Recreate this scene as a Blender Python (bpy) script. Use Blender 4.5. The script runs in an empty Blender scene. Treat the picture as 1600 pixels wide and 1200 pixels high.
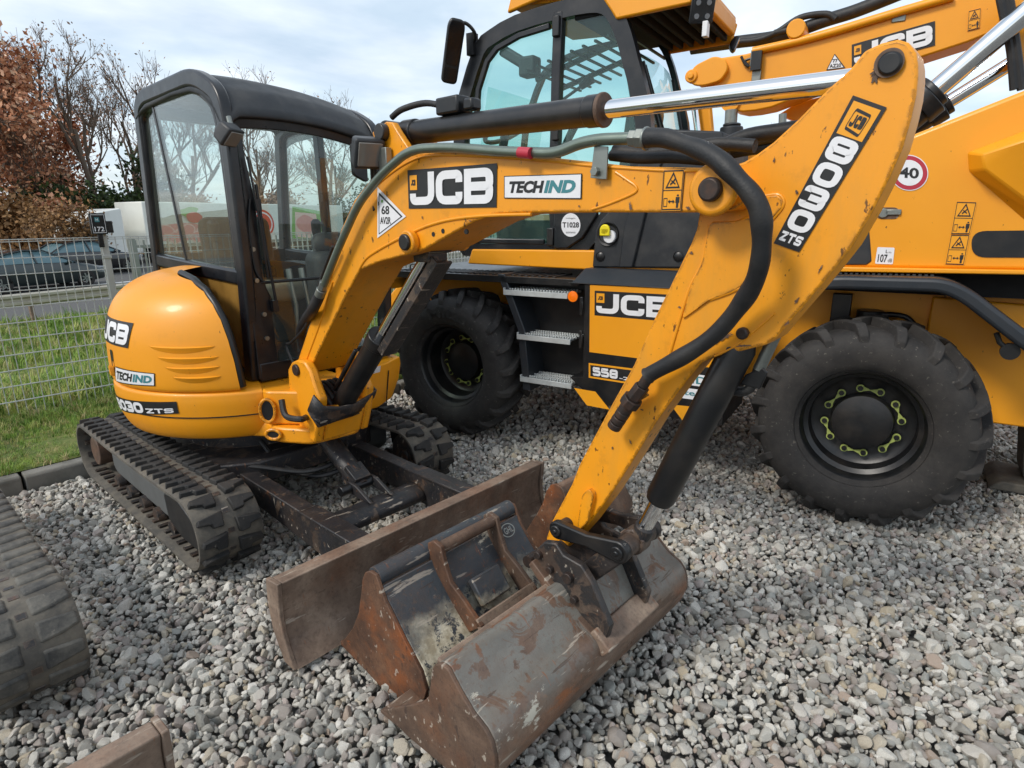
import bpy, bmesh, math, random
import numpy as np
from mathutils import Vector, Matrix
random.seed(7); rng = np.random.default_rng(7)
SC = bpy.context.scene
R = math.radians
# ---------------------------------------------------------------- camera
CF, CTH, CRO, CH = 950.0, .266, .009, 1.643
_c, _s = math.cos(CTH), math.sin(CTH); _cr, _sr = math.cos(CRO), math.sin(CRO)
_R0 = np.array([[1, 0, 0], [0, -_s, -_c], [0, _c, -_s]])
CR = np.array([[_cr, _sr, 0], [-_sr, _cr, 0], [0, 0, 1]]) @ _R0
CP = np.array([0, 0, CH])
cam = bpy.data.cameras.new('camera'); cam_o = bpy.data.objects.new('camera', cam); SC.collection.objects.link(cam_o)
cam.sensor_width = 36; cam.lens = CF / 1600 * 36; cam.clip_end = 2000; cam.clip_start = .05
m = Matrix.Identity(4)
for i in range(3):
    m[i][0] = CR[0][i]; m[i][1] = -CR[1][i]; m[i][2] = -CR[2][i]; m[i][3] = CP[i]
cam_o.matrix_world = m
SC.camera = cam_o
# ---------------------------------------------------------------- sky and sun
SUN_EL, SUN_AZ = R(44), R(236)          # azimuth of the sun, clockwise from +Y
W = bpy.data.worlds.new('World'); SC.world = W; W.use_nodes = True
nt = W.node_tree; nt.nodes.clear()
def N(t, ty, **k):
    n = t.nodes.new(ty)
    for a, b in k.items(): setattr(n, a, b)
    return n
sky = N(nt, 'ShaderNodeTexSky', sky_type='NISHITA', sun_disc=False, sun_elevation=SUN_EL, sun_rotation=SUN_AZ, dust_density=1.5)
bg = N(nt, 'ShaderNodeBackground'); out = N(nt, 'ShaderNodeOutputWorld')
tc = N(nt, 'ShaderNodeTexCoord'); sep = N(nt, 'ShaderNodeSeparateXYZ'); nt.links.new(tc.outputs['Generated'], sep.inputs[0])
# clouds: noise on a plane overhead (direction / height)
mx = N(nt, 'ShaderNodeMath', operation='MAXIMUM'); nt.links.new(sep.outputs[2], mx.inputs[0]); mx.inputs[1].default_value = .03
ad = N(nt, 'ShaderNodeMath', operation='ADD'); nt.links.new(mx.outputs[0], ad.inputs[0]); ad.inputs[1].default_value = .12
dv = N(nt, 'ShaderNodeVectorMath', operation='DIVIDE'); cb = N(nt, 'ShaderNodeCombineXYZ')
for i in range(3): nt.links.new(ad.outputs[0], cb.inputs[i])
nt.links.new(tc.outputs['Generated'], dv.inputs[0]); nt.links.new(cb.outputs[0], dv.inputs[1])
n1 = N(nt, 'ShaderNodeTexNoise'); n1.inputs['Scale'].default_value = .75; n1.inputs['Detail'].default_value = 7; n1.inputs['Roughness'].default_value = .55; n1.inputs['Distortion'].default_value = .5
nt.links.new(dv.outputs[0], n1.inputs['Vector'])
cr1 = N(nt, 'ShaderNodeValToRGB'); cr1.color_ramp.elements[0].position = .36; cr1.color_ramp.elements[1].position = .6
nt.links.new(n1.outputs[0], cr1.inputs[0])
n2 = N(nt, 'ShaderNodeTexNoise'); n2.inputs['Scale'].default_value = 1.3; n2.inputs['Detail'].default_value = 5
nt.links.new(dv.outputs[0], n2.inputs['Vector'])
cr2 = N(nt, 'ShaderNodeValToRGB')
cr2.color_ramp.elements[0].position = .38; cr2.color_ramp.elements[0].color = (4.6, 5.5, 6.3, 1)
cr2.color_ramp.elements[1].position = .66; cr2.color_ramp.elements[1].color = (7.3, 7.65, 8.0, 1)
nt.links.new(n2.outputs[0], cr2.inputs[0])
mixc = N(nt, 'ShaderNodeMix', data_type='RGBA'); mf = N(nt, 'ShaderNodeMath', operation='MULTIPLY_ADD'); mf.inputs[1].default_value = .42; mf.inputs[2].default_value = .45
nt.links.new(cr1.outputs[0], mf.inputs[0]); nt.links.new(mf.outputs[0], mixc.inputs[0])
nt.links.new(sky.outputs[0], mixc.inputs[6]); nt.links.new(cr2.outputs[0], mixc.inputs[7])
nt.links.new(mixc.outputs[2], bg.inputs[0]); bg.inputs[1].default_value = .125
nt.links.new(bg.outputs[0], out.inputs[0])
sun = bpy.data.lights.new('sun', 'SUN'); sun.energy = 1.7; sun.angle = R(12); sun.color = (1, .95, .87)
sun_o = bpy.data.objects.new('sun', sun); SC.collection.objects.link(sun_o)
sd = Vector((math.sin(SUN_AZ) * math.cos(SUN_EL), math.cos(SUN_AZ) * math.cos(SUN_EL), math.sin(SUN_EL)))
sun_o.rotation_euler = (-sd).to_track_quat('-Z', 'Y').to_euler(); sun_o.location = sd * 50
SC.view_settings.view_transform = 'Standard'; SC.view_settings.look = 'None'; SC.view_settings.exposure = .42; SC.view_settings.gamma = 1
SC.cycles.max_bounces = 8; SC.cycles.transparent_max_bounces = 16; SC.cycles.caustics_reflective = False; SC.cycles.caustics_refractive = False

# ---------------------------------------------------------------- measuring: a photo point on a known real plane
def ray(x, y): return CR.T @ np.array([(x - 800) / CF, (y - 600) / CF, 1])
def onz(x, y, z=0):
    r = ray(x, y); return CP + r * ((z - CH) / r[2])
class Frame:                                   # a machine's own frame: s forward, w to the left, z up
    def __init__(f, O, ph):
        f.O = np.array(O, float); f.ph = ph
        f.dl = np.array([math.cos(ph), math.sin(ph), 0]); f.dn = np.array([-math.sin(ph), math.cos(ph), 0])
    def on_w(f, x, y, w):
        r = ray(x, y); t = ((f.O + f.dn * w - CP) @ f.dn) / (r @ f.dn); X = CP + r * t - f.O; return (X @ f.dl, X[2])
    def on_s(f, x, y, s):
        r = ray(x, y); t = ((f.O + f.dl * s - CP) @ f.dl) / (r @ f.dl); X = CP + r * t - f.O; return (X @ f.dn, X[2])
    def on_z(f, x, y, z):
        X = onz(x, y, z) - f.O; return (X @ f.dl, X @ f.dn)
    def loc(f, p): return f.O + f.dl * p[0] + f.dn * p[1] + np.array([0, 0, p[2]])
    def out(f, pts, w): return [f.on_w(x, y, w) for x, y in pts]
    def cyl(f, x, y, r):                       # nearest hit on the vertical cylinder of radius r: (angle, z)
        d = ray(x, y); a = CP - f.O; A = np.array([d @ f.dl, d @ f.dn]); B = np.array([a @ f.dl, a @ f.dn])
        qa, qb, qc = A @ A, 2 * A @ B, B @ B - r * r; D = max(qb * qb - 4 * qa * qc, 0); t = (-qb - math.sqrt(D)) / (2 * qa)
        p = B + A * t; return (math.atan2(p[1], p[0]), CH + d[2] * t)
EXO = np.array([-1.64383222, 3.73833601, 0.]); EX = Frame(EXO, -.738)
TEO = np.array([1.83201953, 3.03459536, 0.]); TE = Frame(TEO, -.559)
WD = Frame((0, 0, 0), 0)

# ---------------------------------------------------------------- colour and material helpers
def lin(c):
    if isinstance(c, str):
        c = [int(c[i:i + 2], 16) / 255 for i in (0, 2, 4)]
        c = [x / 12.92 if x <= .04045 else ((x + .055) / 1.055) ** 2.4 for x in c]
    return (c[0], c[1], c[2], 1)
class MatB:
    def __init__(b, name, rough=.5, metal=0., coat=0., space='Object', spec=.5):
        b.m = bpy.data.materials.new(name); b.m.use_nodes = True; b.t = b.m.node_tree
        b.p = b.t.nodes['Principled BSDF']; b.p.inputs['Roughness'].default_value = rough; b.p.inputs['Metallic'].default_value = metal
        b.p.inputs['Coat Weight'].default_value = coat; b.p.inputs['Coat Roughness'].default_value = .1
        b.p.inputs['Specular IOR Level'].default_value = spec
        b.co = N(b.t, 'ShaderNodeTexCoord').outputs[space]; b.col = None
    def L(b, a, c): b.t.links.new(a, c)
    def noise(b, scale, detail=4, rough=.55, stretch=None, off=0, dist=0):
        n = N(b.t, 'ShaderNodeTexNoise'); n.inputs['Scale'].default_value = scale; n.inputs['Detail'].default_value = detail; n.inputs['Roughness'].default_value = rough; n.inputs['Distortion'].default_value = dist
        v = b.co
        mp = N(b.t, 'ShaderNodeMapping'); mp.inputs['Location'].default_value = (off, off * 1.7, off * .6)
        if stretch: mp.inputs['Scale'].default_value = stretch
        b.L(v, mp.inputs[0]); b.L(mp.outputs[0], n.inputs['Vector']); return n.outputs[0]
    def ramp(b, fac, stops):
        r = N(b.t, 'ShaderNodeValToRGB'); e = r.color_ramp.elements
        while len(e) < len(stops): e.new(.5)
        for x, (p, c) in zip(e, stops):
            x.position = p; x.color = lin(c) if not isinstance(c, (int, float)) else (c, c, c, 1)
        b.L(fac, r.inputs[0]); return r.outputs[0]
    def base(b, c):
        b.p.inputs['Base Color'].default_value = lin(c); b.basec = lin(c); return b
    def base_ramp(b, fac, stops): b.col = b.ramp(fac, stops); b.L(b.col, b.p.inputs['Base Color']); return b
    def over(b, mask, c, amount=1.):
        x = N(b.t, 'ShaderNodeMix', data_type='RGBA'); f = mask
        if amount != 1.:
            q = N(b.t, 'ShaderNodeMath', operation='MULTIPLY'); q.inputs[1].default_value = amount; b.L(mask, q.inputs[0]); f = q.outputs[0]
        b.L(f, x.inputs[0])
        if b.col is None: x.inputs[6].default_value = b.basec
        else: b.L(b.col, x.inputs[6])
        if hasattr(c, 'node'): b.L(c, x.inputs[7])
        else: x.inputs[7].default_value = lin(c)
        b.col = x.outputs[2]; b.L(b.col, b.p.inputs['Base Color']); return b
    def edge(b, radius, lo=.03, hi=.12, ns=60, thr=.5):
        bv = N(b.t, 'ShaderNodeBevel', samples=4); bv.inputs[0].default_value = radius; g = N(b.t, 'ShaderNodeNewGeometry'); d = N(b.t, 'ShaderNodeVectorMath', operation='DOT_PRODUCT')
        b.L(bv.outputs[0], d.inputs[0]); b.L(g.outputs['Normal'], d.inputs[1]); m_ = N(b.t, 'ShaderNodeMapRange'); m_.inputs[1].default_value = 1 - lo; m_.inputs[2].default_value = 1 - hi; b.L(d.outputs['Value'], m_.inputs[0])
        return b.mul(m_.outputs[0], b.ramp(b.noise(ns, 5, .65, off=77), [(thr - .03, 0.), (thr + .03, 1.)]))
    def mul(b, a, c):
        q = N(b.t, 'ShaderNodeMath', operation='MULTIPLY'); b.L(a, q.inputs[0]); b.L(c, q.inputs[1]); return q.outputs[0]
    def rough(b, fac, lo, hi):
        q = N(b.t, 'ShaderNodeMapRange'); q.inputs[3].default_value = lo; q.inputs[4].default_value = hi; b.L(fac, q.inputs[0]); b.L(q.outputs[0], b.p.inputs['Roughness']); return b
    def bump(b, h, strength=.2, dist=.01):
        q = N(b.t, 'ShaderNodeBump'); q.inputs['Strength'].default_value = strength; q.inputs['Distance'].default_value = dist; b.L(h, q.inputs['Height']); b.L(q.outputs[0], b.p.inputs['Normal']); return b
def flat(name, c, rough=.5, metal=0., grime=.12, scale=9, bump=.0, dirt='5a5248', **k):
    b = MatB(name, rough, metal, **k).base(c)
    if grime: b.over(b.ramp(b.noise(scale, 5, .6), [(.45, 0.), (.75, 1.)]), dirt, grime)
    b.rough(b.noise(scale * 2.3, 4), max(.02, rough - .1), min(1, rough + .14))
    if bump: b.bump(b.noise(scale * 14, 3), bump, .004)
    return b.m
def yellow(name, wear=1., tint='ee9b14', rough=.4):
    b = MatB(name, rough, 0, .1).base(tint)
    b.over(b.ramp(b.noise(2.2, 4), [(.35, 0.), (.7, 1.)]), 'df9012', .5)
    b.over(b.ramp(b.noise(5, 7, .7, stretch=(1, 1, .25), off=14), [(.5, 0.), (.75, 1.)]), 'b98a3a', .28 * (wear + .25))
    if wear > .9: b.over(b.edge(.011, .01, .06, ns=42, thr=.49), '45290f', .95); b.over(b.edge(.03, .02, .2, ns=14, thr=.55), '9a6420', .45)
    b.over(b.ramp(b.noise(14, 6, .65, off=3), [(.58, 0.), (.72, 1.)]), '9a6a20', .16 * wear)
    b.over(b.ramp(b.noise(38, 5, .6, stretch=(1, 1, .45), off=5), [(.70 - .03 * wear, 0.), (.72 - .03 * wear, 1.)]), '3d2313', .85)
    b.over(b.ramp(b.noise(120, 3, .6, off=9), [(.72, 0.), (.76, 1.)]), '6b4414', .5 * wear)
    b.rough(b.noise(8, 5), rough - .1, rough + .2)
    b.bump(b.noise(170, 3, .6), .10, .002); return b.m
def rusty(name, c1='6a5648', c2='4a382d', c3='8a7463', rust='8a4a22', paint=None, pthr=.5, rough=.7, streak=(1, 1, 1), white=0., pcol='4b5157', wcol='c9c4b4', rusts=.5, zband=None, zrust=None):
    b = MatB(name, rough, 0)
    b.base_ramp(b.noise(7, 8, .68, stretch=streak), [(.28, c2), (.5, c1), (.74, c3)])
    b.over(b.ramp(b.noise(4.5, 6, .6, stretch=streak, off=2), [(.50, 0.), (.68, 1.)]), rust, rusts)
    b.over(b.ramp(b.noise(60, 3, .7, off=6), [(.5, 0.), (.75, 1.)]), '2c2320', .45)
    if paint:
        zz = N(b.t, 'ShaderNodeSeparateXYZ'); b.L(b.co, zz.inputs[0]); nz = N(b.t, 'ShaderNodeMath', operation='MULTIPLY_ADD'); b.L(b.noise(5, 6, .6, off=40), nz.inputs[0]); nz.inputs[1].default_value = .22; b.L(zz.outputs[2], nz.inputs[2])
        mk = b.ramp(b.noise(7.5, 10, .66, off=4, dist=.6), [(pthr - .015, 0.), (pthr + .015, 1.)])
        if zrust: mk = b.mul(mk, b.ramp(nz.outputs[0], [(zrust, 0.), (zrust + .09, 1.)]))
        pc = b.ramp(b.noise(9, 6, .6, off=8, stretch=(1, .4, 1)), [(.3, pcol), (.7, paint)])
        b.over(mk, pc, .96)
        b.over(b.ramp(b.noise(16, 7, .7, stretch=(1, .12, .8), off=12), [(.62, 0.), (.67, 1.)]), rust, .75)
    b.over(b.ramp(b.noise(5, 6, .6, stretch=(7, .5, 2.5), off=90), [(.63, 0.), (.65, 1.)]), c2, .75)
    b.over(b.ramp(b.noise(6, 5, .6, stretch=(1.2, 9, 2), off=95), [(.65, 0.), (.665, 1.)]), rust, .6)
    b.over(b.edge(.007, ns=30, thr=.42), c3, .8)
    b.over(b.ramp(b.noise(48, 6, .7, off=110), [(.56, 0.), (.63, 1.)]), c1, .55)
    b.over(b.ramp(b.noise(3.5, 7, .7, off=120), [(.48, 0.), (.7, 1.)]), c1, .4)
    if white:
        b.over(b.ramp(b.noise(5, 9, .72, off=21, stretch=(1.2, .5, 1)), [(.66 - .1 * white, 0.), (.69 - .1 * white, 1.)]), wcol, .85)
    if zband:
        w0, w1, w2, w3 = zband; wm_ = b.ramp(nz.outputs[0], [(w0, 0.), (w1, 1.), (w2, 1.), (w3, 0.)])
        b.over(b.mul(wm_, b.ramp(b.noise(19, 9, .74, off=50), [(.43, 0.), (.47, 1.)])), b.ramp(b.noise(30, 5, off=60), [(.4, 'd8cfb6'), (.6, 'a89c82')]), .9)
    b.over(b.ramp(b.noise(42, 4, .6, stretch=(1, .1, .6), off=31), [(.645, 0.), (.68, 1.)]), 'b3a899', .65)
    b.rough(b.noise(11, 5), rough - .22, rough + .15); b.bump(b.noise(55, 7, .7), .35, .006); return b.m
M = {}
M['yel'] = yellow('yellow_paint', .6)
M['yel_worn'] = yellow('worn_yellow_paint', 1.5)
M['yel_new'] = yellow('clean_yellow_paint', .0, 'ee9d12')
M['blk'] = flat('black_paint', '131416', .36, 0, .14, 7, .03, dirt='6b6055')
M['vblk'] = flat('matt_black', '0d0d0e', .9, 0, 0)
M['blk_worn'] = rusty('worn_black_paint', '4a3f37', '2a2522', '6a5a4b', '6e4526', '23252a', .42, .5, pcol='17181a', rusts=.4)
M['pla'] = flat('dark_plastic', '202327', .5, 0, .22, 6, .08, dirt='6a6660')
M['cabf'] = flat('cab_frame_paint', '17191d', .3, 0, .12, 8, .03, dirt='77716a')
M['navy'] = flat('dark_blue_grey_panel', '22272d', .42, 0, .15, 4, .03)
def rubber():
    b = MatB('rubber', .78, 0).base('2c2a28')
    b.over(b.ramp(b.noise(5, 6, .65), [(.42, 0.), (.66, 1.)]), '5e574d', .55)
    b.over(b.ramp(b.noise(30, 5, .7, off=3), [(.52, 0.), (.7, 1.)]), '16161a', .5)
    b.over(b.ramp(b.noise(2.1, 3, off=7), [(.5, 0.), (.7, 1.)]), '6f675a', .2)
    b.bump(b.noise(70, 5, .6), .25, .004); return b.m
M['rub'] = rubber()
def rubber2(name, a, d, amt):
    b = MatB(name, .8, 0).base(a)
    b.over(b.ramp(b.noise(9, 7, .7), [(.38, 0.), (.62, 1.)]), d, amt)
    b.over(b.ramp(b.noise(40, 4, .7, off=3), [(.62, 0.), (.72, 1.)]), 'a8a093', .25)
    b.bump(b.noise(90, 5, .6), .3, .004); return b.m
M['belt'] = rubber2('track_belt_rubber', '4a4742', '6f685c', .8)
M['lug'] = rubber2('track_lug_rubber', '1d1e1f', '45413c', .45)
M['frm'] = flat('track_frame_paint', '5c5e5e', .5, 0, .4, 6, .06, dirt='45423c')
M['galv'] = flat('step_grating', 'c6cac9', .4, .35, .25, 20, .05, dirt='7d817c')
M['belt_old'] = rubber2('weathered_belt_rubber', '4b4843', '716a5e', .8)
M['lug_old'] = rubber2('weathered_lug_rubber', '383837', '757168', .65)
M['tyre'] = rubber2('tyre_rubber', '232120', '403c38', .45)
M['hose'] = flat('hose_sleeve', '1b1c1e', .55, 0, .2, 12, .25)
M['dkm'] = flat('mirror_painted_dark', '1c1d1f', .05, .3, 0)  # dark reflection put into the mirror's own colour
M['chr'] = MatB('chrome', .07, 1.).base((.78, .79, .8)).m
M['stl'] = flat('galvanised_steel', '8d918c', .38, .8, .3, 14, .05, dirt='5d6258')
M['zinc'] = flat('zinc_pipe', '7d877c', .3, .75, .25, 18, .03, dirt='4d5347')
M['pin'] = flat('pin_steel', '3c3532', .45, .5, .5, 40, .15, dirt='6a4a38')
M['rust'] = rusty('rusty_blade_steel', '7d6a5b', '5c4b3f', '9c8977', '85563a', rusts=.35)
M['rust_d'] = rusty('dark_rust_steel', '594639', '3e3029', '745e4e', '7a4a2a', rusts=.4)
M['rust_o'] = rusty('orange_rust_steel', '5a3f2e', '3c2a20', '7d5b43', '8f4e20', rusts=.75)
M['bkt'] = rusty('worn_bucket_paint', '6a5547', '4a392e', '84705f', '8a4f26', '7f7e77', .44, .38, streak=(1, .5, 1), white=.6, pcol='5f5d57', zrust=.32)
M['bkt_d'] = rusty('dark_worn_bucket_paint', '5d4b3f', '40322a', '77655a', '7e4a2a', '454d53', .34, .45, streak=(1, .5, 1), white=.8, pcol='31383e', zband=(.12, .2, .3, .38))
M['rus_t'] = rusty('link_steel', '453a33', '2c2521', '6a5b4f', '5d3a24', '2b2b2c', .5, .5, pcol='1d1e20', rusts=.35)
M['wht'] = flat('white_sticker', 'e4e4e6', .4, 0, .08, 20)
M['blkst'] = flat('black_sticker', '1d1e20', .4, 0, .1, 20)
M['orst'] = flat('yellow_sticker', 'eda01c', .4, 0, .06, 20)
M['teal'] = flat('teal_sticker', '3f7f86', .4, 0, .06, 20)
M['red'] = flat('red_sticker', 'b02a3c', .4, 0, .06, 20)
M['grn'] = flat('green_sticker', '5b9a3a', .4, 0, .06, 20)
M['amber'] = flat('amber_lens', 'ff7a10', .25, 0, 0)
M['yelcap'] = flat('bright_yellow_plastic', 'e9d51c', .35, 0, 0)
M['lime'] = flat('lime_plastic', '9aa658', .5, 0, .2)
M['lens'] = flat('lamp_lens', '77736d', .1, 0, .1)
M['led'] = flat('led_lens', '9a9ea4', .08, .5, 0)
M['seat'] = flat('seat_fabric', '262829', .9, 0, .1, 30, .2)
M['seat_l'] = flat('beige_seat_cover', '9b927e', .85, 0, .2, 20, .2)
M['int'] = flat('interior_plastic', '2c2f31', .6, 0, .2, 10)
def glass(name, tint, gloss=1., film=0., filmc='a9b0a6', ior=1.45):
    m = bpy.data.materials.new(name); m.use_nodes = True; t = m.node_tree; t.nodes.clear()
    tr = N(t, 'ShaderNodeBsdfTransparent'); tr.inputs[0].default_value = lin(tint)
    gl = N(t, 'ShaderNodeBsdfGlossy'); gl.inputs['Roughness'].default_value = .01; gl.inputs[0].default_value = (gloss, gloss, gloss, 1)
    fr = N(t, 'ShaderNodeFresnel'); ge = N(t, 'ShaderNodeNewGeometry'); ir = N(t, 'ShaderNodeMapRange'); ir.inputs[3].default_value = ior; ir.inputs[4].default_value = 1 / ior; t.links.new(ge.outputs['Backfacing'], ir.inputs[0]); t.links.new(ir.outputs[0], fr.inputs[0]); mi = N(t, 'ShaderNodeMixShader'); o = N(t, 'ShaderNodeOutputMaterial')
    t.links.new(fr.outputs[0], mi.inputs[0]); t.links.new(tr.outputs[0], mi.inputs[1]); t.links.new(gl.outputs[0], mi.inputs[2])
    last = mi
    if film:
        df = N(t, 'ShaderNodeBsdfDiffuse'); df.inputs[0].default_value = lin(filmc); m2 = N(t, 'ShaderNodeMixShader')
        c = N(t, 'ShaderNodeTexCoord'); n = N(t, 'ShaderNodeTexNoise'); n.inputs['Scale'].default_value = 5; n.inputs['Detail'].default_value = 5; t.links.new(c.outputs['Object'], n.inputs['Vector'])
        q = N(t, 'ShaderNodeMath', operation='MULTIPLY'); q.inputs[1].default_value = film * 2; t.links.new(n.outputs[0], q.inputs[0])
        t.links.new(q.outputs[0], m2.inputs[0]); t.links.new(mi.outputs[0], m2.inputs[1]); t.links.new(df.outputs[0], m2.inputs[2]); last = m2
    t.links.new(last.outputs[0], o.inputs[0]); return m
M['gls'] = glass('cab_glass', (.90, .96, .94), 1., .035, ior=1.6)
M['gls_t'] = glass('green_tinted_glass', (.70, .90, .87), 1., .03)
M['gls_refl'] = glass('painted_reflection_glass', (.45, .33, .18), 1., .62, 'a37c3e')  # tan film paints in the reflection of the yellow hood
M['carg'] = flat('car_window_glass', '5f7a80', .08, .0, 0)

# ---------------------------------------------------------------- mesh building
def link(o): SC.collection.objects.link(o); return o
def empty(name, loc, rz=0, label=None, cat=None, group=None, kind=None):
    o = link(bpy.data.objects.new(name, None)); o.location = loc; o.rotation_euler = (0, 0, rz); o.empty_display_size = .2
    return tag(o, label, cat, group, kind)
def tag(o, label=None, cat=None, group=None, kind=None):
    for k, v in (('label', label), ('category', cat), ('group', group), ('kind', kind)):
        if v: o[k] = v
    return o
def fillet(pts, r, n=5, closed=True):
    out = []; L = len(pts)
    for i, p in enumerate(pts):
        if not closed and i in (0, L - 1): out.append(tuple(p)); continue
        rr = r[i] if isinstance(r, (list, tuple)) else r
        P = np.array(p, float); a = np.array(pts[i - 1], float) - P; b = np.array(pts[(i + 1) % L], float) - P
        la, lb = np.linalg.norm(a), np.linalg.norm(b)
        if rr <= 0 or la < 1e-6 or lb < 1e-6: out.append(tuple(p)); continue
        d = min(rr, la * .48, lb * .48); A = P + a / la * d; B = P + b / lb * d
        for k in range(n + 1):
            t = k / n; out.append(tuple((1 - t) ** 2 * A + 2 * t * (1 - t) * P + t * t * B))
    return out
def spline(pts, n=6, closed=False):
    P = [np.array(p, float) for p in pts]; out = []; L = len(P)
    for i in range(L if closed else L - 1):
        g = lambda j: P[j % L] if closed else P[min(max(j, 0), L - 1)]
        p0, p1, p2, p3 = g(i - 1), g(i), g(i + 1), g(i + 2)
        for k in range(n):
            t = k / n
            out.append(.5 * ((2 * p1) + (-p0 + p2) * t + (2 * p0 - 5 * p1 + 4 * p2 - p3) * t * t + (-p0 + 3 * p1 - 3 * p2 + p3) * t ** 3))
    if not closed: out.append(P[-1])
    return [tuple(x) for x in out]
def basis(d):
    d = np.array(d, float); d = d / np.linalg.norm(d); u = np.array([0, 0, 1.]) if abs(d[2]) < .9 else np.array([1., 0, 0])
    a = np.cross(u, d); a /= np.linalg.norm(a); return a, np.cross(d, a), d
SPLIT = set('knee_boss stiffener axle door_hinge pin_boss pillar_bolt panel_bolt casting_hole cylinder_lug clevis_plate led travel_lever wheel_nut hydraulic_hose travel_hose post_hose rear_hose cylinder_hose arm_hose boom_hose boom_pipe turret_hose pipe_clamp headlight wing_mirror rail_post sign_leg valve_block louvre drilled_hole'.split())   # parts whose separate pieces become parts of their own
class MB:
    def __init__(b): b.v = []; b.f = []; b.mi = []; b.mat = 0
    def add(b, vs, fs):
        o = len(b.v); b.v += [tuple(map(float, x)) for x in vs]
        for f in fs: b.f.append(tuple(o + i for i in f)); b.mi.append(b.mat)
        return b
    def box(b, c, size, rot=None):
        x, y, z = [q / 2 for q in size]; vs = np.array([(i, j, k) for i in (-x, x) for j in (-y, y) for k in (-z, z)])
        if rot is not None: vs = vs @ np.array(rot).T
        return b.add(vs + np.array(c), [(0, 1, 3, 2), (4, 6, 7, 5), (0, 4, 5, 1), (2, 3, 7, 6), (0, 2, 6, 4), (1, 5, 7, 3)])
    def beam(b, p, q, wd, ht, up=(0, 0, 1)):         # rectangular bar from p to q
        p, q = np.array(p, float), np.array(q, float); d = q - p; L = np.linalg.norm(d); d /= L
        y = np.cross(np.array(up, float), d); y /= np.linalg.norm(y); z = np.cross(d, y)
        return b.box((p + q) / 2, (L, wd, ht), np.array([d, y, z]).T)
    def prism(b, pts, w0, w1, ax='w'):               # outline in (s,z) extruded along w (or in (s,w) along z, or in (w,z) along s)
        n = len(pts); A = sum(pts[i][0] * pts[(i + 1) % n][1] - pts[(i + 1) % n][0] * pts[i][1] for i in range(n))
        f3 = {'w': lambda p, w: (p[0], w, p[1]), 'z': lambda p, w: (p[0], p[1], w), 's': lambda p, w: (w, p[0], p[1])}[ax]
        vs = [f3(p, w0) for p in pts] + [f3(p, w1) for p in pts]
        fs = [tuple(range(n)), tuple(range(2 * n - 1, n - 1, -1))] + [(i, n + i, n + (i + 1) % n, (i + 1) % n) for i in range(n)]
        flip = (A > 0) != (ax == 'w')
        if w1 < w0: flip = not flip
        if flip: fs = [f[::-1] for f in fs]
        return b.add(vs, fs)
    def tube(b, pts, r, n=12, cap=True):
        P = [np.array(p, float) for p in pts]; L = len(P); rs = r if isinstance(r, (list, tuple)) else [r] * L
        vs, fs = [], []; u = None
        for i in range(L):
            d = P[min(i + 1, L - 1)] - P[max(i - 1, 0)]
            if np.linalg.norm(d) < 1e-9: d = np.array([0, 0, 1.])
            d = d / np.linalg.norm(d)
            if u is None: u = basis(d)[0]
            u = u - d * (u @ d); u /= np.linalg.norm(u); v = np.cross(d, u)
            for k in range(n):
                a = 2 * math.pi * k / n; vs.append(P[i] + rs[i] * (math.cos(a) * u + math.sin(a) * v))
        for i in range(L - 1):
            for k in range(n):
                k2 = (k + 1) % n; fs.append((i * n + k, i * n + k2, (i + 1) * n + k2, (i + 1) * n + k))
        if cap: fs += [tuple(range(n - 1, -1, -1)), tuple(range((L - 1) * n, L * n))]
        return b.add(vs, fs)
    def cyl(b, p, q, r, n=24, r2=None): return b.tube([p, q], [r, r if r2 is None else r2], n)
    def lathe(b, prof, c, axis, n=48, a0=0, a1=2 * math.pi, ref=None):  # prof: (radius, along axis)
        u, v, d = basis(axis)
        if ref is not None: u = np.array(ref, float); v = np.cross(d, u)
        full = abs(a1 - a0 - 2 * math.pi) < 1e-6; m_ = n if full else n + 1; L = len(prof); c = np.array(c, float); vs, fs = [], []
        for k in range(m_):
            a = a0 + (a1 - a0) * k / n
            for r, h in prof: vs.append(c + d * h + r * (math.cos(a) * u + math.sin(a) * v))
        for k in range(n):
            k2 = (k + 1) % m_
            for i in range(L - 1): fs.append((k * L + i, k2 * L + i, k2 * L + i + 1, k * L + i + 1))
        return b.add(vs, fs)
    def grid(b, fn, nu, nv):
        vs = [fn(i / nu, j / nv) for i in range(nu + 1) for j in range(nv + 1)]
        return b.add(vs, [(i * (nv + 1) + j, (i + 1) * (nv + 1) + j, (i + 1) * (nv + 1) + j + 1, i * (nv + 1) + j + 1) for i in range(nu) for j in range(nv)])
    def strip(b, path, hw, w0, w1, closed=False):    # rectangular section swept along a path in (s,z), hw half width in that plane
        P = [np.array(p, float) for p in path]; n = len(P); vs = []
        for i in range(n):
            a = P[i - 1] if (closed or i > 0) else None; c = P[(i + 1) % n] if (closed or i < n - 1) else None
            t1 = (P[i] - a) if a is not None else None; t2 = (c - P[i]) if c is not None else None
            t1 = t1 / np.linalg.norm(t1) if t1 is not None else t2 / np.linalg.norm(t2); t2 = t2 / np.linalg.norm(t2) if t2 is not None else t1
            nn = np.array([-(t1 + t2)[1], (t1 + t2)[0]]); nn /= np.linalg.norm(nn); k = hw / max(.4, nn @ np.array([-t1[1], t1[0]]))
            for sg, w in ((1, w0), (1, w1), (-1, w1), (-1, w0)):
                q = P[i] + nn * k * sg; vs.append((q[0], w, q[1]))
        fs = []
        for i in range(n if closed else n - 1):
            j = (i + 1) % n
            for k in range(4): fs.append((i * 4 + k, i * 4 + (k + 1) % 4, j * 4 + (k + 1) % 4, j * 4 + k))
        if not closed: fs += [(3, 2, 1, 0), tuple((n - 1) * 4 + k for k in range(4))]
        return b.add(vs, fs)
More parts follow.
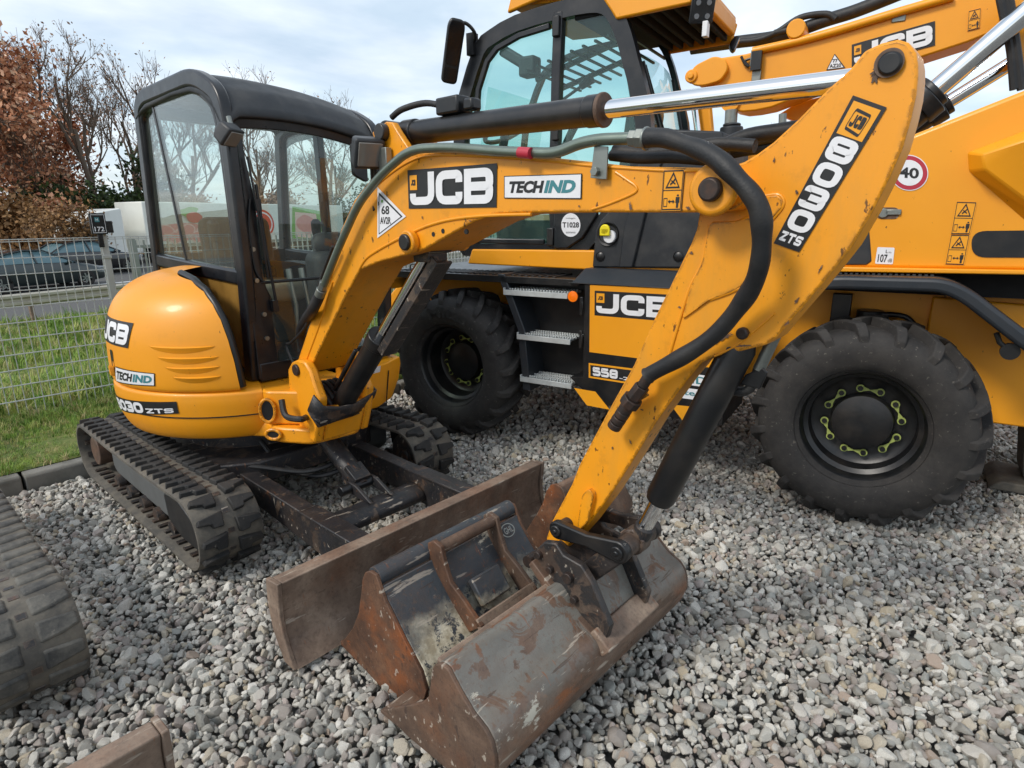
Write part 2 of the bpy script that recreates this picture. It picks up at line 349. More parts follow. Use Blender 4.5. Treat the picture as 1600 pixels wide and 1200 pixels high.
    def islands(b):
        p = list(range(len(b.v)))
        def find(i):
            while p[i] != i: p[i] = p[p[i]]; i = p[i]
            return i
        for f in b.f:
            for i in f[1:]: p[find(i)] = find(f[0])
        gs = {}
        for f, m_ in zip(b.f, b.mi): gs.setdefault(find(f[0]), []).append((f, m_))
        for fs in gs.values():
            ids = sorted({i for f, _ in fs for i in f}); ix = {i: k for k, i in enumerate(ids)}; n = MB(); n.v = [b.v[i] for i in ids]; n.f = [tuple(ix[i] for i in f) for f, _ in fs]; n.mi = [m_ for _, m_ in fs]; yield n
    def build(b, name, mats, parent=None, bevel=0., seg=2, smooth=38, label=None, fix=True, whole=False):
        if name in SPLIT and not whole:
            return [q.build(name, mats, parent, bevel, seg, smooth, label, fix, True) for q in b.islands()][0]
        me = bpy.data.meshes.new(name); me.from_pydata(b.v, [], b.f)
        mats = mats if isinstance(mats, (list, tuple)) else [mats]
        for x in mats: me.materials.append(M[x] if isinstance(x, str) else x)
        if len(mats) > 1: me.polygons.foreach_set('material_index', b.mi)
        if fix:
            bm = bmesh.new(); bm.from_mesh(me); bmesh.ops.recalc_face_normals(bm, faces=bm.faces); bm.to_mesh(me); bm.free()
        if smooth:
            me.polygons.foreach_set('use_smooth', [True] * len(me.polygons)); me.set_sharp_from_angle(angle=R(smooth))
        me.update()
        o = link(bpy.data.objects.new(name, me))
        if parent: o.parent = parent
        if bevel:
            k = o.modifiers.new('bevel', 'BEVEL'); k.width = bevel; k.segments = seg; k.limit_method = 'ANGLE'; k.angle_limit = R(35); k.use_clamp_overlap = True
        if label: o['label'] = label
        return o
def copy_tree(o, parent=None):
    c = o.copy(); SC.collection.objects.link(c); c.parent = parent
    for ch in list(o.children): copy_tree(ch, c)
    return c

# ---------------------------------------------------------------- lettering
TXT = {}
def text2d(s, bold=0.):
    if (s, bold) in TXT: return TXT[(s, bold)]
    cu = bpy.data.curves.new('t', 'FONT'); cu.body = s; cu.size = 1; cu.offset = bold; cu.resolution_u = 3; cu.fill_mode = 'FRONT'
    o = link(bpy.data.objects.new('t', cu)); dg = bpy.context.evaluated_depsgraph_get(); me = bpy.data.meshes.new_from_object(o.evaluated_get(dg))
    v = np.array([x.co[:2] for x in me.vertices]); f = [tuple(p.vertices) for p in me.polygons]
    bpy.data.objects.remove(o); bpy.data.curves.remove(cu); bpy.data.meshes.remove(me)
    v -= v.min(0); v /= v.max(0); TXT[(s, bold)] = (v, f); return v, f
def stroke(path, wd, closed=False):
    P = [np.array(p, float) for p in path]; n = len(P); vs = []
    for i in range(n):
        t1 = P[i] - P[i - 1] if (closed or i > 0) else P[1] - P[0]; t2 = P[(i + 1) % n] - P[i] if (closed or i < n - 1) else t1
        t1 = t1 / np.linalg.norm(t1); t2 = t2 / np.linalg.norm(t2); t = t1 + t2; nn = np.array([-t[1], t[0]]); nn /= np.linalg.norm(nn)
        k = wd / 2 / max(.5, nn @ np.array([-t1[1], t1[0]])); vs += [P[i] + nn * k, P[i] - nn * k]
    fs = [(2 * i, 2 * i + 1, 2 * ((i + 1) % n) + 1, 2 * ((i + 1) % n)) for i in range(n if closed else n - 1)]
    return np.array(vs), fs
_t = .13   # half stroke
GL = {'J': [([(.0, .30), (.0 + _t, .30)], 0), ], }
def glyph(ch, T=.27):
    h = T / 2; a, b_, m_ = h, 1 - h, .5; S = []
    def rr(p, closed=True, r=.2): S.append((fillet(p, r, 5, closed), closed))
    if ch == 'J': rr([(a, .36), (a, a), (b_, a), (b_, 1)], False, .26)
    elif ch == 'C': rr([(b_, .64), (b_, b_), (a, b_), (a, a), (b_, a), (b_, .36)], False, .26)
    elif ch == 'B': rr([(a, m_), (a, b_), (b_, b_), (b_, m_)], True, [0, 0, .22, .1]); rr([(a, m_), (b_, m_), (b_, a), (a, a)], True, [0, .1, .22, 0])
    elif ch == '8': rr([(a, m_), (a, b_), (b_, b_), (b_, m_)], True, [.1, .22, .22, .1]); rr([(a, m_), (b_, m_), (b_, a), (a, a)], True, [.1, .1, .22, .22])
    elif ch == '0': rr([(a, a), (b_, a), (b_, b_), (a, b_)], True, .28)
    elif ch == '3': rr([(a, .7), (a, b_), (b_, b_), (b_, m_), (.3, m_)], False, [0, .22, .22, .1, 0]); rr([(.3, m_), (b_, m_), (b_, a), (a, a), (a, .3)], False, [0, .1, .22, .22, 0])
    elif ch == '5': rr([(b_, b_), (a, b_), (a, m_ + .04), (b_, m_ + .04), (b_, a), (a, a), (a, .26)], False, [0, .02, .05, .2, .22, .22, 0])
    elif ch == 'S': rr([(b_, .7), (b_, b_), (a, b_), (a, m_), (b_, m_), (b_, a), (a, a), (a, .3)], False, .18)
    elif ch == 'Z': rr([(0, b_), (b_, b_), (a, a), (1, a)], False, .02)
    elif ch == 'T': rr([(0, b_), (1, b_)], False, 0); rr([(.5, b_), (.5, 0)], False, 0)
    return [stroke(p, T, c) for p, c in S]
class Decal:                                     # flat pieces in the unit square, laid on a surface by a mapping (u, v, height)
    def __init__(d, fmap): d.b = MB(); d.mp = fmap; d.mats = []; d.k = 0
    def m(d, name):
        if name not in d.mats: d.mats.append(name)
        d.b.mat = d.mats.index(name)
    def poly(d, uv, fs, mat, lay):
        d.m(mat); d.k += 1; d.b.add([d.mp(u, v, .0012 + lay * .0009 + d.k * 4e-6) for u, v in uv], fs)
    def rect(d, u0, v0, u1, v1, mat, lay=0, n=1, rad=0., nv=1):
        if rad:
            p = fillet([(u0, v0), (u1, v0), (u1, v1), (u0, v1)], rad, 4); d.poly(p, [tuple(range(len(p)))], mat, lay)
        else:
            nv = 6 if n > 1 else nv; k = nv + 1; uv = [(u0 + (u1 - u0) * i / n, v0 + (v1 - v0) * j / nv) for i in range(n + 1) for j in range(k)]
            d.poly(uv, [(k * i + j, k * i + k + j, k * i + k + j + 1, k * i + j + 1) for i in range(n) for j in range(nv)], mat, lay)
    def text(d, s, u0, v0, u1, v1, mat, lay=2, bold=.0, slant=0.):
        v, f = text2d(s, bold); d.poly([(u0 + (u1 - u0) * (x + slant * (y - .5)), v0 + (v1 - v0) * y) for x, y in v], f, mat, lay)
    def letters(d, s, u0, v0, u1, v1, mat, lay=2, gap=.12, T=.27, vertical=False, weights=None):
        n = len(s)
        for i, ch in enumerate(s):
            if vertical:
                hh = (v1 - v0) / (n + gap * (n - 1)); b0 = v1 - hh * (i + 1) - hh * gap * i; bx = (u0, b0, u1, b0 + hh)
            else:
                ww = (u1 - u0) / (n + gap * (n - 1)); a0 = u0 + ww * i * (1 + gap); bx = (a0, v0, a0 + ww, v1)
            for vs, fs in glyph(ch, T): d.poly([(bx[0] + (bx[2] - bx[0]) * x, bx[1] + (bx[3] - bx[1]) * y) for x, y in vs], fs, mat, lay)
    def ngon(d, pts, mat, lay): d.poly(pts, [tuple(range(len(pts)))], mat, lay)
    def disc(d, cu, cv, ru, rv, mat, lay, n=28): d.ngon([(cu + ru * math.cos(2 * math.pi * k / n), cv + rv * math.sin(2 * math.pi * k / n)) for k in range(n)], mat, lay)
    def line(d, pts, wd, mat, lay, closed=False, asp=1.):
        vs, fs = stroke([(x * asp, y) for x, y in pts], wd, closed); d.poly([(x / asp, y) for x, y in vs], fs, mat, lay)
    def build(d, parent, name='decal', label=None): return d.b.build(name, d.mats, parent, 0, smooth=0, label=label, fix=False)
def quad_map(fr, px, w, sgn=-1):                 # px corners BL, BR, TR, TL on the plane w: bilinear in the machine's own frame
    c = [np.array(fr.on_w(x, y, w)) for x, y in px]
    def mp(u, v, h):
        p = (1 - u) * (1 - v) * c[0] + u * (1 - v) * c[1] + u * v * c[2] + (1 - u) * v * c[3]; return (p[0], w + sgn * h, p[1])
    return mp
def logo_small(d, u0, v0, u1, v1, lay=2):
    d.rect(u0, v0, u1, v1, 'orst', lay); w_, h_ = u1 - u0, v1 - v0
    d.letters('JCB', u0 + .2 * w_, v0 + .3 * h_, u1 - .2 * w_, v1 - .3 * h_, 'blkst', lay + 1, .1, .34)
def warn_decal(d, v0, v1, lay=1):                # warning triangle above, keep-clear pictogram below
    vm = (v0 + v1) / 2; H = v1 - v0
    d.line([(.06, v0 + .02), (.94, v0 + .02), (.94, v1 - .02), (.06, v1 - .02)], .03, 'blkst', lay, True)
    d.line([(.06, vm), (.94, vm)], .02, 'blkst', lay)
    d.line([(.2, vm + .07 * H), (.8, vm + .07 * H), (.5, v1 - .08 * H)], .05, 'blkst', lay, True)
    d.line([(.38, vm + .14 * H), (.5, vm + .2 * H), (.6, vm + .28 * H)], .05, 'blkst', lay); d.line([(.42, vm + .24 * H), (.62, vm + .15 * H)], .04, 'blkst', lay)
    y = v0 + .22 * H
    d.line([(.12, v0 + .1 * H), (.28, v0 + .1 * H), (.28, v0 + .3 * H), (.12, v0 + .3 * H)], .02, 'blkst', lay, True)
    d.line([(.36, y), (.62, y)], .03, 'blkst', lay)
    d.ngon([(.33, y), (.42, y - .05 * H), (.42, y + .05 * H)], 'blkst', lay + 1); d.ngon([(.65, y), (.56, y + .05 * H), (.56, y - .05 * H)], 'blkst', lay + 1)
    d.disc(.78, v0 + .37 * H, .05, .025 * H, 'blkst', lay); d.ngon([(.69, v0 + .33 * H), (.69, v0 + .18 * H), (.73, v0 + .18 * H), (.73, v0 + .06 * H), (.83, v0 + .06 * H), (.83, v0 + .18 * H), (.87, v0 + .18 * H), (.87, v0 + .33 * H)], 'blkst', lay)
def techind(d, u0=0, v0=0, u1=1, v1=1):
    w_, h_ = u1 - u0, v1 - v0
    d.rect(u0, v0, u1, v1, 'blkst', 0, rad=.0); d.rect(u0 + .012 * w_, v0 + .04 * h_, u1 - .012 * w_, v1 - .04 * h_, 'wht', 1)
    d.text('TECH', u0 + .07 * w_, v0 + .24 * h_, u0 + .53 * w_, v0 + .76 * h_, 'blkst', 2, .05, .07); d.text('IND', u0 + .56 * w_, v0 + .24 * h_, u0 + .93 * w_, v0 + .76 * h_, 'teal', 2, .05, .1)
# ================================================================ SETTING
KS = -1.0                                        # kerb front face, in the small excavator's frame
def ground_mat(name, stops, scale, bump, rough=.9):
    b = MatB(name, rough); b.base_ramp(b.noise(scale, 8, .65), stops); b.bump(b.noise(scale * 5, 6, .7), bump, .03); return b.m
gm = ground_mat('earth_under_gravel', [(.3, '5d5b57'), (.55, '807e79'), (.75, 'a09d97')], 34, .9)
g = MB()
p = [EX.loc((KS - .05, -40, 0)), EX.loc((KS - .05, 60, 0)), EX.loc((120, 60, 0)), EX.loc((120, -40, 0))]
g.add([(x[0], x[1], -.085) for x in p], [(0, 1, 2, 3)])
tag(g.build('yard_ground', gm), kind='structure')
# the verge beyond the kerb: a grass bank falling to the road
RD = np.array([.46, .888, 0]); RN = np.array([-RD[1], RD[0], 0])       # the road's direction and its far side
R0 = onz(0, 503, -1.0)                                                # a point on the road's near edge line
def bankz(X):
    s = (np.array(X) - EXO) @ EX.dl; d = (np.array(X) - R0) @ RN + .9     # metres past the top of the bank / distance to the road edge
    if s > -3.4: z = .09
    else: z = .09 - 1.09 * min(1, max(0, (-3.4 - s) / 4.5)) ** 1.3
    return z
g = MB()
def bank(u, v):
    w = -14 + 60 * v; s = KS - .095 - 17 * u ** 1.5; X = EX.loc((s, w, 0)); return (X[0], X[1], bankz(X) + .02 * math.sin(s * 5 + w) * math.cos(w * 4.1))
g.grid(bank, 70, 150)
grm = MatB('grass_soil', .95); grm.base_ramp(grm.noise(3, 6, .6), [(.3, '3c421d'), (.5, '56662a'), (.72, '827a48')]); grm.bump(grm.noise(60, 5), .5, .03)
tag(g.build('verge', grm.m), kind='structure')
def roadz(a, b=0): return -1.0 - .4 * (a + 60) / 200 + .05 * b
g = MB(); g.add([(*(R0 + RD * a + RN * b)[:2], roadz(a, b)) for a, b in ((-60, -.3), (140, -.3), (140, 16), (-60, 16))], [(0, 1, 2, 3)])
asph = ground_mat('asphalt', [(.3, '4a4a4a'), (.6, '5d5c5a'), (.8, '6a6866')], 40, .2)
tag(g.build('road', asph), kind='structure')
g = MB()
g.add([(*(R0 + RD * a + RN * b)[:2], roadz(a, b) + .006) for a, b in ((-60, 0), (140, 0), (140, .16), (-60, .16))], [(0, 1, 2, 3)])
for a in np.arange(-50, 120, 9.): g.add([(*(R0 + RD * q + RN * b)[:2], roadz(q, b) + .006) for q, b in ((a, 6.2), (a + 4, 6.2), (a + 4, 6.35), (a, 6.35))], [(0, 1, 2, 3)])
tag(g.build('road_marking', M['wht']), kind='structure')
g = MB(); hz = ground_mat('dry_bank', [(.3, '6a4c30'), (.55, '8a6b42'), (.75, '4f4a26')], 2, .6)
def hill(u, v):
    a = -60 + 200 * v; b = 15.8 + 60 * u; q = R0 + RD * a + RN * b; return (q[0], q[1], roadz(a, 15.8) - .02 + 2.2 * min(1, u * 9) + .5 * math.sin(a * .31) * min(1, u * 5) + .3 * math.sin(a * .9 + 2))
g.grid(hill, 24, 120); tag(g.build('wooded_bank', hz), kind='structure')
g = MB(); g.add([(-700, -400, -2.2), (700, -400, -2.2), (700, 1200, -2.2), (-700, 1200, -2.2)], [(0, 1, 2, 3)]); tag(g.build('far_ground', ground_mat('far_field', [(.3, '3f4636'), (.55, '565c48'), (.75, '6a6c5c')], .3, .3)), kind='structure')
# kerb stones
conc = flat('concrete', '7a7770', .9, 0, .6, 7, .5, dirt='45443a')
w = -3.1
for i in range(9):
    b = MB(); L = .99
    pr = [(KS, -.12), (KS, .07), (KS - .015, .085), (KS - .10, .085), (KS - .10, -.12)]
    b.prism(pr, w + .004, w + L - .004)
    o = b.build('kerb_stone', conc, None, .008, label=None); o.location = EXO; o.rotation_euler = (0, 0, EX.ph)
    tag(o, 'grey concrete kerb stone in the row edging the gravel in front of the grass', 'kerb stone', 'kerb stones along the grass verge'); w += 1.0
# gravel
def unlinked(name, vs, fs, mat):
    me = bpy.data.meshes.new(name); me.from_pydata([tuple(v) for v in vs], [], fs); me.materials.append(mat)
    me.polygons.foreach_set('use_smooth', [True] * len(me.polygons)); me.set_sharp_from_angle(angle=R(24)); me.update(); return bpy.data.objects.new(name, me)
def stone_mat():
    b = MatB('gravel_stone', .72, spec=.35); oi = N(b.t, 'ShaderNodeObjectInfo')
    b.base_ramp(oi.outputs['Random'], [(0, '98968f'), (.10, 'c2beb4'), (.20, 'a6a49d'), (.30, 'd4d0c6'), (.40, '9a918a'), (.48, 'cac4ba'), (.56, 'a8aaa4'), (.64, 'e2ded4'), (.73, 'b5a8a1'), (.80, '85857f'), (.85, 'c4b9a5'), (.92, 'aa9686'), (.955, 'bfb096'), (.975, 'ebe7de')])
    b.t.nodes[-1]
    for n in b.t.nodes:
        if n.type == 'VALTORGB': n.color_ramp.interpolation = 'CONSTANT'
    b.over(b.ramp(b.noise(26, 6, .65), [(.42, 0.), (.58, 1.)]), '716e67', .55)
    b.over(b.ramp(b.noise(60, 5, .7, off=3), [(.54, 0.), (.66, 1.)]), 'd2cec6', .5)
    b.over(b.ramp(b.noise(13, 3, .5, off=8), [(.55, 0.), (.7, 1.)]), '8a7862', .3)
    b.bump(b.noise(110, 6, .75), .55, .004); return b.m
sm = stone_mat()
STONES = bpy.data.collections.new('gravel_stones')
def stone(seed):
    r_ = np.random.default_rng(seed); bm = bmesh.new(); bmesh.ops.create_icosphere(bm, subdivisions=3, radius=1)
    nrm = r_.normal(size=(10, 3)); nrm /= np.linalg.norm(nrm, axis=1)[:, None]; dd = r_.uniform(.46, .88, 10)
    sc = np.array([1.05, r_.uniform(.72, .98), r_.uniform(.58, .85)]); vs = []
    for v in bm.verts:
        d = np.array(v.co); q = nrm @ d; lim = np.min(np.where(q > .05, dd / np.maximum(q, .05), 9)); rr = min(1.05, lim)
        rr = .93 * rr + .07 * .9; rr += .03 * math.sin(d[0] * 5 + seed) * math.cos(d[1] * 4 - seed)
        vs.append(d * rr * sc)
    fs = [tuple(v.index for v in f.verts) for f in bm.faces]; bm.free(); return vs, fs
for i in range(14):
    vs, fs = stone(i + 11); STONES.objects.link(unlinked('stone', vs, fs, sm))
def scatter(P, sc, rot, idx, coll, name, kind='stuff', label=None, cat=None):
    me = bpy.data.meshes.new(name); n = len(P); me.vertices.add(n); me.vertices.foreach_set('co', np.asarray(P, np.float32).ravel())
    for nm, ty, da in (('sc', 'FLOAT', sc), ('rot', 'FLOAT_VECTOR', rot), ('idx', 'INT', idx)):
        a = me.attributes.new(nm, ty, 'POINT'); a.data.foreach_set('vector' if ty == 'FLOAT_VECTOR' else 'value', np.asarray(da).astype(np.int32 if ty == 'INT' else np.float32).ravel())
    o = link(bpy.data.objects.new(name, me)); tree = bpy.data.node_groups.new(name, 'GeometryNodeTree')
    tree.interface.new_socket('Geometry', in_out='INPUT', socket_type='NodeSocketGeometry'); tree.interface.new_socket('Geometry', in_out='OUTPUT', socket_type='NodeSocketGeometry')
    gi = N(tree, 'NodeGroupInput'); go = N(tree, 'NodeGroupOutput'); ip = N(tree, 'GeometryNodeInstanceOnPoints'); ci = N(tree, 'GeometryNodeCollectionInfo')
    ci.inputs['Collection'].default_value = coll; ci.inputs['Separate Children'].default_value = True; ci.inputs['Reset Children'].default_value = True
    def at(nm, ty):
        q = N(tree, 'GeometryNodeInputNamedAttribute', data_type=ty); q.inputs['Name'].default_value = nm; return q.outputs[0]
    e2r = N(tree, 'FunctionNodeEulerToRotation')
    lk = tree.links.new
    lk(gi.outputs[0], ip.inputs['Points']); lk(ci.outputs[0], ip.inputs['Instance']); ip.inputs['Pick Instance'].default_value = True
    lk(at('idx', 'INT'), ip.inputs['Instance Index']); lk(at('rot', 'FLOAT_VECTOR'), e2r.inputs[0]); lk(e2r.outputs[0], ip.inputs['Rotation']); lk(at('sc', 'FLOAT'), ip.inputs['Scale']); lk(ip.outputs[0], go.inputs[0])
    md = o.modifiers.new('scatter', 'NODES'); md.node_group = tree
    return tag(o, label, cat, None, kind)
def gravel_points():
    P, S = [], []
    def visible(X, m=.25):
        v = (X - CP) @ CR.T; z = v[:, 2]; x = v[:, 0] / z * CF; y = v[:, 1] / z * CF
        return (z > .3) & (np.abs(x) < 800 + CF * m / z + 60) & (y < 600 + CF * m / z + 60)
    for sp, r0, r1, z0, y0, y1 in ((.034, .0165, .030, .004, .6, 4.6), (.042, .020, .034, .004, 4.6, 8.), (.026, .010, .017, .002, .6, 4.4), (.075, .027, .041, .009, .6, 5.5), (.09, .03, .05, .0, 8., 14.)):
        xs = np.arange(-6, 9, sp); ys = np.arange(y0, y1, sp); X, Y = np.meshgrid(xs, ys); n = X.size
        q = np.stack([X.ravel() + rng.uniform(-.5, .5, n) * sp, Y.ravel() + rng.uniform(-.5, .5, n) * sp, np.zeros(n)], 1)
        s = (q - EXO) @ EX.dl; keep = (s > KS + .02) & visible(q)
        if sp > .06 and y0 < 1: keep &= rng.random(n) < .3
        w_ = (q - EXO) @ EX.dn; tr_ = (np.abs(np.abs(w_) - .635) < .165) & (s < 1.0); sink = tr_; keep &= ~((np.abs(w_ + .77 - .62) < .16) & (s < .02) & (w_ < -1))
        sink = sink[keep]; q = q[keep]; r = rng.uniform(0, 1, len(q)) ** 1.6 * (r1 - r0) + r0
        ws_ = (q - EXO) @ EX.dn; ss_ = (q - EXO) @ EX.dl; q[:, 2] = z0 - .034 - .016 * sink - .04 * np.exp(-((ss_ - 1.95) / .28) ** 2 - ((ws_ + .62) / .4) ** 2) + r * .12 + rng.uniform(-.006, .012, len(q)) + .006 * np.sin(q[:, 0] * 3.1) * np.cos(q[:, 1] * 2.3); P.append(q); S.append(r)
    return np.concatenate(P), np.concatenate(S)
GP, GS = gravel_points(); n = len(GP)
rot = rng.uniform(0, 6.28, (n, 3)); rot[:, :2] = rng.normal(0, .7, (n, 2))
scatter(GP, GS, rot, rng.integers(0, 14, n), STONES, 'gravel')
print('stones', n)
# grass blades on the verge
BL = bpy.data.collections.new('grass_tufts')
def grass_mat(name, stops):
    b = MatB(name, .6, spec=.3); oi = N(b.t, 'ShaderNodeObjectInfo'); b.base_ramp(oi.outputs['Random'], stops); b.p.inputs['Subsurface Weight'].default_value = 0; return b.m
gmt = grass_mat('grass_blade', [(0, '4c6c28'), (.3, '6f9038'), (.55, '8aa546'), (.78, 'a5a75e'), (1, 'b5a47a')])
for i in range(6):
    r_ = np.random.default_rng(i); vs, fs = [], []
    for k in range(16):
        a = r_.uniform(0, 6.28); x, y = r_.normal(0, .35, 2); h = r_.uniform(.6, 1.3); w_ = r_.uniform(.03, .06); lean = r_.uniform(.1, .9)
        dx, dy = math.cos(a), math.sin(a); o_ = len(vs)
        for t in (0, .5, 1): 
            cx, cy, cz = x + dx * lean * t * t * h, y + dy * lean * t * t * h, h * (t - .25 * t * t * lean); ww = w_ * (1 - t * .9); vs += [(cx - dy * ww, cy + dx * ww, cz), (cx + dy * ww, cy - dx * ww, cz)]
        fs += [(o_, o_ + 1, o_ + 3, o_ + 2), (o_ + 2, o_ + 3, o_ + 5, o_ + 4)]
    BL.objects.link(unlinked('tuft', vs, fs, gmt))
P, S = [], []
for sp, s0, s1, hh in ((.04, -2.6, KS - .11, .052), (.07, -6., -2.6, .10), (.13, -9.5, -6, .14), (.2, -17.5, -9.5, .17)):
    ss = np.arange(s0, s1, sp); ws = np.arange(-3.2 if s0 > -5 else -6, 9. if s0 > -9 else 14, sp); A, B = np.meshgrid(ss, ws); n = A.size
    A = A.ravel() + rng.uniform(-.5, .5, n) * sp; B = B.ravel() + rng.uniform(-.5, .5, n) * sp
    q = EXO + A[:, None] * EX.dl + B[:, None] * EX.dn; v = (q - CP) @ CR.T; keep = (v[:, 2] > .5) & (np.abs(v[:, 0] / v[:, 2]) < .92) & (v[:, 0] / v[:, 2] < .1)
    q = q[keep]; q[:, 2] = [bankz(x) for x in q]; P.append(q); S.append(hh * rng.uniform(.5, 1.5, len(q)) * (1 + .5 * np.sin(q[:, 0] * 2.3) * np.sin(q[:, 1] * 1.9)))
P = np.concatenate(P); S = np.concatenate(S); n = len(P); rot = np.zeros((n, 3)); rot[:, 2] = rng.uniform(0, 6.28, n)
scatter(P, S, rot, rng.integers(0, 6, n), BL, 'grass')
print('tufts', n)
# ================================================================ THE SMALL TRACKED EXCAVATOR
ex = empty('mini_excavator', EXO, EX.ph, 'yellow mini excavator with black cab and arm lowered onto the gravel, 8030 on its arm', 'excavator')
e = EX.on_w
def ew(px, w): x, z = e(px[0], px[1], w); return (x, w, z)
# ---- crawler tracks
def track_loop(sr, sf, r1, r2, n=22):
    """closed loop (s,z) of the belt's mid line, running forward along the top"""
    P = [(sr, r1 * 2 - .0)]
    P = []
    L = sf - sr
    for i in range(12): P.append((sr + L * i / 12, .045 + 2 * r1 + (2 * r2 - 2 * r1) * i / 12 - .012 * math.sin(math.pi * i / 12)))
    for i in range(n + 1): a = math.pi / 2 - math.pi * i / n; P.append((sf + r2 * math.cos(a), .045 + r2 + r2 * math.sin(a)))
    for i in range(1, 12): P.append((sf - L * i / 12, .045))
    for i in range(n): a = -math.pi / 2 - math.pi * i / n; P.append((sr + r1 * math.cos(a), .045 + r1 + r1 * math.sin(a)))
    return P
def make_track(parent, w0, w1, sr, sf, r1, r2, mats, out, pitch=.088, name='crawler_track', scale=1., worn=False):
    P = np.array(track_loop(sr, sf, r1, r2)); D = np.r_[0, np.cumsum(np.linalg.norm(np.roll(P, -1, 0) - P, axis=1))]; L = D[-1]; PC = np.vstack([P, P[:1]])
    def at(t):
        t %= L; i = np.searchsorted(D, t, 'right') - 1; i = min(i, len(P) - 1); f = (t - D[i]) / (D[i + 1] - D[i]); p = PC[i] * (1 - f) + PC[i + 1] * f
        q = PC[i + 1] - PC[i]; q /= np.linalg.norm(q); return p, q, np.array([-q[1], q[0]])
    b = MB(); N_ = 160; wm = (w0 + w1) / 2; hw = (w1 - w0) / 2; sec = [(-hw, .0), (-hw, .014), (-hw + .02, .022), (hw - .02, .022), (hw, .014), (hw, .0), (hw - .03, -.008), (-hw + .03, -.008)]
    vs = []; k = len(sec)
    for i in range(N_):
        p, t, n_ = at(L * i / N_)
        for x, h in sec: q = p + n_ * h; vs.append((q[0], wm + x, q[1]))
    b.add(vs, [(i * k + j, i * k + (j + 1) % k, ((i + 1) % N_) * k + (j + 1) % k, ((i + 1) % N_) * k + j) for i in range(N_) for j in range(k)])
    belt = b.build(name, mats[0], parent)
    lb = MB(); cb_ = MB(); np_ = int(round(L / pitch)); pt = L / np_
    def block(bb, t0, uv, h0, h1, taper=.0):          # uv outline: (along, across) extruded outward
        n = len(uv); ca = np.mean([q[0] for q in uv]); cc = np.mean([q[1] for q in uv]); vs = []
        for h, tp in ((h0, 1.), (h1, 1 - taper)):
            for a_, x in uv:
                p, t, n_ = at(t0 + ca + (a_ - ca) * tp); q = p + n_ * h; vs.append((q[0], wm + cc + (x - cc) * (1 - taper * .35 if h == h1 else 1), q[1]))
        bb.add(vs, [tuple(range(n))[::-1], tuple(range(n, 2 * n))] + [(i, (i + 1) % n, n + (i + 1) % n, n + i) for i in range(n)])
    lug = [(-.026, .022), (-.02, .075), (-.012, hw - .012), (.012, hw - .006), (.022, .085), (.038, .08), (.042, .03)]
    if worn: lug = [(-.036, .024), (-.03, .09), (-.024, hw - .006), (.018, hw - .002), (.030, .09), (.036, .024)]
    for i in range(np_):
        t0 = i * pt; top_ = .032 if worn else .046
        block(lb, t0, lug, .012, top_, .14); block(lb, t0 + pt * .5, [(a, -x) for a, x in lug], .012, top_, .14)
        block(cb_, t0 + pt * .25, [(-.012, -.016), (.012, -.016), (.012, .016), (-.012, .016)], .016, .024, .1)
        block(cb_, t0 + pt * .25, [(-.016, -hw + .035), (.016, -hw + .035), (.016, -.05), (-.016, -.05)], -.02, -.004, .1); block(cb_, t0 + pt * .25, [(-.016, .05), (.016, .05), (.016, hw - .035), (-.016, hw - .035)], -.02, -.004, .1)
    lb.build('tread_lug', mats[1], belt, .009 if worn else .004, 2 if worn else 1)['kind'] = 'stuff'; cb_.build('belt_core', 'rus_t' if out else 'belt', belt)['kind'] = 'stuff'
    return belt
for sg in (-1, 1):
    w0, w1 = (-.79, -.49) if sg < 0 else (.47, .77)
    wo, wi = (w0, w1) if sg < 0 else (w1, w0)
    bt = make_track(ex, w0, w1, -.80, .83, .163, .165, ('belt', 'lug'), True)
    f = lambda x: wo - sg * x                                    # x metres in from the outer face
    b = MB()
    b.prism(fillet([(-.56, .15), (-.50, .115), (.36, .10), (.43, .16), (.43, .265), (.38, .29), (-.48, .29), (-.56, .25)], .02, 3), f(.085), f(.255)); b.build('track_frame', 'frm', bt, .012)
    b = MB(); b.prism(fillet([(.45, .29), (.62, .315), (.80, .25), (.88, .15), (.86, .10), (.62, .10), (.47, .15)], .02, 3), f(.05), f(.08)); b.build('idler_guard', 'blk', bt, .006)
    b = MB(); b.cyl((.80, f(.08), .195), (.80, f(.22), .195), .14, 28); b.cyl((.80, f(.06), .195), (.80, f(.24), .195), .05, 20); b.build('idler_wheel', 'rus_t', bt, .01)
    b = MB(); b.cyl((-.79, f(.05), .2), (-.79, f(.25), .2), .095, 28); b.lathe([(.095, 0), (.14, .02), (.14, .05), (.095, .07)], (-.79, f(.14), .2), (0, 1, 0), 28)
    b.build('drive_sprocket', 'rust_d', bt, .006)
    for s in (-.45, -.22, 0, .22, .45):
        b = MB(); b.lathe([(.0, -.09), (.045, -.09), (.05, -.05), (.035, -.04), (.035, .04), (.05, .05), (.045, .09), (0, .09)], (s, f(.15), .075), (0, 1, 0), 16); b.build('track_roller', 'rus_t', bt)
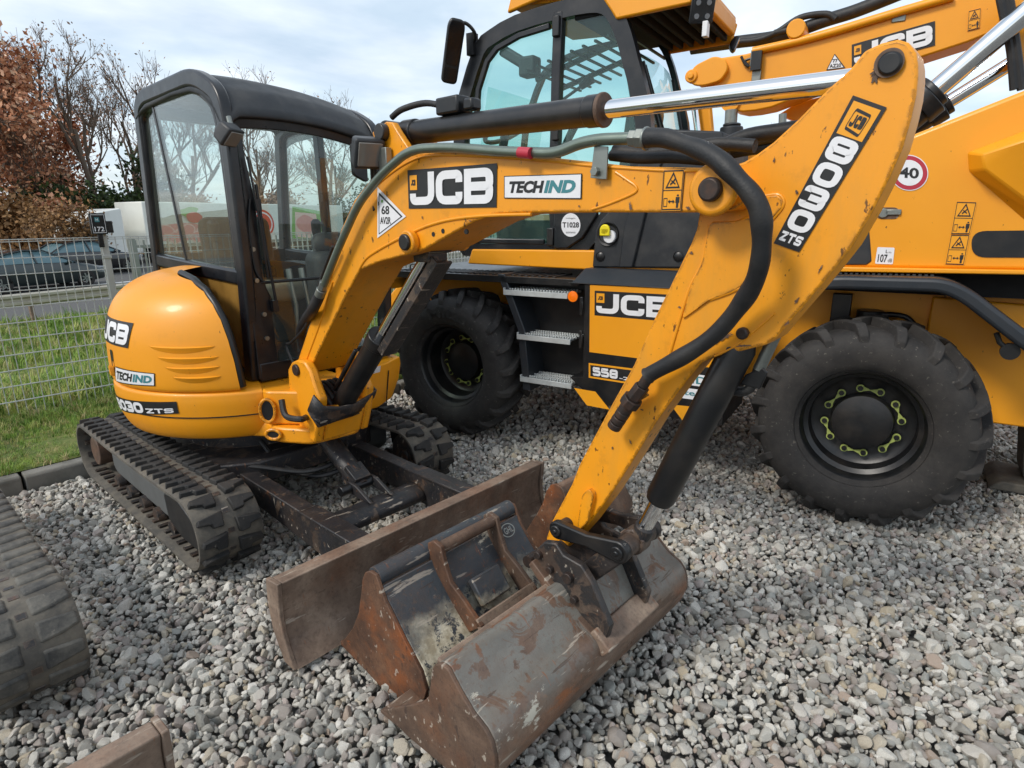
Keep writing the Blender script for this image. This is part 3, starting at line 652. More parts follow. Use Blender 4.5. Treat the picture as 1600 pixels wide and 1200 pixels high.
# ---- undercarriage and blade
b = MB(); b.prism([(-.5, -.5), (.5, -.5), (.62, -.3), (.62, .3), (.5, .5), (-.5, .5), (-.62, .3), (-.62, -.3)], .24, .37, 'z')
for s in (-.35, .35): b.box((s, 0, .26), (.18, 1.1, .12))
b.cyl((0, 0, .36), (0, 0, .52), .42, 40); b.build('undercarriage', 'blk_worn', ex, .01)
b = MB()
for k, (pp) in enumerate(([(.5, -.42, .36), (.62, -.30, .34), (.78, -.12, .30), (.84, .05, .33), (.7, .2, .36)], [(.45, -.2, .42), (.6, -.16, .30), (.8, -.06, .26), (.9, .1, .3)])): b.tube(spline(pp), .014, 8)
b.build('travel_hose', 'hose', ex)
bl = MB(); bl.prism([(1.66, .325), (1.745, .335), (1.728, .27), (1.722, .20), (1.730, .12), (1.752, .06), (1.80, -.01), (1.765, -.01), (1.70, .10), (1.672, .2)], -.765, .765)
blade = bl.build('dozer_blade', 'rust', ex, .006)
for w0, w1 in ((-.785, -.765), (.765, .785)):
    b = MB(); b.prism([(1.655, .328), (1.748, .338), (1.742, .27), (1.735, .2), (1.745, .12), (1.77, .05), (1.805, -.01), (1.73, -.01), (1.665, .1), (1.645, .22)], w0, w1); b.build('end_plate', 'rust', blade, .004)
b = MB(); b.prism([(1.728, .105), (1.742, .085), (1.806, -.012), (1.79, -.012)], -.77, .77); b.build('cutting_edge', 'rust', blade, .003)
for w0, w1 in ((-.39, -.305), (.265, .35)):
    b = MB(); b.prism([(.28, .36), (.55, .315), (1.66, .29), (1.69, .27), (1.69, .10), (1.5, .12), (.55, .2), (.28, .22)], w0, w1)
    b.prism([(1.2, .297), (1.66, .285), (1.66, .305), (1.2, .306)], w0 - .008, w1 + .008); b.build('push_arm', 'blk_worn', ex, .006)
b = MB(); b.prism(fillet([(1.20, .24), (1.29, .237), (1.335, .21), (1.345, .175), (1.30, .14), (1.21, .15)], .03, 4), -.305, .265); b.build('cross_member', 'blk_worn', ex, .01)
bc = MB(); bc.cyl((.74, .02, .49), (1.06, .02, .305), .055, 24); bc.box((1.06, .02, .305), (.11, .10, .10), [[.866, 0, .5], [0, 1, 0], [-.5, 0, .866]]); bcy = bc.build('blade_cylinder', 'blk_worn', ex, .004)
b = MB(); b.cyl((1.06, .02, .305), (1.12, .02, .27), .035, 16); b.build('cylinder_rod', 'pin', bcy)
b = MB()
for w_ in (-.045, .085): b.prism([(1.07, .27), (1.10, .31), (1.16, .305), (1.29, .245), (1.20, .238), (1.10, .25)], w_ - .01, w_ + .01)
b.build('clevis_plate', 'blk_worn', ex, .004)
b = MB(); b.cyl((1.11, -.115, .277), (1.11, .10, .277), .028, 20); b.build('blade_pin', 'blk', ex, .004)
# ---- upper structure: lower skirt all round, and the engine hood
def surf(th, z, prof, off=0.):
    r = np.interp(z, [q[1] for q in prof], [q[0] for q in prof]) + off; return (r * math.cos(th), r * math.sin(th), z)
RK = .957
SK = [(.60, .505), (.69, .515), (.725, .54), (.752, .60), (.764, .67), (.770, .72), (.770, .755), (.765, .78), (.735, .795)]; SK = [(r * RK, z) for r, z in SK]
HD = [(.74, .79), (.768, .80), (.775, .87), (.772, .96), (.765, 1.04), (.748, 1.12), (.715, 1.20), (.665, 1.265), (.59, 1.32), (.49, 1.36), (.36, 1.385), (.2, 1.40)]; HD = [(r * RK, z) for r, z in HD]
HDs = [tuple(q) for q in spline(HD, 4)]; SKs = [tuple(q) for q in spline(SK, 4)]
A0, A1 = R(-321), EX.cyl(413, 640, .766 * RK)[0]                                       # skirt from the left front round the tail to the right front
b = MB(); b.lathe([(.0, .50), (.5, .50)] + SKs + [(.5, .795), (0, .795)], (0, 0, 0), (0, 0, 1), 110, A0, A1, ref=(1, 0, 0)); skirt = b.build('counterweight', 'yel', ex, 0)
b = MB()
for z in (.655,): b.lathe([(.7625 * RK, z - .003), (.7655 * RK, z - .003), (.7655 * RK, z + .003), (.7625 * RK, z + .003)], (0, 0, 0), (0, 0, 1), 110, A0, A1, ref=(1, 0, 0))
b.build('panel_gap', 'blk', skirt)
hth = lambda px: EX.cyl(px[0], px[1], .77 * RK)
def hood_edge(z):                                              # angle of the hood's front edge at height z
    return np.interp(z, [q[1] for q in HEP], [q[0] for q in HEP])
HE0 = EX.cyl(375, 607, .775 * RK)[0]
def on_rev(px, prof):                                          # first hit of a photo ray on the round hood
    d = ray(*px); best = None
    for tt in np.arange(1.5, 6, .002):
        X = CP + d * tt - EX.O; s_, w_, z_ = X @ EX.dl, X @ EX.dn, X[2]
        if prof[0][1] <= z_ <= prof[-1][1] and math.hypot(s_, w_) <= np.interp(z_, [q[1] for q in prof], [q[0] for q in prof]): return math.atan2(w_, s_), z_
    return None
HEP = sorted([q for q in (on_rev(p, HDs) for p in ((278, 425), (300, 438), (318, 455), (332, 475), (345, 500), (356, 530), (366, 565), (375, 605))) if q], key=lambda q: q[1])
HB = R(-262)
def hoodf(u, v):
    r, z = HDs[min(int(round(v * (len(HDs) - 1))), len(HDs) - 1)]; a = hood_edge(z); a = HB + (a - HB) * u; return (r * math.cos(a), r * math.sin(a), z)
b = MB(); b.grid(hoodf, 80, len(HDs) - 1); hood = b.build('engine_hood', 'yel', ex, 0, smooth=60)
# pressed ribs: four crescent louvres
def cyl_uv(px): return EX.cyl(px[0], px[1], .773 * RK)
b = MB()
for (x0, y0), (x1, y1) in (((231, 541), (336, 541)), ((245, 558), (342, 557)), ((258, 574), (344, 572)), ((270, 589), (346, 587))):
    (ta, za), (tb, zb) = cyl_uv((x0, y0)), cyl_uv((x1, y1)); n = 22; vs = []
    for i in range(n + 1):
        t = i / n; a = ta + (tb - ta) * t; z = za + (zb - za) * t; s = math.sin(math.pi * t) ** .6
        vs += [surf(a, z + .0, HD, .0015), surf(a, z - .006 * s, HD, .012 * s + .001), surf(a, z - .035 * s, HD, .0015)]
    b.add(vs, [(3 * i + k, 3 * i + 3 + k, 3 * i + 4 + k, 3 * i + 1 + k) for i in range(n) for k in (0, 1)])
b.build('louvre', 'yel', hood, 0, smooth=50)
def cyl_decal(px, prof, r, off=.002):                           # BL, BR, TR, TL in the photo, laid on the round hood
    c = [np.array(EX.cyl(x, y, r * RK)) for x, y in px]; prof = HDs if prof is HD else SKs
    def mp(u, v, h):
        p = (1 - u) * (1 - v) * c[0] + u * (1 - v) * c[1] + u * v * c[2] + (1 - u) * v * c[3]; return surf(p[0], p[1], prof, h + off)
    return mp
def jcb_decal(mp, parent, n=1):
    d = Decal(mp); d.rect(0, 0, 1, 1, 'wht', 0, n); d.rect(.012, .02, .988, .98, 'blkst', 1, n); logo_small(d, .025, .55, .125, .93, 2)
    d.letters('JCB', .03, .08, .97, .92, 'wht', 3, .06, .26)
    return d.build(parent)
d = Decal(cyl_decal([(150, 531), (200, 544), (201, 506), (150, 492)], HD, .77)); d.rect(0, 0, 1, 1, 'blkst', 0, 8); d.letters('JCB', .03, .1, .96, .9, 'wht', 2, .07, .26); d.build(hood)
d = Decal(cyl_decal([(182, 596), (243, 603), (243, 583), (182, 572)], HD, .773)); d.rect(0, 0, 1, 1, 'blkst', 0, 8); d.rect(.015, .06, .985, .94, 'wht', 1, 8); d.text('TECH', .06, .22, .53, .78, 'blkst', 2, .045, .04); d.text('IND', .56, .22, .95, .78, 'teal', 2, .045, .04); d.build(hood)
d = Decal(cyl_decal([(182, 638), (280, 646), (277, 627), (180, 614)], SK, .767)); d.rect(0, 0, 1, 1, 'blkst', 0, 14); d.rect(.02, .2, .09, .85, 'orst', 1, 2); d.letters('8030', .1, .1, .64, .9, 'wht', 2, .06, .28); d.letters('ZTS', .67, .1, .96, .48, 'wht', 2, .1, .24); d.build(skirt)
# squared-off front corner on the cab side
tp = [(.70, .18), (.70, .52), (.61, .70), (.45, .735), (.30, .735), (.30, .18)]; bt2 = [(.66, .18), (.655, .46), (.56, .62), (.42, .66), (.30, .66), (.30, .18)]; n = 6; b = MB()
lv = [(bt2, .505)] + [([(p[0] + (q[0] - p[0]) * f, p[1] + (q[1] - p[1]) * f) for p, q in zip(bt2, tp)], zz) for f, zz in ((.25, .515), (.8, .64), (.83, .65), (1., .74), (.97, .785))]; vs = [(x, y, zz) for pl_, zz in lv for x, y in pl_]
b.add(vs, [(i * n + j, i * n + (j + 1) % n, i * n + n + (j + 1) % n, i * n + n + j) for i in range(5) for j in range(n)] + [tuple(range(n))[::-1], tuple(range(5 * n, 6 * n))]); cor = b.build('corner_cover', 'yel', ex, .02, 3)
b = MB(); b.beam((.662, .46 + .07, .52), (.703, .535, .74), .006, .004); b.build('panel_gap', 'blk', cor)
# hood handle recess
b = MB(); ta, za = EX.cyl(177, 566, .772 * RK)
for i, (dz, h, mt) in enumerate(((0, .0, 0),)):
    p = fillet([(-.022, -.075), (.022, -.075), (.022, .07), (-.022, .07)], .015, 4)
    b.add([surf(ta + x / .74, za + z, HD, .003) for x, z in p], [tuple(range(len(p)))])
b.build('handle_recess', 'blk', hood, 0)
b = MB(); p = fillet([(-.016, -.075), (.016, -.075), (.016, -.02), (-.016, -.02)], .012, 4); q = [surf(ta + x / .74, za + z, HD, .004) for x, z in p]; q2 = [surf(ta + x / .74 * .7, za + z + .006, HD, .022) for x, z in p]; n = len(p)
b.add(q + q2, [tuple(range(n, 2 * n))] + [(i, (i + 1) % n, n + (i + 1) % n, n + i) for i in range(n)]); b.build('hood_handle', 'yel', hood)
# black seal between hood and cab
b = MB(); pts = []
for z in np.linspace(.81, 1.37, 24): r = np.interp(z, [q[1] for q in HDs], [q[0] for q in HDs]); a = hood_edge(z) + .015; pts.append(((r - .02) * math.cos(a), (r - .02) * math.sin(a), z))
b.tube(pts, .02, 10); b.build('hood_seal', 'blk', ex)
b = MB(); q = ew((295, 437), -.33); b.box((q[0] - .02, -.33, q[2]), (.17, .05, .045)); b.box((q[0] + .07, -.33, q[2] - .012), (.04, .06, .05)); b.build('window_latch', 'blk', ex, .012)
# front casting, swing post
b = MB(); CE = EX.cyl(413, 640, .766 * RK)[0]
pl = fillet([(.725 * math.cos(CE), .725 * math.sin(CE)), (.79, -.27), (.97, -.165), (1.0, .10), (.86, .2), (.72, .34), (.6, .47), (.3, .5), (.3, -.5)], [0, .05, .05, .05, .05, .05, .05, 0, 0], 4)
b.prism(pl, .515, .60, 'z'); b.prism(fillet([(.725 * math.cos(CE) - .003, .725 * math.sin(CE)), (.73, -.27), (.80, -.21), (.9, -.14), (.9, .14), (.8, .2), (.72, .3), (.6, .42), (.3, .42), (.3, -.45)], [0] + [.05] * 9, 4), .60, .785, 'z'); cast = b.build('front_casting', 'yel_worn', ex, .012)
b = MB()
for (A_, B_, t_, zc, rx, rz) in (((.70, -.33), (.80, -.21), .45, .685, .038, .062), ((.70, -.345), (.88, -.215), .5, .565, .04, .026)):
    A_, B_ = np.array(A_), np.array(B_); c_ = A_ + (B_ - A_) * t_; u_ = (B_ - A_) / np.linalg.norm(B_ - A_); n_ = np.array([u_[1], -u_[0]]); c_ = c_ + n_ * .004
    rim_ = MB(); rim_.tube([(c_[0] + u_[0] * rx * math.cos(a), c_[1] + u_[1] * rx * math.cos(a), zc + rz * math.sin(a)) for a in np.linspace(0, 6.283, 25)], .009, 8, cap=False); rim_.build('hole_rim', 'yel_worn', cast)
    b.add([(c_[0] + u_[0] * rx * math.cos(a), c_[1] + u_[1] * rx * math.cos(a), zc + rz * math.sin(a)) for a in np.linspace(0, 6.283, 25)[:-1]], [tuple(range(24))])
b.build('casting_hole', 'blk', cast)
post = EX.out([(449, 578), (455, 566), (464, 562), (475, 565), (484, 580), (490, 600), (499, 625), (497, 660), (492, 694), (470, 676), (458, 650), (451, 612)], -.165); postl = EX.out([(461, 640), (498, 640), (497, 660), (492, 694), (470, 676)], -.165)
b = MB(); b.prism(post, -.165, -.115); b.prism(post, .115, .165); zlow = min(q[1] for q in post)
b.prism(postl, -.114, .114); sp = b.build('swing_post', 'yel_worn', ex, .012)
foot = e(464, 578, -.165)
b = MB(); b.cyl((foot[0], -.178, foot[1]), (foot[0], .178, foot[1]), .03, 20); b.build('boom_foot_pin', 'pin', ex, .004)
GP_ = [[ew(p, w_) for p in q] for q, w_ in ((((489, 618), (480, 641), (486, 653), (498, 666)), -.205), (((505, 636), (500, 648), (499, 656), (503, 666)), -.175), (((530, 637), (529, 645), (528, 650), (527, 658)), -.09), (((556, 631), (555, 639), (554, 644), (553, 650)), .02), (((575, 620), (573, 628), (571, 633), (569, 639)), .12), (((589, 609), (588, 613), (587, 616), (585, 621)), .185), (((579, 598), (581, 606), (582, 611), (582, 618)), .20))]
b = MB(); b.add([p for q in GP_ for p in q], [(4 * i + j, 4 * i + j + 1, 4 * i + j + 5, 4 * i + j + 4) for i in range(len(GP_) - 1) for j in range(3)]); g_ = b.build('post_guard', 'blk_worn', ex, 0, smooth=50); k = g_.modifiers.new('t', 'SOLIDIFY'); k.thickness = .010
b = MB()
for i in range(5): b.tube(spline([(.72, -.08 + .04 * i, .72), (.86, -.07 + .035 * i, .80), (.98, -.06 + .03 * i, .74), (1.04, -.05 + .03 * i, .64)]), .014, 8)
b.tube(spline([ew((440, 625), -.24), ew((447, 650), -.25), ew((470, 655), -.22), ew((478, 652), -.17)]), .016, 8)
b.build('post_hose', 'hose', ex)
# ---- boom
BO = [(465, 563), (487, 497), (507, 438), (533, 358), (554, 312), (580, 279), (610, 254), (647, 239), (690, 236), (775, 239), (860, 246), (928, 254), (987, 260), (1040, 261), (1110, 262), (1140, 266), (1160, 279), (1168, 299), (1161, 318), (1146, 328), (1120, 331), (1072, 332), (945, 332), (881, 332), (817, 333), (775, 335), (741, 346), (703, 367), (670, 386), (653, 394), (620, 402), (590, 410), (562, 422), (540, 462), (510, 524), (482, 583), (470, 578)]
bo = EX.out(BO, -.12)
b = MB(); b.prism(bo, -.12, .12); boom = b.build('boom', 'yel_worn', ex, .006)
b = MB()                                                        # weld beads and pressed edges on the side plate
for pts, r_ in (([(561, 421), (572, 404), (592, 390), (625, 372), (665, 354), (705, 343), (760, 337), (830, 335)], .006), ([(515, 440), (537, 370), (565, 318), (600, 280), (645, 250), (690, 243), (775, 246), (860, 252), (928, 259), (1030, 266), (1100, 267)], .004), ([(962, 269), (980, 281), (994, 292), (990, 302), (950, 319), (925, 327)], .004), ([(474, 575), (500, 505), (520, 440)], .005)):
    b.tube(spline([ew(p, -.1205) for p in pts], 6), r_, 8)
for px in ((660, 350), (618, 362)): pass
b.build('weld_bead', 'yel', boom)
b = MB()
for px in ((692, 361), (677, 366), (728, 362)): q = ew(px, -.121); b.cyl((q[0], -.1215, q[2]), (q[0], -.115, q[2]), .009, 14)
b.build('drilled_hole', 'blk', boom)
b = MB()
sp_ = [(520, 470), (540, 380), (575, 310), (615, 272), (680, 251), (790, 252), (925, 262), (975, 277), (990, 287), (975, 303), (940, 316), (900, 322), (800, 324), (745, 334), (700, 355), (660, 372), (600, 395), (570, 405), (545, 440)]
b = MB()
pinp = e(645, 378, -.12)
for w0, w1 in ((-.155, -.12), (.12, .155)): b.cyl((pinp[0], w0, pinp[1]), (pinp[0], w1, pinp[1]), .045, 28)
b.build('pin_boss', 'yel_worn', boom, .006)
b = MB(); b.cyl((pinp[0], -.168, pinp[1]), (pinp[0], .168, pinp[1]), .031, 24); b.build('cylinder_pin', 'blk', boom, .005)
kn = e(1124, 297, -.12)
b = MB()
for w0, w1 in ((-.165, -.12), (.12, .165)): b.lathe([(.0, 0), (.055, 0), (.066, .01 if w0 < 0 else .035), (.05, .045), (0, .045)], (kn[0], w0, kn[1]), (0, 1, 0), 36)
b.build('knee_boss', 'yel_worn', boom, .004)
b = MB(); b.cyl((kn[0], -.185, kn[1]), (kn[0], .185, kn[1]), .029, 28); b.build('knee_pin', 'pin', boom, .006)
lug = EX.out([(581, 207), (590, 200), (603, 190), (613, 191), (621, 205), (636, 228), (650, 245), (610, 262), (592, 240)], -.09)
b = MB(); b.prism(lug, -.09, -.06); b.prism(lug, .06, .09); b.build('cylinder_lug', 'yel_worn', boom, .005)
lp = e(601, 207, -.09)
b = MB(); b.cyl((lp[0], -.12, lp[1]), (lp[0], .12, lp[1]), .032, 24); b.build('lug_pin', 'blk', boom, .004)
d = Decal(quad_map(EX, [(639, 326), (776, 324), (777, 255), (637, 266)], -.1215)); d.rect(0, 0, 1, 1, 'blkst', 0); logo_small(d, .03, .48, .12, .86); d.letters('JCB', .03, .09, .97, .92, 'wht', 3, .06, .25); d.build(boom)
d = Decal(quad_map(EX, [(788, 310), (909, 311), (910, 271), (788, 275)], -.1215)); techind(d); d.build(boom)
d = Decal(quad_map(EX, [(1033, 331), (1065, 330), (1071, 263), (1037, 264)], -.1215)); d.rect(0, 0, 1, 1, 'blkst', 0); d.rect(.03, .015, .97, .985, 'orst', 1); warn_decal(d, .03, .97, 2); d.build(boom)
d = Decal(quad_map(EX, [(590, 372), (634, 338), (634, 338), (590, 292)], -.1215))
TR = lambda pts: [(x, y) for x, y in pts]
dd = Decal(quad_map(EX, [(590, 372), (640, 372), (640, 292), (590, 292)], -.1215))
dd.ngon([(0, 0), (.9, .43), (0, 1)], 'wht', 0); dd.ngon([(.05, .07), (.8, .43), (.05, .90)], 'blkst', 1); dd.ngon([(.08, .10), (.75, .425), (.08, .84)], 'wht', 2)
dd.text('68', .15, .47, .40, .64, 'blkst', 3, .02); dd.text('AV2R', .11, .28, .45, .42, 'blkst', 3, .02); dd.rect(.14, .70, .2, .75, 'grn', 3); dd.build(boom)
# boom cylinder with its guard
P1 = np.array([pinp[0], 0, pinp[1]]); P2 = np.array([.97, 0, .66]); ax = (P1 - P2) / np.linalg.norm(P1 - P2); LL = np.linalg.norm(P1 - P2); nr = np.array([ax[2], 0, -ax[0]])
b = MB(); b.cyl(P2, P2 + ax * LL * .50, .055, 30); b.cyl(P2 + ax * LL * .46, P2 + ax * LL * .51, .063, 30); b.tube([P2 + ax * .12 - nr * .065 + np.array([0, -.03, 0]), P2 + ax * .45 - nr * .068 + np.array([0, -.03, 0])], .012, 8); bcyl = b.build('boom_cylinder', 'blk', ex, .004)
b = MB(); b.cyl(P2 + ax * LL * .5, P1, .028, 24); b.build('cylinder_rod', 'chr', bcyl)
b = MB(); b.cyl(P1 + np.array([0, -.06, 0]), P1 + np.array([0, .06, 0]), .05, 24); b.box(P1 - ax * .06, (.1, .1, .08), None); b.build('rod_eye', 'blk_worn', bcyl, .006)
b = MB(); y = np.array([0, 1., 0])
b.box(P1 - ax * .33 + nr * .088, (.60, .085, .012), np.array([ax, y, np.cross(ax, y)]).T); b.box(P1 - ax * .33 + nr * .068 - y * .038, (.60, .010, .035), np.array([ax, y, np.cross(ax, y)]).T); b.build('rod_guard', 'blk_worn', bcyl, .003)
# ---- dipper arm
DW = .045
DI = [(1351, 79), (1377, 67), (1403, 61), (1419, 66), (1431, 82), (1434, 101), (1434, 121), (1431, 150), (1423, 186), (1410, 231), (1390, 277), (1364, 329), (1332, 384), (1300, 425), (1262, 470), (1230, 507), (1213, 528), (1196, 539), (1168, 546), (1137, 554), (1116, 557), (1095, 567), (1071, 596), (1025, 659), (990, 717), (950, 779), (916, 824), (880, 864), (866, 860), (853, 842), (863, 813), (893, 757), (906, 724), (951, 640), (990, 570), (1021, 500), (1050, 440), (1080, 379), (1088, 358), (1092, 335), (1100, 300), (1125, 265), (1162, 253), (1182, 241), (1208, 222), (1247, 186), (1292, 140), (1328, 108)]
b = MB(); b.prism(EX.out(DI, -DW), -DW, DW); dip = b.build('dipper_arm', 'yel_worn', ex, .006)
b = MB(); q = EX.out(fillet([(1114, 347), (1150, 346), (1172, 338), (1178, 360), (1182, 388), (1178, 410), (1168, 440), (1145, 455), (1110, 468), (1065, 500), (1078, 450), (1098, 408), (1108, 352)], 8, 3), -DW - .006); b.prism(q, -DW - .007, -DW + .01); b.build('side_plate', 'yel_worn', dip, .003)
b = MB(); q = EX.out([(1196, 306), (1215, 304), (1224, 312), (1222, 325), (1205, 345), (1200, 346)], -DW - .005); b.prism(q, -DW - .006, -DW + .01); q = EX.out(fillet([(905, 815), (912, 772), (922, 762), (930, 772), (920, 815), (905, 830)], 5, 3), -DW - .01); b.prism(q, -DW - .02, -DW + .01); b.build('stiffener', 'yel_worn', dip, .004)
for nm, px, r, mt in (('top_pin', (1389, 98), .0235, 'blk'), ('bucket_cylinder_pin', (1157, 522), .0165, 'pin')):
    q = e(*px, -DW - .02); b = MB(); b.cyl((q[0], -DW - .016, q[1]), (q[0], DW + .016, q[1]), r, 28)
    b.build(nm, mt, dip, .005)
b = MB()
for pts, r_ in (([(1114, 349), (1150, 348), (1170, 341), (1180, 364), (1180, 395), (1168, 440), (1145, 455), (1110, 468)], .005), ([(1108, 352), (1098, 408), (1078, 450), (1062, 500), (1046, 555), (1040, 575)], .005), ([(1196, 306), (1215, 304), (1224, 312), (1222, 325), (1205, 345)], .004), ([(1116, 557), (1150, 540), (1185, 512), (1210, 490)], .003)): b.tube(spline([ew(p, -DW - .001) for p in pts], 6), r_, 8)
b.build('weld_bead', 'yel', dip)
q = e(1389, 98, -DW - .01); b = MB(); b.lathe([(.022, 0), (.029, 0), (.028, .004), (.022, .004)], (q[0], -DW - .009, q[1]), (0, 1, 0), 32); b.build('pin_boss', 'rust_d', dip)
d = Decal(quad_map(EX, [(1209, 380), (1249, 394), (1386, 168), (1333, 149)], -DW - .0015)); d.rect(0, 0, 1, 1, 'blkst', 0); d.rect(.10, .775, .90, .975, 'orst', 1)
d.line(fillet([(.25, .82), (.72, .80), (.75, .925), (.28, .935)], .03, 3), .018, 'blkst', 2, True); d.letters('JCB', .3, .835, .7, .91, 'blkst', 2, .12, .32); d.letters('8030', .08, .125, .92, .765, 'wht', 2, .09, .27, vertical=True); d.letters('ZTS', .10, .035, .9, .105, 'wht', 2, .12, .26); d.build(dip)
def stain(parent, w, px, rx, ry, seed, mat='rust_d', rot=0):        # a grease or chip patch with a ragged outline
    r_ = np.random.default_rng(seed); cx, cz = e(px[0], px[1], w); d = MB(); n = 26; ph = r_.uniform(.35, 1.15, n); ca, sa = math.cos(rot), math.sin(rot); pts = []
    for i in range(n):
        a = 2 * math.pi * i / n; x, z = rx * ph[i] * math.cos(a), ry * ph[i] * math.sin(a); pts.append((cx + ca * x - sa * z, w - .0012, cz + sa * x + ca * z))
    d.add(pts, [tuple(range(n))]); d.build('grease_stain', mat, parent, 0, smooth=0, fix=False)
for px, rx, ry, sd_, ro in (((1372, 108), .022, .012, 1, .9), ((1368, 118), .008, .02, 2, 0), ((1132, 527), .030, .007, 3, .55), ((1118, 535), .012, .005, 4, .4), ((1162, 540), .02, .004, 5, .2), ((1245, 470), .004, .012, 6, -.4), ((1230, 505), .004, .010, 7, -.5), ((1282, 420), .003, .014, 8, -.3), ((1080, 395), .006, .004, 9, 0), ((1062, 480), .005, .004, 10, 0), ((930, 770), .005, .010, 11, .3), ((985, 690), .004, .009, 12, .4), ((1003, 640), .006, .003, 13, 0), ((957, 700), .004, .006, 14, 0), ((1245, 300), .004, .006, 15, 0), ((1210, 250), .003, .008, 16, 0)): stain(dip, -DW - .002, px, rx, ry, sd_, 'rust_d', ro)
for px, rx, ry, sd_, ro in (((1128, 329), .03, .006, 21, .15), ((1075, 325), .010, .004, 22, -.5), ((985, 322), .006, .014, 23, .2), ((660, 340), .004, .008, 24, 0), ((1092, 310), .003, .009, 25, .3), ((905, 322), .004, .004, 26, 0), ((530, 430), .003, .008, 27, .2), ((500, 540), .004, .006, 28, 0), ((735, 345), .008, .004, 29, 0)): stain(boom, -.1225, px, rx, ry, sd_, 'rust_d', ro)
# dipper cylinder
t_ = e(618, 210.5, 0); Q0 = np.array([t_[0], 0, t_[1]]); t_ = e(1392, 119, 0); Q1 = np.array([t_[0], 0, t_[1]]); ax2 = (Q1 - Q0) / np.linalg.norm(Q1 - Q0); qe = e(940, 172, 0); tt = (qe[0] - Q0[0]) / ax2[0]
b = MB(); b.cyl(Q0 + ax2 * .06, Q0 + ax2 * tt, .044, 32); b.cyl(Q0 + ax2 * .07, Q0 + ax2 * .14, .05, 32); b.cyl(Q0 + ax2 * (tt - .05), Q0 + ax2 * tt, .047, 32); b.cyl(Q0 + np.array([0, -.055, 0]), Q0 + np.array([0, .055, 0]), .05, 24)
dc = b.build('dipper_cylinder', 'blk', ex, .005)
b = MB(); b.cyl(Q0 + ax2 * tt, Q0 + ax2 * (tt + .014), .05, 32); b.build('gland_ring', 'rust_d', dc, .003)
b = MB(); b.cyl(Q0 + ax2 * tt, Q1, .0265, 32); b.build('cylinder_rod', 'chr', dc)
b = MB(); b.box(Q0 + ax2 * .36 + np.array([-.01, 0, .075]), (.12, .07, .06)); b.box(Q0 + ax2 * .45 + np.array([0, 0, .07]), (.05, .05, .04)); b.build('valve_block', 'blk', dc, .008)
b = MB(); b.tube(spline([Q0 + np.array([.02, -.03, .06]), Q0 + np.array([.08, -.02, .085]), Q0 + np.array([.2, 0, .095]), Q0 + ax2 * .33 + np.array([0, 0, .07])]), .012, 10); b.build('cylinder_hose', 'hose', dc)
# bucket cylinder
q = e(1157, 522, -DW); B0 = np.array([q[0], 0, q[1]]); q = e(1000, 838, 0.); B1 = np.array([q[0], 0., q[1]]); ax3 = (B1 - B0) / np.linalg.norm(B1 - B0); q = e(1025, 780, 0); bt_ = (q[1] - B0[2]) / ax3[2]
b = MB(); b.tube([B0 + ax3 * .02, B0 + ax3 * .05, B0 + ax3 * (bt_ - .02), B0 + ax3 * bt_], [.036, .048, .048, .042], 32); bk = b.build('bucket_cylinder', 'blk', ex, 0)
b = MB(); b.cyl(B0 + ax3 * bt_, B1, .026, 24); b.build('cylinder_rod', 'chr', bk)
b = MB(); b.cyl(B1 - ax3 * .05, B1 - ax3 * .005, .034, 24); b.build('rod_end', 'blk_worn', bk, .004)
b = MB(); p1 = np.array(ew((1208, 530), 0.03)); b.tube([p1 + np.array([.02, 0, .06]), p1, p1 - np.array([.03, 0, .09])], .017, 12); b.build('hose_fitting', 'stl', bk)
b = MB(); b.tube(spline([p1 - np.array([.03, 0, .08]), p1 - np.array([.05, 0, .15]), p1 - np.array([.1, 0, .16]), p1 - np.array([.12, 0, .1])], 5), .014, 10); b.build('cylinder_hose', 'hose', bk)
b = MB(); q = EX.out([(1157, 600), (1188, 608), (1200, 582), (1193, 574), (1165, 585)], .02); b.prism(q, .015, .025); b.build('hose_bracket', 'blk', bk, .003)
# links
l0 = np.array(ew((873, 827), -.10)); l1 = np.array(ew((968, 861), -.10))
for sg in (-1, 1):
    a, c = l0.copy(), l1.copy()
    b = MB(); ax_ = c - a; ax_ /= np.linalg.norm(ax_); n_ = np.array([-ax_[2], 0, ax_[0]]); pts = []
    for k in range(9): t = math.pi / 2 + math.pi * k / 8; pts.append(a + ax_ * .034 * math.cos(t) + n_ * .034 * math.sin(t))
    pts.append((a + c) / 2 - n_ * .022)
    for k in range(9): t = -math.pi / 2 + math.pi * k / 8; pts.append(c + ax_ * .04 * math.cos(t) + n_ * .04 * math.sin(t))
    pts.append((a + c) / 2 + n_ * .024)
    b.prism([(p[0], p[2]) for p in pts], sg * .085, sg * .115); lk = b.build('tipping_link', 'blk_worn' if sg > 0 else 'blk', ex, .006)
    for p, r in ((a, .022), (c, .024)): 
        b = MB(); b.cyl((p[0], sg * .11, p[2]), (p[0], sg * .124, p[2]), r, 22); b.cyl((p[0], sg * .115, p[2]), (p[0], sg * .128, p[2]), r * .4, 12); b.build('link_pin', 'blk', lk, .004)
b = MB(); b.cyl((l1[0], -.085, l1[2]), (l1[0], .085, l1[2]), .036, 26); b.cyl((l1[0], -.03, l1[2]), (l1[0], .03, l1[2]), .046, 26); b.beam((l1[0], 0, l1[2]), B1 - ax3 * .02, .06, .06); b.build('link_barrel', 'rus_t', ex, .005)
b = MB(); b.cyl((l0[0], -.085, l0[2]), (l0[0], .085, l0[2]), .025, 20); b.build('link_cross_pin', 'rus_t', ex)
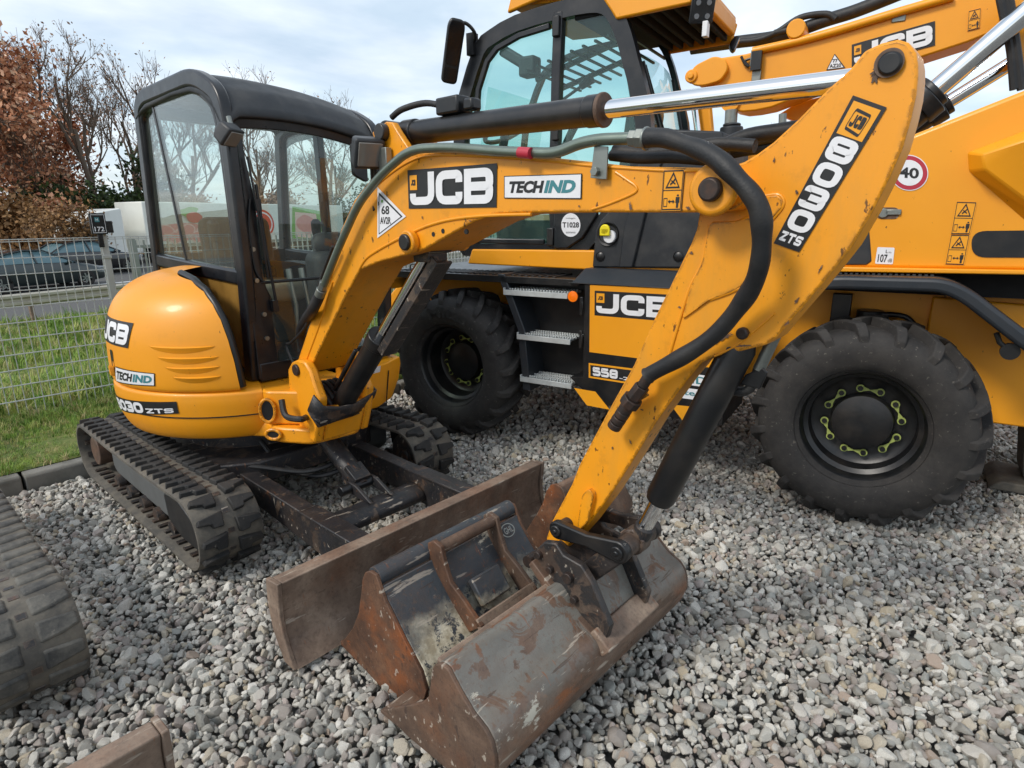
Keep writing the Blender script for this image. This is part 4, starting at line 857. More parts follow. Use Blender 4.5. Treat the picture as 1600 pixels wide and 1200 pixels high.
# quick hitch
h0 = ew((850, 868), -.115)
hp = EX.out([(838, 856), (850, 846), (866, 852), (876, 872), (905, 885), (925, 905), (948, 945), (952, 975), (935, 980), (900, 935), (868, 905), (836, 872)], -.115)
b = MB(); b.prism([e(*p, -.1) for p in ((845, 862), (862, 852), (905, 890), (915, 915), (885, 920), (852, 885))], -.10, .07); qh = b.build('quick_hitch', 'rus_t', ex, .008)
b = MB(); q0 = ew((905, 905), -.1); q1 = ew((940, 870), -.08); cdir = np.array([q0[0] + .03, 0, q0[2] + .03])
b.beam((q0[0], -.02, q0[2]), (l1[0], -.02, l1[2]), .13, .075); b.build('tilt_link', 'blk_worn', qh, .008)
for px in ((843, 866), (861, 889), (889, 902), (899, 936)):
    q = ew(px, -.162); b = MB(); b.cyl((q[0], -.178, q[2]), (q[0], -.155, q[2]), .014 if px[0] != 889 else .02, 8 if px[0] in (861, 899) else 20); b.build('hitch_bolt', 'pin', qh, .002)
b = MB(); q = ew((850, 862), 0); b.cyl((q[0], -.10, q[2]), (q[0], .10, q[2]), .024, 20); b.build('hitch_pin', 'pin', qh)
# ---- ditching bucket on the arm
BP = [(604, 1106), (641, 1099), (665, 1094), (675, 1084), (678, 1065), (680, 1042), (685, 1035), (693, 1033), (705, 1042), (722, 1075), (742, 1109), (763, 1136), (773, 1156), (778, 1177), (779, 1199), (760, 1225), (705, 1199), (641, 1146)]
bp = EX.out(BP, -.69); BW0, BW1 = -.69, .43
back = EX.out([(685, 1035), (693, 1033), (705, 1042), (722, 1075), (742, 1109), (763, 1136), (773, 1156), (778, 1177), (779, 1199), (760, 1225), (705, 1199), (641, 1146), (604, 1106)], -.69)
def shell(back, th):
    P = np.array(spline(back, 4)); n = len(P); T = np.gradient(P, axis=0); T /= np.linalg.norm(T, axis=1)[:, None]; Nn = np.stack([T[:, 1], -T[:, 0]], 1)
    if (Nn[n // 2] @ (P.mean(0) - P[n // 2])) < 0: Nn = -Nn
    return [tuple(x) for x in P] + [tuple(x) for x in (P + Nn * th)[::-1]]
b = MB(); b.prism(shell(back, .014), BW0, BW1); bu = b.build('ditching_bucket', 'bkt', ex, .003, smooth=45)
for w0, w1 in ((BW0 - .014, BW0), (BW1, BW1 + .014)):
    b = MB(); b.prism(bp, w0, w1); b.build('side_plate', 'rust_d', bu, .003)
top = e(688, 1036, -.69)
b = MB(); b.prism([(top[0] - .02, top[1] - .03), (top[0] - .015, top[1] + .012), (top[0] + .03, top[1] - .005), (top[0] + .02, top[1] - .05)], BW0, BW1); b.build('top_rail', 'rust', bu, .006)
tip = e(604, 1106, -.69); b = MB(); b.prism([(tip[0] - .02, tip[1] - .012), (tip[0] + .16, tip[1] + .02), (tip[0] + .17, tip[1] - .02), (tip[0] - .02, tip[1] - .025)], BW0 - .012, BW1 + .012); b.build('cutting_edge', 'rust_d', bu, .003)
# hitch ears on the bucket: base rail, two ribs
m0 = e(943, 1003, -.15); b = MB()
b.beam((m0[0] - .0, -.185, m0[1] + .012), (m0[0] - .0, .15, m0[1] + .012), .085, .05, up=(.6, 0, .8)); ear = [(m0[0] + .02, m0[1] + .01)] + [e(*p, -.15) for p in ((948, 968), (925, 912), (905, 890), (880, 905), (868, 912), (900, 955))]
b.build('mount_rail', 'rust', bu, .006)
hp2 = EX.out([(833, 872), (838, 858), (850, 847), (868, 849), (880, 868), (908, 884), (925, 912), (953, 980), (947, 1001), (930, 988), (895, 950), (858, 903)], -.16)
for w0, w1 in ((-.16, -.132), (.09, .118)):
    b = MB(); b.prism(hp2, w0, w1); b.build('mount_ear', 'rus_t', bu, .005)
b = MB(); b.prism(EX.out([(835, 874), (858, 905), (895, 952), (930, 990), (926, 996), (890, 960), (850, 912), (830, 880)], -.17), -.185, -.12); b.build('mount_flange', 'rust_d', bu, .003)
b = MB(); b.prism([(m0[0] + .0, m0[1] + .002), e(905, 905, -.15), e(868, 925, -.15), e(905, 985, -.15)], -.14, .09); b.build('mount_plate', 'bkt', bu, .003)
b = MB(); b.cyl((ear[4][0] + .03, -.15, ear[4][1] - .01), (ear[4][0] + .03, .1, ear[4][1] - .01), .022, 16); b.tube(spline([(m0[0] - .06, .0, m0[1] + .03), (m0[0] - .05, .03, m0[1] + .075), (m0[0] - .06, .06, m0[1] + .03)], 6), .007, 8); b.build('mount_bar', 'pin', bu)
# ---- pipes, hoses and lamps on the boom
b = MB(); PW = -.165
pipe = [ew(p, PW) for p in ((506, 445), (530, 385), (560, 318), (596, 272), (641, 233))] + [ew(p, PW + .02) for p in ((700, 230), (788, 237), (868, 240), (905, 224), (935, 218), (990, 216))]
b.tube(fillet(pipe, .07, 5, False), .0165, 14); pp = b.build('hydraulic_pipe', 'zinc', boom)
b = MB(); q = [np.array(ew((x, 216.5), PW + .02)) for x in (985, 996, 1008, 1012)]; b.cyl(q[0], q[1], .023, 6); b.cyl(q[1], q[2], .027, 6); b.cyl(q[2], q[3], .03, 16); q = [np.array(ew(p, PW)) for p in ((506, 440), (503, 452), (499, 462))]; b.cyl(q[0], q[1], .02, 6); b.cyl(q[1], q[2], .024, 16); b.build('pipe_fitting', 'stl', pp, .002)
q = [np.array(ew(p, PW + .005)) for p in ((812, 238.3), (830, 239.7))]; b = MB(); b.cyl(q[0], q[1], .0172, 14); b.build('red_band', 'red', pp)
b = MB(); b.prism(EX.out([(930, 228), (951, 229), (949, 280), (941, 280), (924, 278)], -.135), -.14, -.134); q = ew((932, 268), -.14); b.cyl((q[0], -.155, q[2]), (q[0], -.13, q[2]), .013, 6); b.build('pipe_bracket', 'stl', boom, .001)
b = MB(); sl = [ew(p, w_) for p, w_ in (((1010, 217), -.15), ((1045, 216), -.16), ((1090, 233), -.18), ((1135, 262), -.20), ((1172, 300), -.20), ((1190, 350), -.19), ((1188, 405), -.17), ((1165, 465), -.13), ((1125, 515), -.11), ((1060, 560), -.11), ((1012, 588), -.11))]
S_ = spline(sl, 9); rs = [.0235 + .0012 * math.sin(i * .33) + .0008 * math.sin(i * .71 + 1) for i in range(len(S_))]; rs[0] = .024; rs[-1] = .026; S_ = [(x + .002 * math.sin(i * .35), y, z + .002 * math.cos(i * .28)) for i, (x, y, z) in enumerate(S_)]
b.tube(S_, rs, 16); b.build('sleeved_hose', 'hose', ex, 0, smooth=50)
b = MB(); q = [np.array(ew(p, -.11)) for p in ((1016, 584), (1004, 603), (990, 622), (982, 632), (975, 643), (958, 669))]; b.cyl(q[0], q[1], .017, 14); b.cyl(q[1], q[2], .024, 6); b.cyl(q[2], q[3], .032, 8); b.cyl(q[3], q[4], .022, 16)
for k in range(3): a_ = q[4] + (q[5] - q[4]) * k / 3; c_ = q[4] + (q[5] - q[4]) * (k + .86) / 3; b.cyl(a_, c_, .0225, 16)
b.build('quick_coupler', 'pin', ex, .002)
b = MB(); b.prism(EX.out([(1004, 604), (1014, 618), (998, 628), (985, 640), (975, 630), (990, 612)], -.085), -.088, -.08); b.build('coupler_plate', 'yel_worn', dip, .002)
b = MB(); b.tube(spline([ew(p, -.08) for p in ((955, 243), (1000, 247), (1050, 246), (1110, 250))]) , .016, 10); b.tube(spline([ew(p, .06) for p in ((960, 236), (1010, 240), (1090, 244), (1160, 215), (1215, 205), (1250, 200))]), .02, 10); b.tube(spline([ew(p, .02) for p in ((1000, 240), (1060, 235), (1120, 225), (1180, 228))]), .018, 10); b.build('rear_hose', 'hose', boom)
b = MB(); b.tube(spline([ew((499, 462), PW), ew((488, 485), PW), ew((478, 500), -.1), ew((470, 520), -.05), (.72, -.02, .95), (.66, 0, .85)]), .026, 12); b.tube(spline([ew((520, 385), -.16), ew((500, 440), -.15), ew((480, 505), -.12), ew((455, 535), -.08), ew((447, 540), -.06), ew((462, 575), -.1)]), .007, 8); b.build('boom_hose', 'hose', ex)
# work lamp on the boom
lc = np.array(ew((574, 238), -.15)); 
def lamp(name, c, fwd, size, parent, mats=('pla', 'lens')):
    a_, u_, d_ = basis(fwd); Rm = np.array([a_, u_, d_]).T; b = MB(); x, y, z = size; c = np.array(c, float); vs = []
    for zz, k in ((-z, .45), (-z * .5, .88), (z * .5, 1.)):
        for sx, sy in ((-1, -1), (1, -1), (1, 1), (-1, 1)): vs.append(c + Rm @ np.array([sx * x * k, sy * y * k, zz]))
    b.add(vs, [(0, 3, 2, 1), (8, 9, 10, 11)] + [(4 * j + i, 4 * j + (i + 1) % 4, 4 * j + 4 + (i + 1) % 4, 4 * j + 4 + i) for j in (0, 1) for i in range(4)]); o = b.build(name, mats[0], parent, .012, 3)
    b = MB(); b.box(c + Rm @ np.array([0, 0, z * .52]), (2 * x * .78, 2 * y * .76, .008), Rm); b.build('lens', mats[1], o, .003); return o
toC = CP - EXO; toC = np.array([toC @ EX.dl, toC @ EX.dn, toC[2]]); v = toC - lc; v /= np.linalg.norm(v); v = v + np.array([.45, .25, -.45])
wl = lamp('work_lamp', lc, v, (.062, .06, .06), ex)
b = MB(); b.box(lc + np.array([.06, .04, -.03]), (.05, .03, .09)); b.build('lamp_bracket', 'stl', wl, .003); b = MB(); b.tube(spline([lc + np.array([-.02, .03, -.05]), lc + np.array([-.05, .05, -.15]), lc + np.array([-.02, .03, -.22])]), .007, 8); b.tube(spline([lc + np.array([0, .03, -.05]), lc + np.array([-.02, .05, -.12]), lc + np.array([.02, .03, -.2])]), .007, 8); b.build('lamp_cable', 'hose', wl)
# ---- cab of the small excavator
CW0, CW1 = -.25, .69
side = fillet([(-.72, .86), (-.67, 1.40), (-.57, 2.30), (-.46, 2.345), (.28, 2.355), (.52, 2.24), (.555, 2.08), (.555, 1.4), (.50, .80)], [0, 0, .12, .1, .2, .2, .2, 0, 0], 6, False)
cabn = None
for w0, w1 in ((CW0, CW0 + .06), (CW1 - .06, CW1)):
    sd2 = side if w0 < 0 else [(x, z - (.085 if z > 1.9 else 0)) for x, z in side]
    b = MB(); b.strip(sd2, .042, w0, w1)
    if w0 < 0:
        b.strip(fillet([(-.65, 1.47), (-.545, 2.25), (-.45, 2.295), (.27, 2.30), (.46, 2.20), (.495, 2.05), (.505, 1.34)], [0, .12, .1, .16, .16, .16, 0], 6, False), .022, w0 + .008, w0 + .05)
    b.strip([(-.66, 1.405), (.0, 1.375), (.53, 1.355)], .04, w0 + .004, w1 - .004)
    b.strip([(-.70, .86), (.50, .80)], .05, w0 + .004, w1)
    o = b.build('cab_frame' if cabn is None else 'frame_side', 'cabf', ex if cabn is None else cabn, .014, 3)
    cabn = cabn or o
# roof with a soft crown
zt = lambda s: np.interp(s, [-.60, -.5, -.4, .0, .25, .38, .50, .57, .60], [2.30, 2.335, 2.35, 2.365, 2.355, 2.32, 2.245, 2.15, 2.10])
def roof(u, v):
    s = -.58 + 1.17 * v; t = -1 + 2 * u; k = abs(t); drop = .035 * k ** 2 + (.11 * max(0, (k - .82) / .18) ** 2); w = CW0 - .004 + (CW1 - CW0 + .008) * u
    fr = max(0, (s - .3) / .3); return (s + .05 * fr * (1 - k ** 2), w, zt(s) + .04 - drop * (1 if t > 0 else .75) - .075 * u ** 1.6)
b = MB(); b.grid(roof, 36, 40); o = b.build('roof', 'pla', ex, 0, smooth=60); k = o.modifiers.new('t', 'SOLIDIFY'); k.thickness = .02
wm, hw = (CW0 + CW1) / 2, (CW1 - CW0) / 2
def fs_(w): return .555 + .05 * (1 - ((w - wm) / hw) ** 2)              # the front bows out a little
def zl(w): return 2.095 + .03 * (1 - ((w - wm) / hw) ** 2) - .075 * max(0, (w - CW0) / (CW1 - CW0)) ** 1.6
b = MB(); n = 20; vs = []
for i in range(n + 1):
    w = CW0 + .03 + (CW1 - CW0 - .06) * i / n
    for ds, dz in ((.0, -.02), (.02, -.02), (.03, .05), (0, .05)): vs.append((fs_(w) + ds - .02, w, zl(w) + dz))
b.add(vs, [(4 * i + k, 4 * i + (k + 1) % 4, 4 * i + 4 + (k + 1) % 4, 4 * i + 4 + k) for i in range(n) for k in range(4)]); b.build('windscreen_header', 'cabf', cabn, .004)
# wide front pillar on the right with hinges, wiper
b = MB(); p = fillet([(CW0 + .03, .80), (CW0 + .03, 2.13), (CW0 + .09, 2.10), (CW0 + .095, 1.95), (CW0 + .12, 1.75), (CW0 + .125, 1.3), (CW0 + .155, 1.24), (CW0 + .16, .92), (CW0 + .14, .80)], .03, 3); b.prism(p, .545, .572, 's'); pil = b.build('front_pillar', 'cabf', cabn, .008)
b = MB(); b.box((.56, CW1 - .035, 1.45), (.03, .05, 1.3)); b.box((.56, wm, .845), (.03, CW1 - CW0 - .08, .10)); b.box((.565, wm, 1.325), (.02, CW1 - CW0 - .2, .016)); b.build('lower_sill', 'cabf', cabn, .006)
b = MB()
for z in (1.5, 1.34, 1.16, 1.03): b.cyl((.572, CW0 + .075 + (.02 if z < 1.2 else 0), z), (.585, CW0 + .075 + (.02 if z < 1.2 else 0), z), .012, 12)
b.build('pillar_bolt', 'stl', pil)
def pane(name, w0, w1, z0, z1f, mat, cut=None):
    b = MB(); b.grid(lambda u, v: (fs_(w0 + (w1 - w0) * u) - .004, w0 + (w1 - w0) * u, z0 + (z1f(w0 + (w1 - w0) * u) - z0) * v), 14, 4); return b.build(name, mat, cabn, 0, smooth=70)
pane('windscreen', CW0 + .10, CW1 - .06, 1.335, lambda w: zl(w) - .01, 'gls'); pane('lower_windscreen', CW0 + .14, CW1 - .06, .89, lambda w: 1.32, 'gls')
b = MB(); b.tube([(.60, CW0 + .16, 1.20), (.61, CW0 + .13, 1.5), (.60, CW0 + .12, 1.82)], .008, 8); b.tube([(.605, CW0 + .128, 1.35), (.61, CW0 + .116, 1.6), (.605, CW0 + .09, 1.95)], .006, 6); b.box((.60, CW0 + .12, 1.72), (.02, .025, .06)); b.box((.595, CW0 + .15, 1.2), (.03, .03, .06)); b.build('wiper', 'blk', pil)
b = MB(); b.tube(spline([(.58, CW0 + .09, 1.75), (.585, CW0 + .065, 1.6), (.58, CW0 + .075, 1.4), (.585, CW0 + .11, 1.33)]), .006, 8); b.build('pillar_cable', 'hose', pil)
# right side: two sliding panes, quarter light with a painted tan reflection
mid = lambda z: np.interp(z, [1.4, 2.3], [-.165, -.335])
b = MB(); b.prism([(-.66, 1.44), (mid(1.43), 1.42), (mid(2.29), 2.29), (-.45, 2.28), (-.53, 2.23)], CW0 + .030, CW0 + .034); b.build('side_window', 'gls', cabn, 0, smooth=0)
b = MB(); b.prism([(mid(1.42) - .02, 1.42), (.49, 1.39), (.49, 2.04), (.45, 2.18), (.27, 2.29), (mid(2.29) - .02, 2.29)], CW0 + .016, CW0 + .020); b.build('side_window', 'gls', cabn, 0, smooth=0)
b = MB(); b.strip([(mid(1.42), 1.42), (mid(2.29), 2.29)], .012, CW0 + .012, CW0 + .04); b.build('window_rail', 'cabf', cabn, .003)
b = MB(); b.prism([(-.66, .9), (.49, .84), (.50, 1.32), (-.66, 1.36)], CW0 + .02, CW0 + .026); b.build('quarter_light', 'gls_refl', cabn, 0, smooth=0)
# left side and rear glass
b = MB(); b.prism([(-.64, .95), (.48, .9), (.49, 2.02), (.27, 2.28), (-.48, 2.27), (-.56, 2.2)], CW1 - .032, CW1 - .027); b.build('door_window', 'gls', cabn, 0, smooth=0)
b = MB(); b.strip([(-.06, .85), (-.08, 2.3)], .03, CW1 - .055, CW1 - .01); b.strip([(-.66, 1.42), (.5, 1.40)], .02, CW1 - .05, CW1 - .015); b.build('door_frame', 'cabf', cabn, .006)
b = MB(); b.add([(-.655, CW0 + .06, 1.45), (-.655, CW1 - .06, 1.45), (-.56, CW1 - .06, 2.27), (-.56, CW0 + .06, 2.27)], [(0, 1, 2, 3)]); b.build('rear_window', 'gls', cabn, 0, smooth=0)
b = MB()
b.box((-.66, wm, 1.40), (.05, CW1 - CW0 - .06, .08)); b.box((-.565, wm, 2.28), (.05, CW1 - CW0 - .06, .07)); b.box((-.65, wm, 1.13), (.03, CW1 - CW0 - .06, .52)); b.box((-.1, wm, .84), (1.2, CW1 - CW0 - .06, .04)); b.build('rear_bulkhead', 'int', cabn, .006)
# inside: seat, consoles, levers
def soft(name, parts, mat, parent, bv=.05):
    b = MB()
    for c, s, r_ in parts:
        cr, sr = math.cos(r_), math.sin(r_); b.box(c, s, [[cr, 0, sr], [0, 1, 0], [-sr, 0, cr]])
    return b.build(name, mat, parent, bv, 4, smooth=60)
seat = soft('seat', [((-.24, .2, 1.2), (.5, .48, .14), 0)], 'seat_l', ex); soft('seat_back', [((-.42, .2, 1.42), (.13, .46, .5), -.12)], 'seat', seat, .06)
soft('seat_base', [((-.28, .2, 1.0), (.42, .4, .28), 0)], 'int', seat, .02)
for w_, nm in ((-.13, 0), (.53, 1)):
    c_ = soft('arm_console', [((-.18, w_, 1.3), (.42, .12, .14), 0), ((-.2, w_, 1.1), (.36, .12, .36), 0)], 'int', seat, .03)
    b = MB(); b.tube(spline([(.0, w_, 1.36), (.02, w_, 1.46), (.01, w_, 1.53)]), .012, 8); b.tube([(.01, w_, 1.53), (.015, w_, 1.57), (.02, w_, 1.63), (.02, w_, 1.65)], [.018, .03, .033, .015], 12); b.build('joystick', 'int', c_, 0)
b = MB()
for w_ in (.13, .21): b.tube([(.36, w_, .88), (.40, w_, 1.16), (.36, w_, 1.33)], .011, 8); b.tube([(.36, w_, 1.31), (.35, w_, 1.37)], .018, 10)
b.build('travel_lever', 'stl', ex)
soft('front_console', [((.30, .45, 1.25), (.2, .3, .42), 0), ((.28, .46, 1.5), (.12, .24, .14), 0)], 'int', ex, .06)
b = MB(); b.tube([(.3, .42, 1.5), (.31, .42, 1.66)], .008, 8); b.tube([(.31, .42, 1.64), (.312, .42, 1.70), (.312, .42, 1.75)], [.014, .024, .016], 12); b.build('blade_lever', 'int', ex, 0)
# lamp on the front pillar, mirror on the far side
b = MB(); b.box((-.1, CW0 + .075, 1.09), (1.1, .02, .5)); b.build('dark_backing', 'int', cabn)  # dark panel added behind the quarter light, hides the lit hood inside
q = np.array(ew((360, 212), -.26)); lamp('work_lamp', q + np.array([.03, -.02, 0]), (.55, .3, -.6), (.055, .05, .06), ex)
b = MB(); b.tube([q + np.array([-.02, .02, .03]), q + np.array([-.04, .02, .09])], .012, 8); b.build('lamp_bracket', 'stl', ex)
q = np.array(EX.on_s(552, 250, .66)); b = MB(); b.prism(fillet([(q[0] - .02, q[1] + .09), (q[0] + .07, q[1] + .06), (q[0] + .07, q[1] - .12), (q[0] - .02, q[1] - .08)], .02, 3), .66, .69, 's'); b.build('mirror', 'pla', ex, .008)
# far side of the counterweight: noise label
c4 = [EX.on_s(x, y, .702) for x, y in ((576, 603), (594, 598), (594, 571), (576, 576))]
d = Decal(lambda u, v, h: (.683 + .022 * v + h + .002, *((1 - u) * (1 - v) * np.array(c4[0]) + u * (1 - v) * np.array(c4[1]) + u * v * np.array(c4[2]) + (1 - u) * v * np.array(c4[3])))); d.rect(0, 0, 1, 1, 'wht', 0); d.text('95', .12, .12, .62, .55, 'blkst', 1, .02); d.text('dB', .68, .12, .92, .32, 'blkst', 1); d.text('L', .42, .68, .52, .85, 'blkst', 1, .02); d.build(cor)

# ================================================================ SPARE BUCKET LYING BEHIND THE BLADE
sb = empty('spare_bucket', EX.loc((2.1, -.1, 0)), EX.ph, 'dark grey rusty bucket with square hitch frame lying on gravel between blade and arm bucket', 'bucket')
def sloc(p): return (p[0] - 2.1, p[1] + .1)
SW0, SW1 = -.575, .135
SPx = [(575, 892), (583, 890), (592, 896), (597, 910), (606, 936), (636, 997), (662, 1046), (671, 1076), (668, 1088), (656, 1098), (627, 1094), (608, 1080), (575, 1044), (540, 1006), (540, 1000), (556, 978), (565, 955), (569, 925), (571, 903)]
sp0 = [sloc((s, 0))[:1] + (z,) for s, z in EX.out(SPx, SW0)]
b0 = [sp0[i] for i in (2, 3, 4, 5, 6, 7, 8, 9, 10, 11, 12, 13)]
bsh = [tuple(np.array(sp0[3]) + (np.array(sp0[9]) - np.array(sp0[3])) * .03)] + sp0[4:14]
b = MB(); b.prism(shell(bsh, .013), SW0 + .1, SW1 + .1); sbu = b.build('bucket_shell', 'bkt_d', sb, .003, smooth=45)
for w0, w1, mt in ((SW0 + .1 - .014, SW0 + .1, 'rust_o'), (SW1 + .1, SW1 + .114, 'rust_o')):
    b = MB(); b.prism(sp0, w0, w1); b.build('side_plate', mt, sb, .003)
t0 = np.array(sp0[2]); t1 = np.array(sp0[4]); cc = (np.array(sp0[0]) + np.array(sp0[3])) / 2
b = MB(); b.cyl((cc[0], SW0 + .1, cc[1]), (cc[0], SW1 + .1, cc[1]), .036, 24); b.build('top_tube', 'bkt_d', sb)
b = MB(); p_ = sp0[13]; b.prism([(p_[0] - .02, p_[1] + .01), (p_[0] + .15, p_[1] - .02), (p_[0] + .15, p_[1] - .04), (p_[0] - .02, p_[1] - .01)], SW0 + .09, SW1 + .11); b.build('cutting_edge', 'rust_o', sb, .003)
# hitch frame with two cheek plates, cross bars
wa, wb = -.33 + .1, -.05 + .1
def along(i, t): a, c = np.array(b0[i]), np.array(b0[i + 1]); return a + (c - a) * t
bk0, bk1 = np.array(b0[1]), np.array(b0[4]); axb = (bk1 - bk0) / np.linalg.norm(bk1 - bk0); nb = np.array([-axb[1], axb[0]]); nb = nb if nb[1] > 0 else -nb
LLb = np.linalg.norm(bk1 - bk0)
ck = [bk0 - axb * .05 + nb * .02, bk0 - axb * .045 + nb * .06, bk0 - axb * .01 + nb * .085, bk0 + axb * .04 + nb * .06, bk0 + axb * .12 + nb * .035, bk0 + axb * LLb * .62 + nb * .06, bk0 + axb * LLb * .95 + nb * .085, bk0 + axb * LLb * .95 + nb * .0, bk0 + axb * LLb * .4 - nb * .025, bk0 + nb * -.02]
for w0, w1 in ((wa - .02, wa), (wb, wb + .02)):
    b = MB(); b.prism([tuple(x) for x in ck], w0, w1); b.build('hitch_cheek', 'rust_o' if w0 < -.1 else 'rust_d', sb, .004)
pb = bk0 - axb * .01 + nb * .05; b = MB(); b.cyl((pb[0], wa, pb[1]), (pb[0], wb, pb[1]), .024, 20); b.build('hitch_bar', 'rust_d', sb)
pe = bk0 + axb * LLb * .93 + nb * .07; b = MB(); b.box((pe[0], (wa + wb) / 2, pe[1]), (.05, wb - wa + .04, .022), [[axb[0], 0, nb[0]], [0, 1, 0], [axb[1], 0, nb[1]]]); b.build('hitch_ledge', 'rust', sb, .004)
pe = bk0 + axb * LLb * .62 + nb * .03; b = MB(); b.box((pe[0], (wa + wb) / 2, pe[1]), (.11, .15, .03), [[axb[0], 0, nb[0]], [0, 1, 0], [axb[1], 0, nb[1]]]); b.build('centre_pad', 'bkt_d', sb, .006)
# cast maker's mark on the shell: a small oval with three letters
mo = bk0 + axb * LLb * .16 + nb * .004
def mark(u, v, h): q = mo + axb * ((.5 - v) * .055) + nb * (h * 2 + .001); return (q[0], (.14 + (u - .5) * .075), q[1])
d = Decal(mark); d.line([(.5 + .5 * math.cos(t) * (1 if abs(math.cos(t)) < .7 else .95), .5 + .5 * math.sin(t)) for t in np.linspace(0, 6.1, 26)], .07, 'stl', 0, True); d.text('GHL', .18, .25, .85, .75, 'stl', 1, .02); d.build(sb, 'cast_mark')

# ---- a third, narrower bucket farther along, mostly behind the dipper arm
tb3 = empty('trenching_bucket', EX.loc((2.1, .6, 0)), EX.ph, 'brown rusted bucket half hidden behind the yellow dipper arm, beyond the hitch frame bucket', 'bucket')
T3 = [(s_ - 2.1, z_) for s_, z_ in EX.out([(853, 768), (860, 758), (868, 756), (876, 761), (881, 770), (884, 790), (905, 838), (905, 860), (880, 875), (845, 862), (815, 846), (824, 826), (838, 804), (848, 786)], .42)]
b = MB(); b.prism(T3, -.18, -.168); b.build('side_plate', 'rust_o', tb3, .003); b = MB(); b.prism(T3, .28, .292); b.build('side_plate', 'rust_d', tb3, .003)
b = MB(); b.prism(shell([T3[i] for i in (3, 4, 5, 6, 7, 8, 9, 10)], .012), -.18, .28); b.build('bucket_shell', 'rust_d', tb3, .003, smooth=45)
c3 = (np.array(T3[0]) + np.array(T3[4])) / 2; b = MB(); b.cyl((c3[0], -.168, c3[1]), (c3[0], .28, c3[1]), .03, 20); b.build('top_tube', 'rust', tb3)

# ================================================================ NEIGHBOURING EXCAVATOR AT THE LOWER LEFT (its track and blade corner reach the frame)
O2 = onz(146, 1060, .03); O2[2] = 0; NO = O2 - EX.dl * .92 - EX.dn * .77
ne = empty('tracked_excavator', NO, EX.ph, 'weathered rubber track and rusty blade corner of a second excavator at the lower left edge', 'excavator')
def recolour(o, mats):
    o.data = o.data.copy()
    for i, x in enumerate(mats): o.data.materials[i] = M[x]
    return o
make_track(ne, .47, .77, -.80, .79, .163, .16, ('belt_old', 'lug_old'), True, worn=True)
nbl = blade.copy(); SC.collection.objects.link(nbl); nbl.parent = ne
for ch in blade.children: c = ch.copy(); SC.collection.objects.link(c); c.parent = nbl
# ================================================================ ROTATING TELEHANDLER BEHIND
te = empty('telehandler', TEO, TE.ph, 'large yellow and black wheeled telehandler with tall glazed cab and silver steps', 'telehandler')
t = TE.on_w
def tw(px, w): x, z = t(px[0], px[1], w); return (x, w, z)
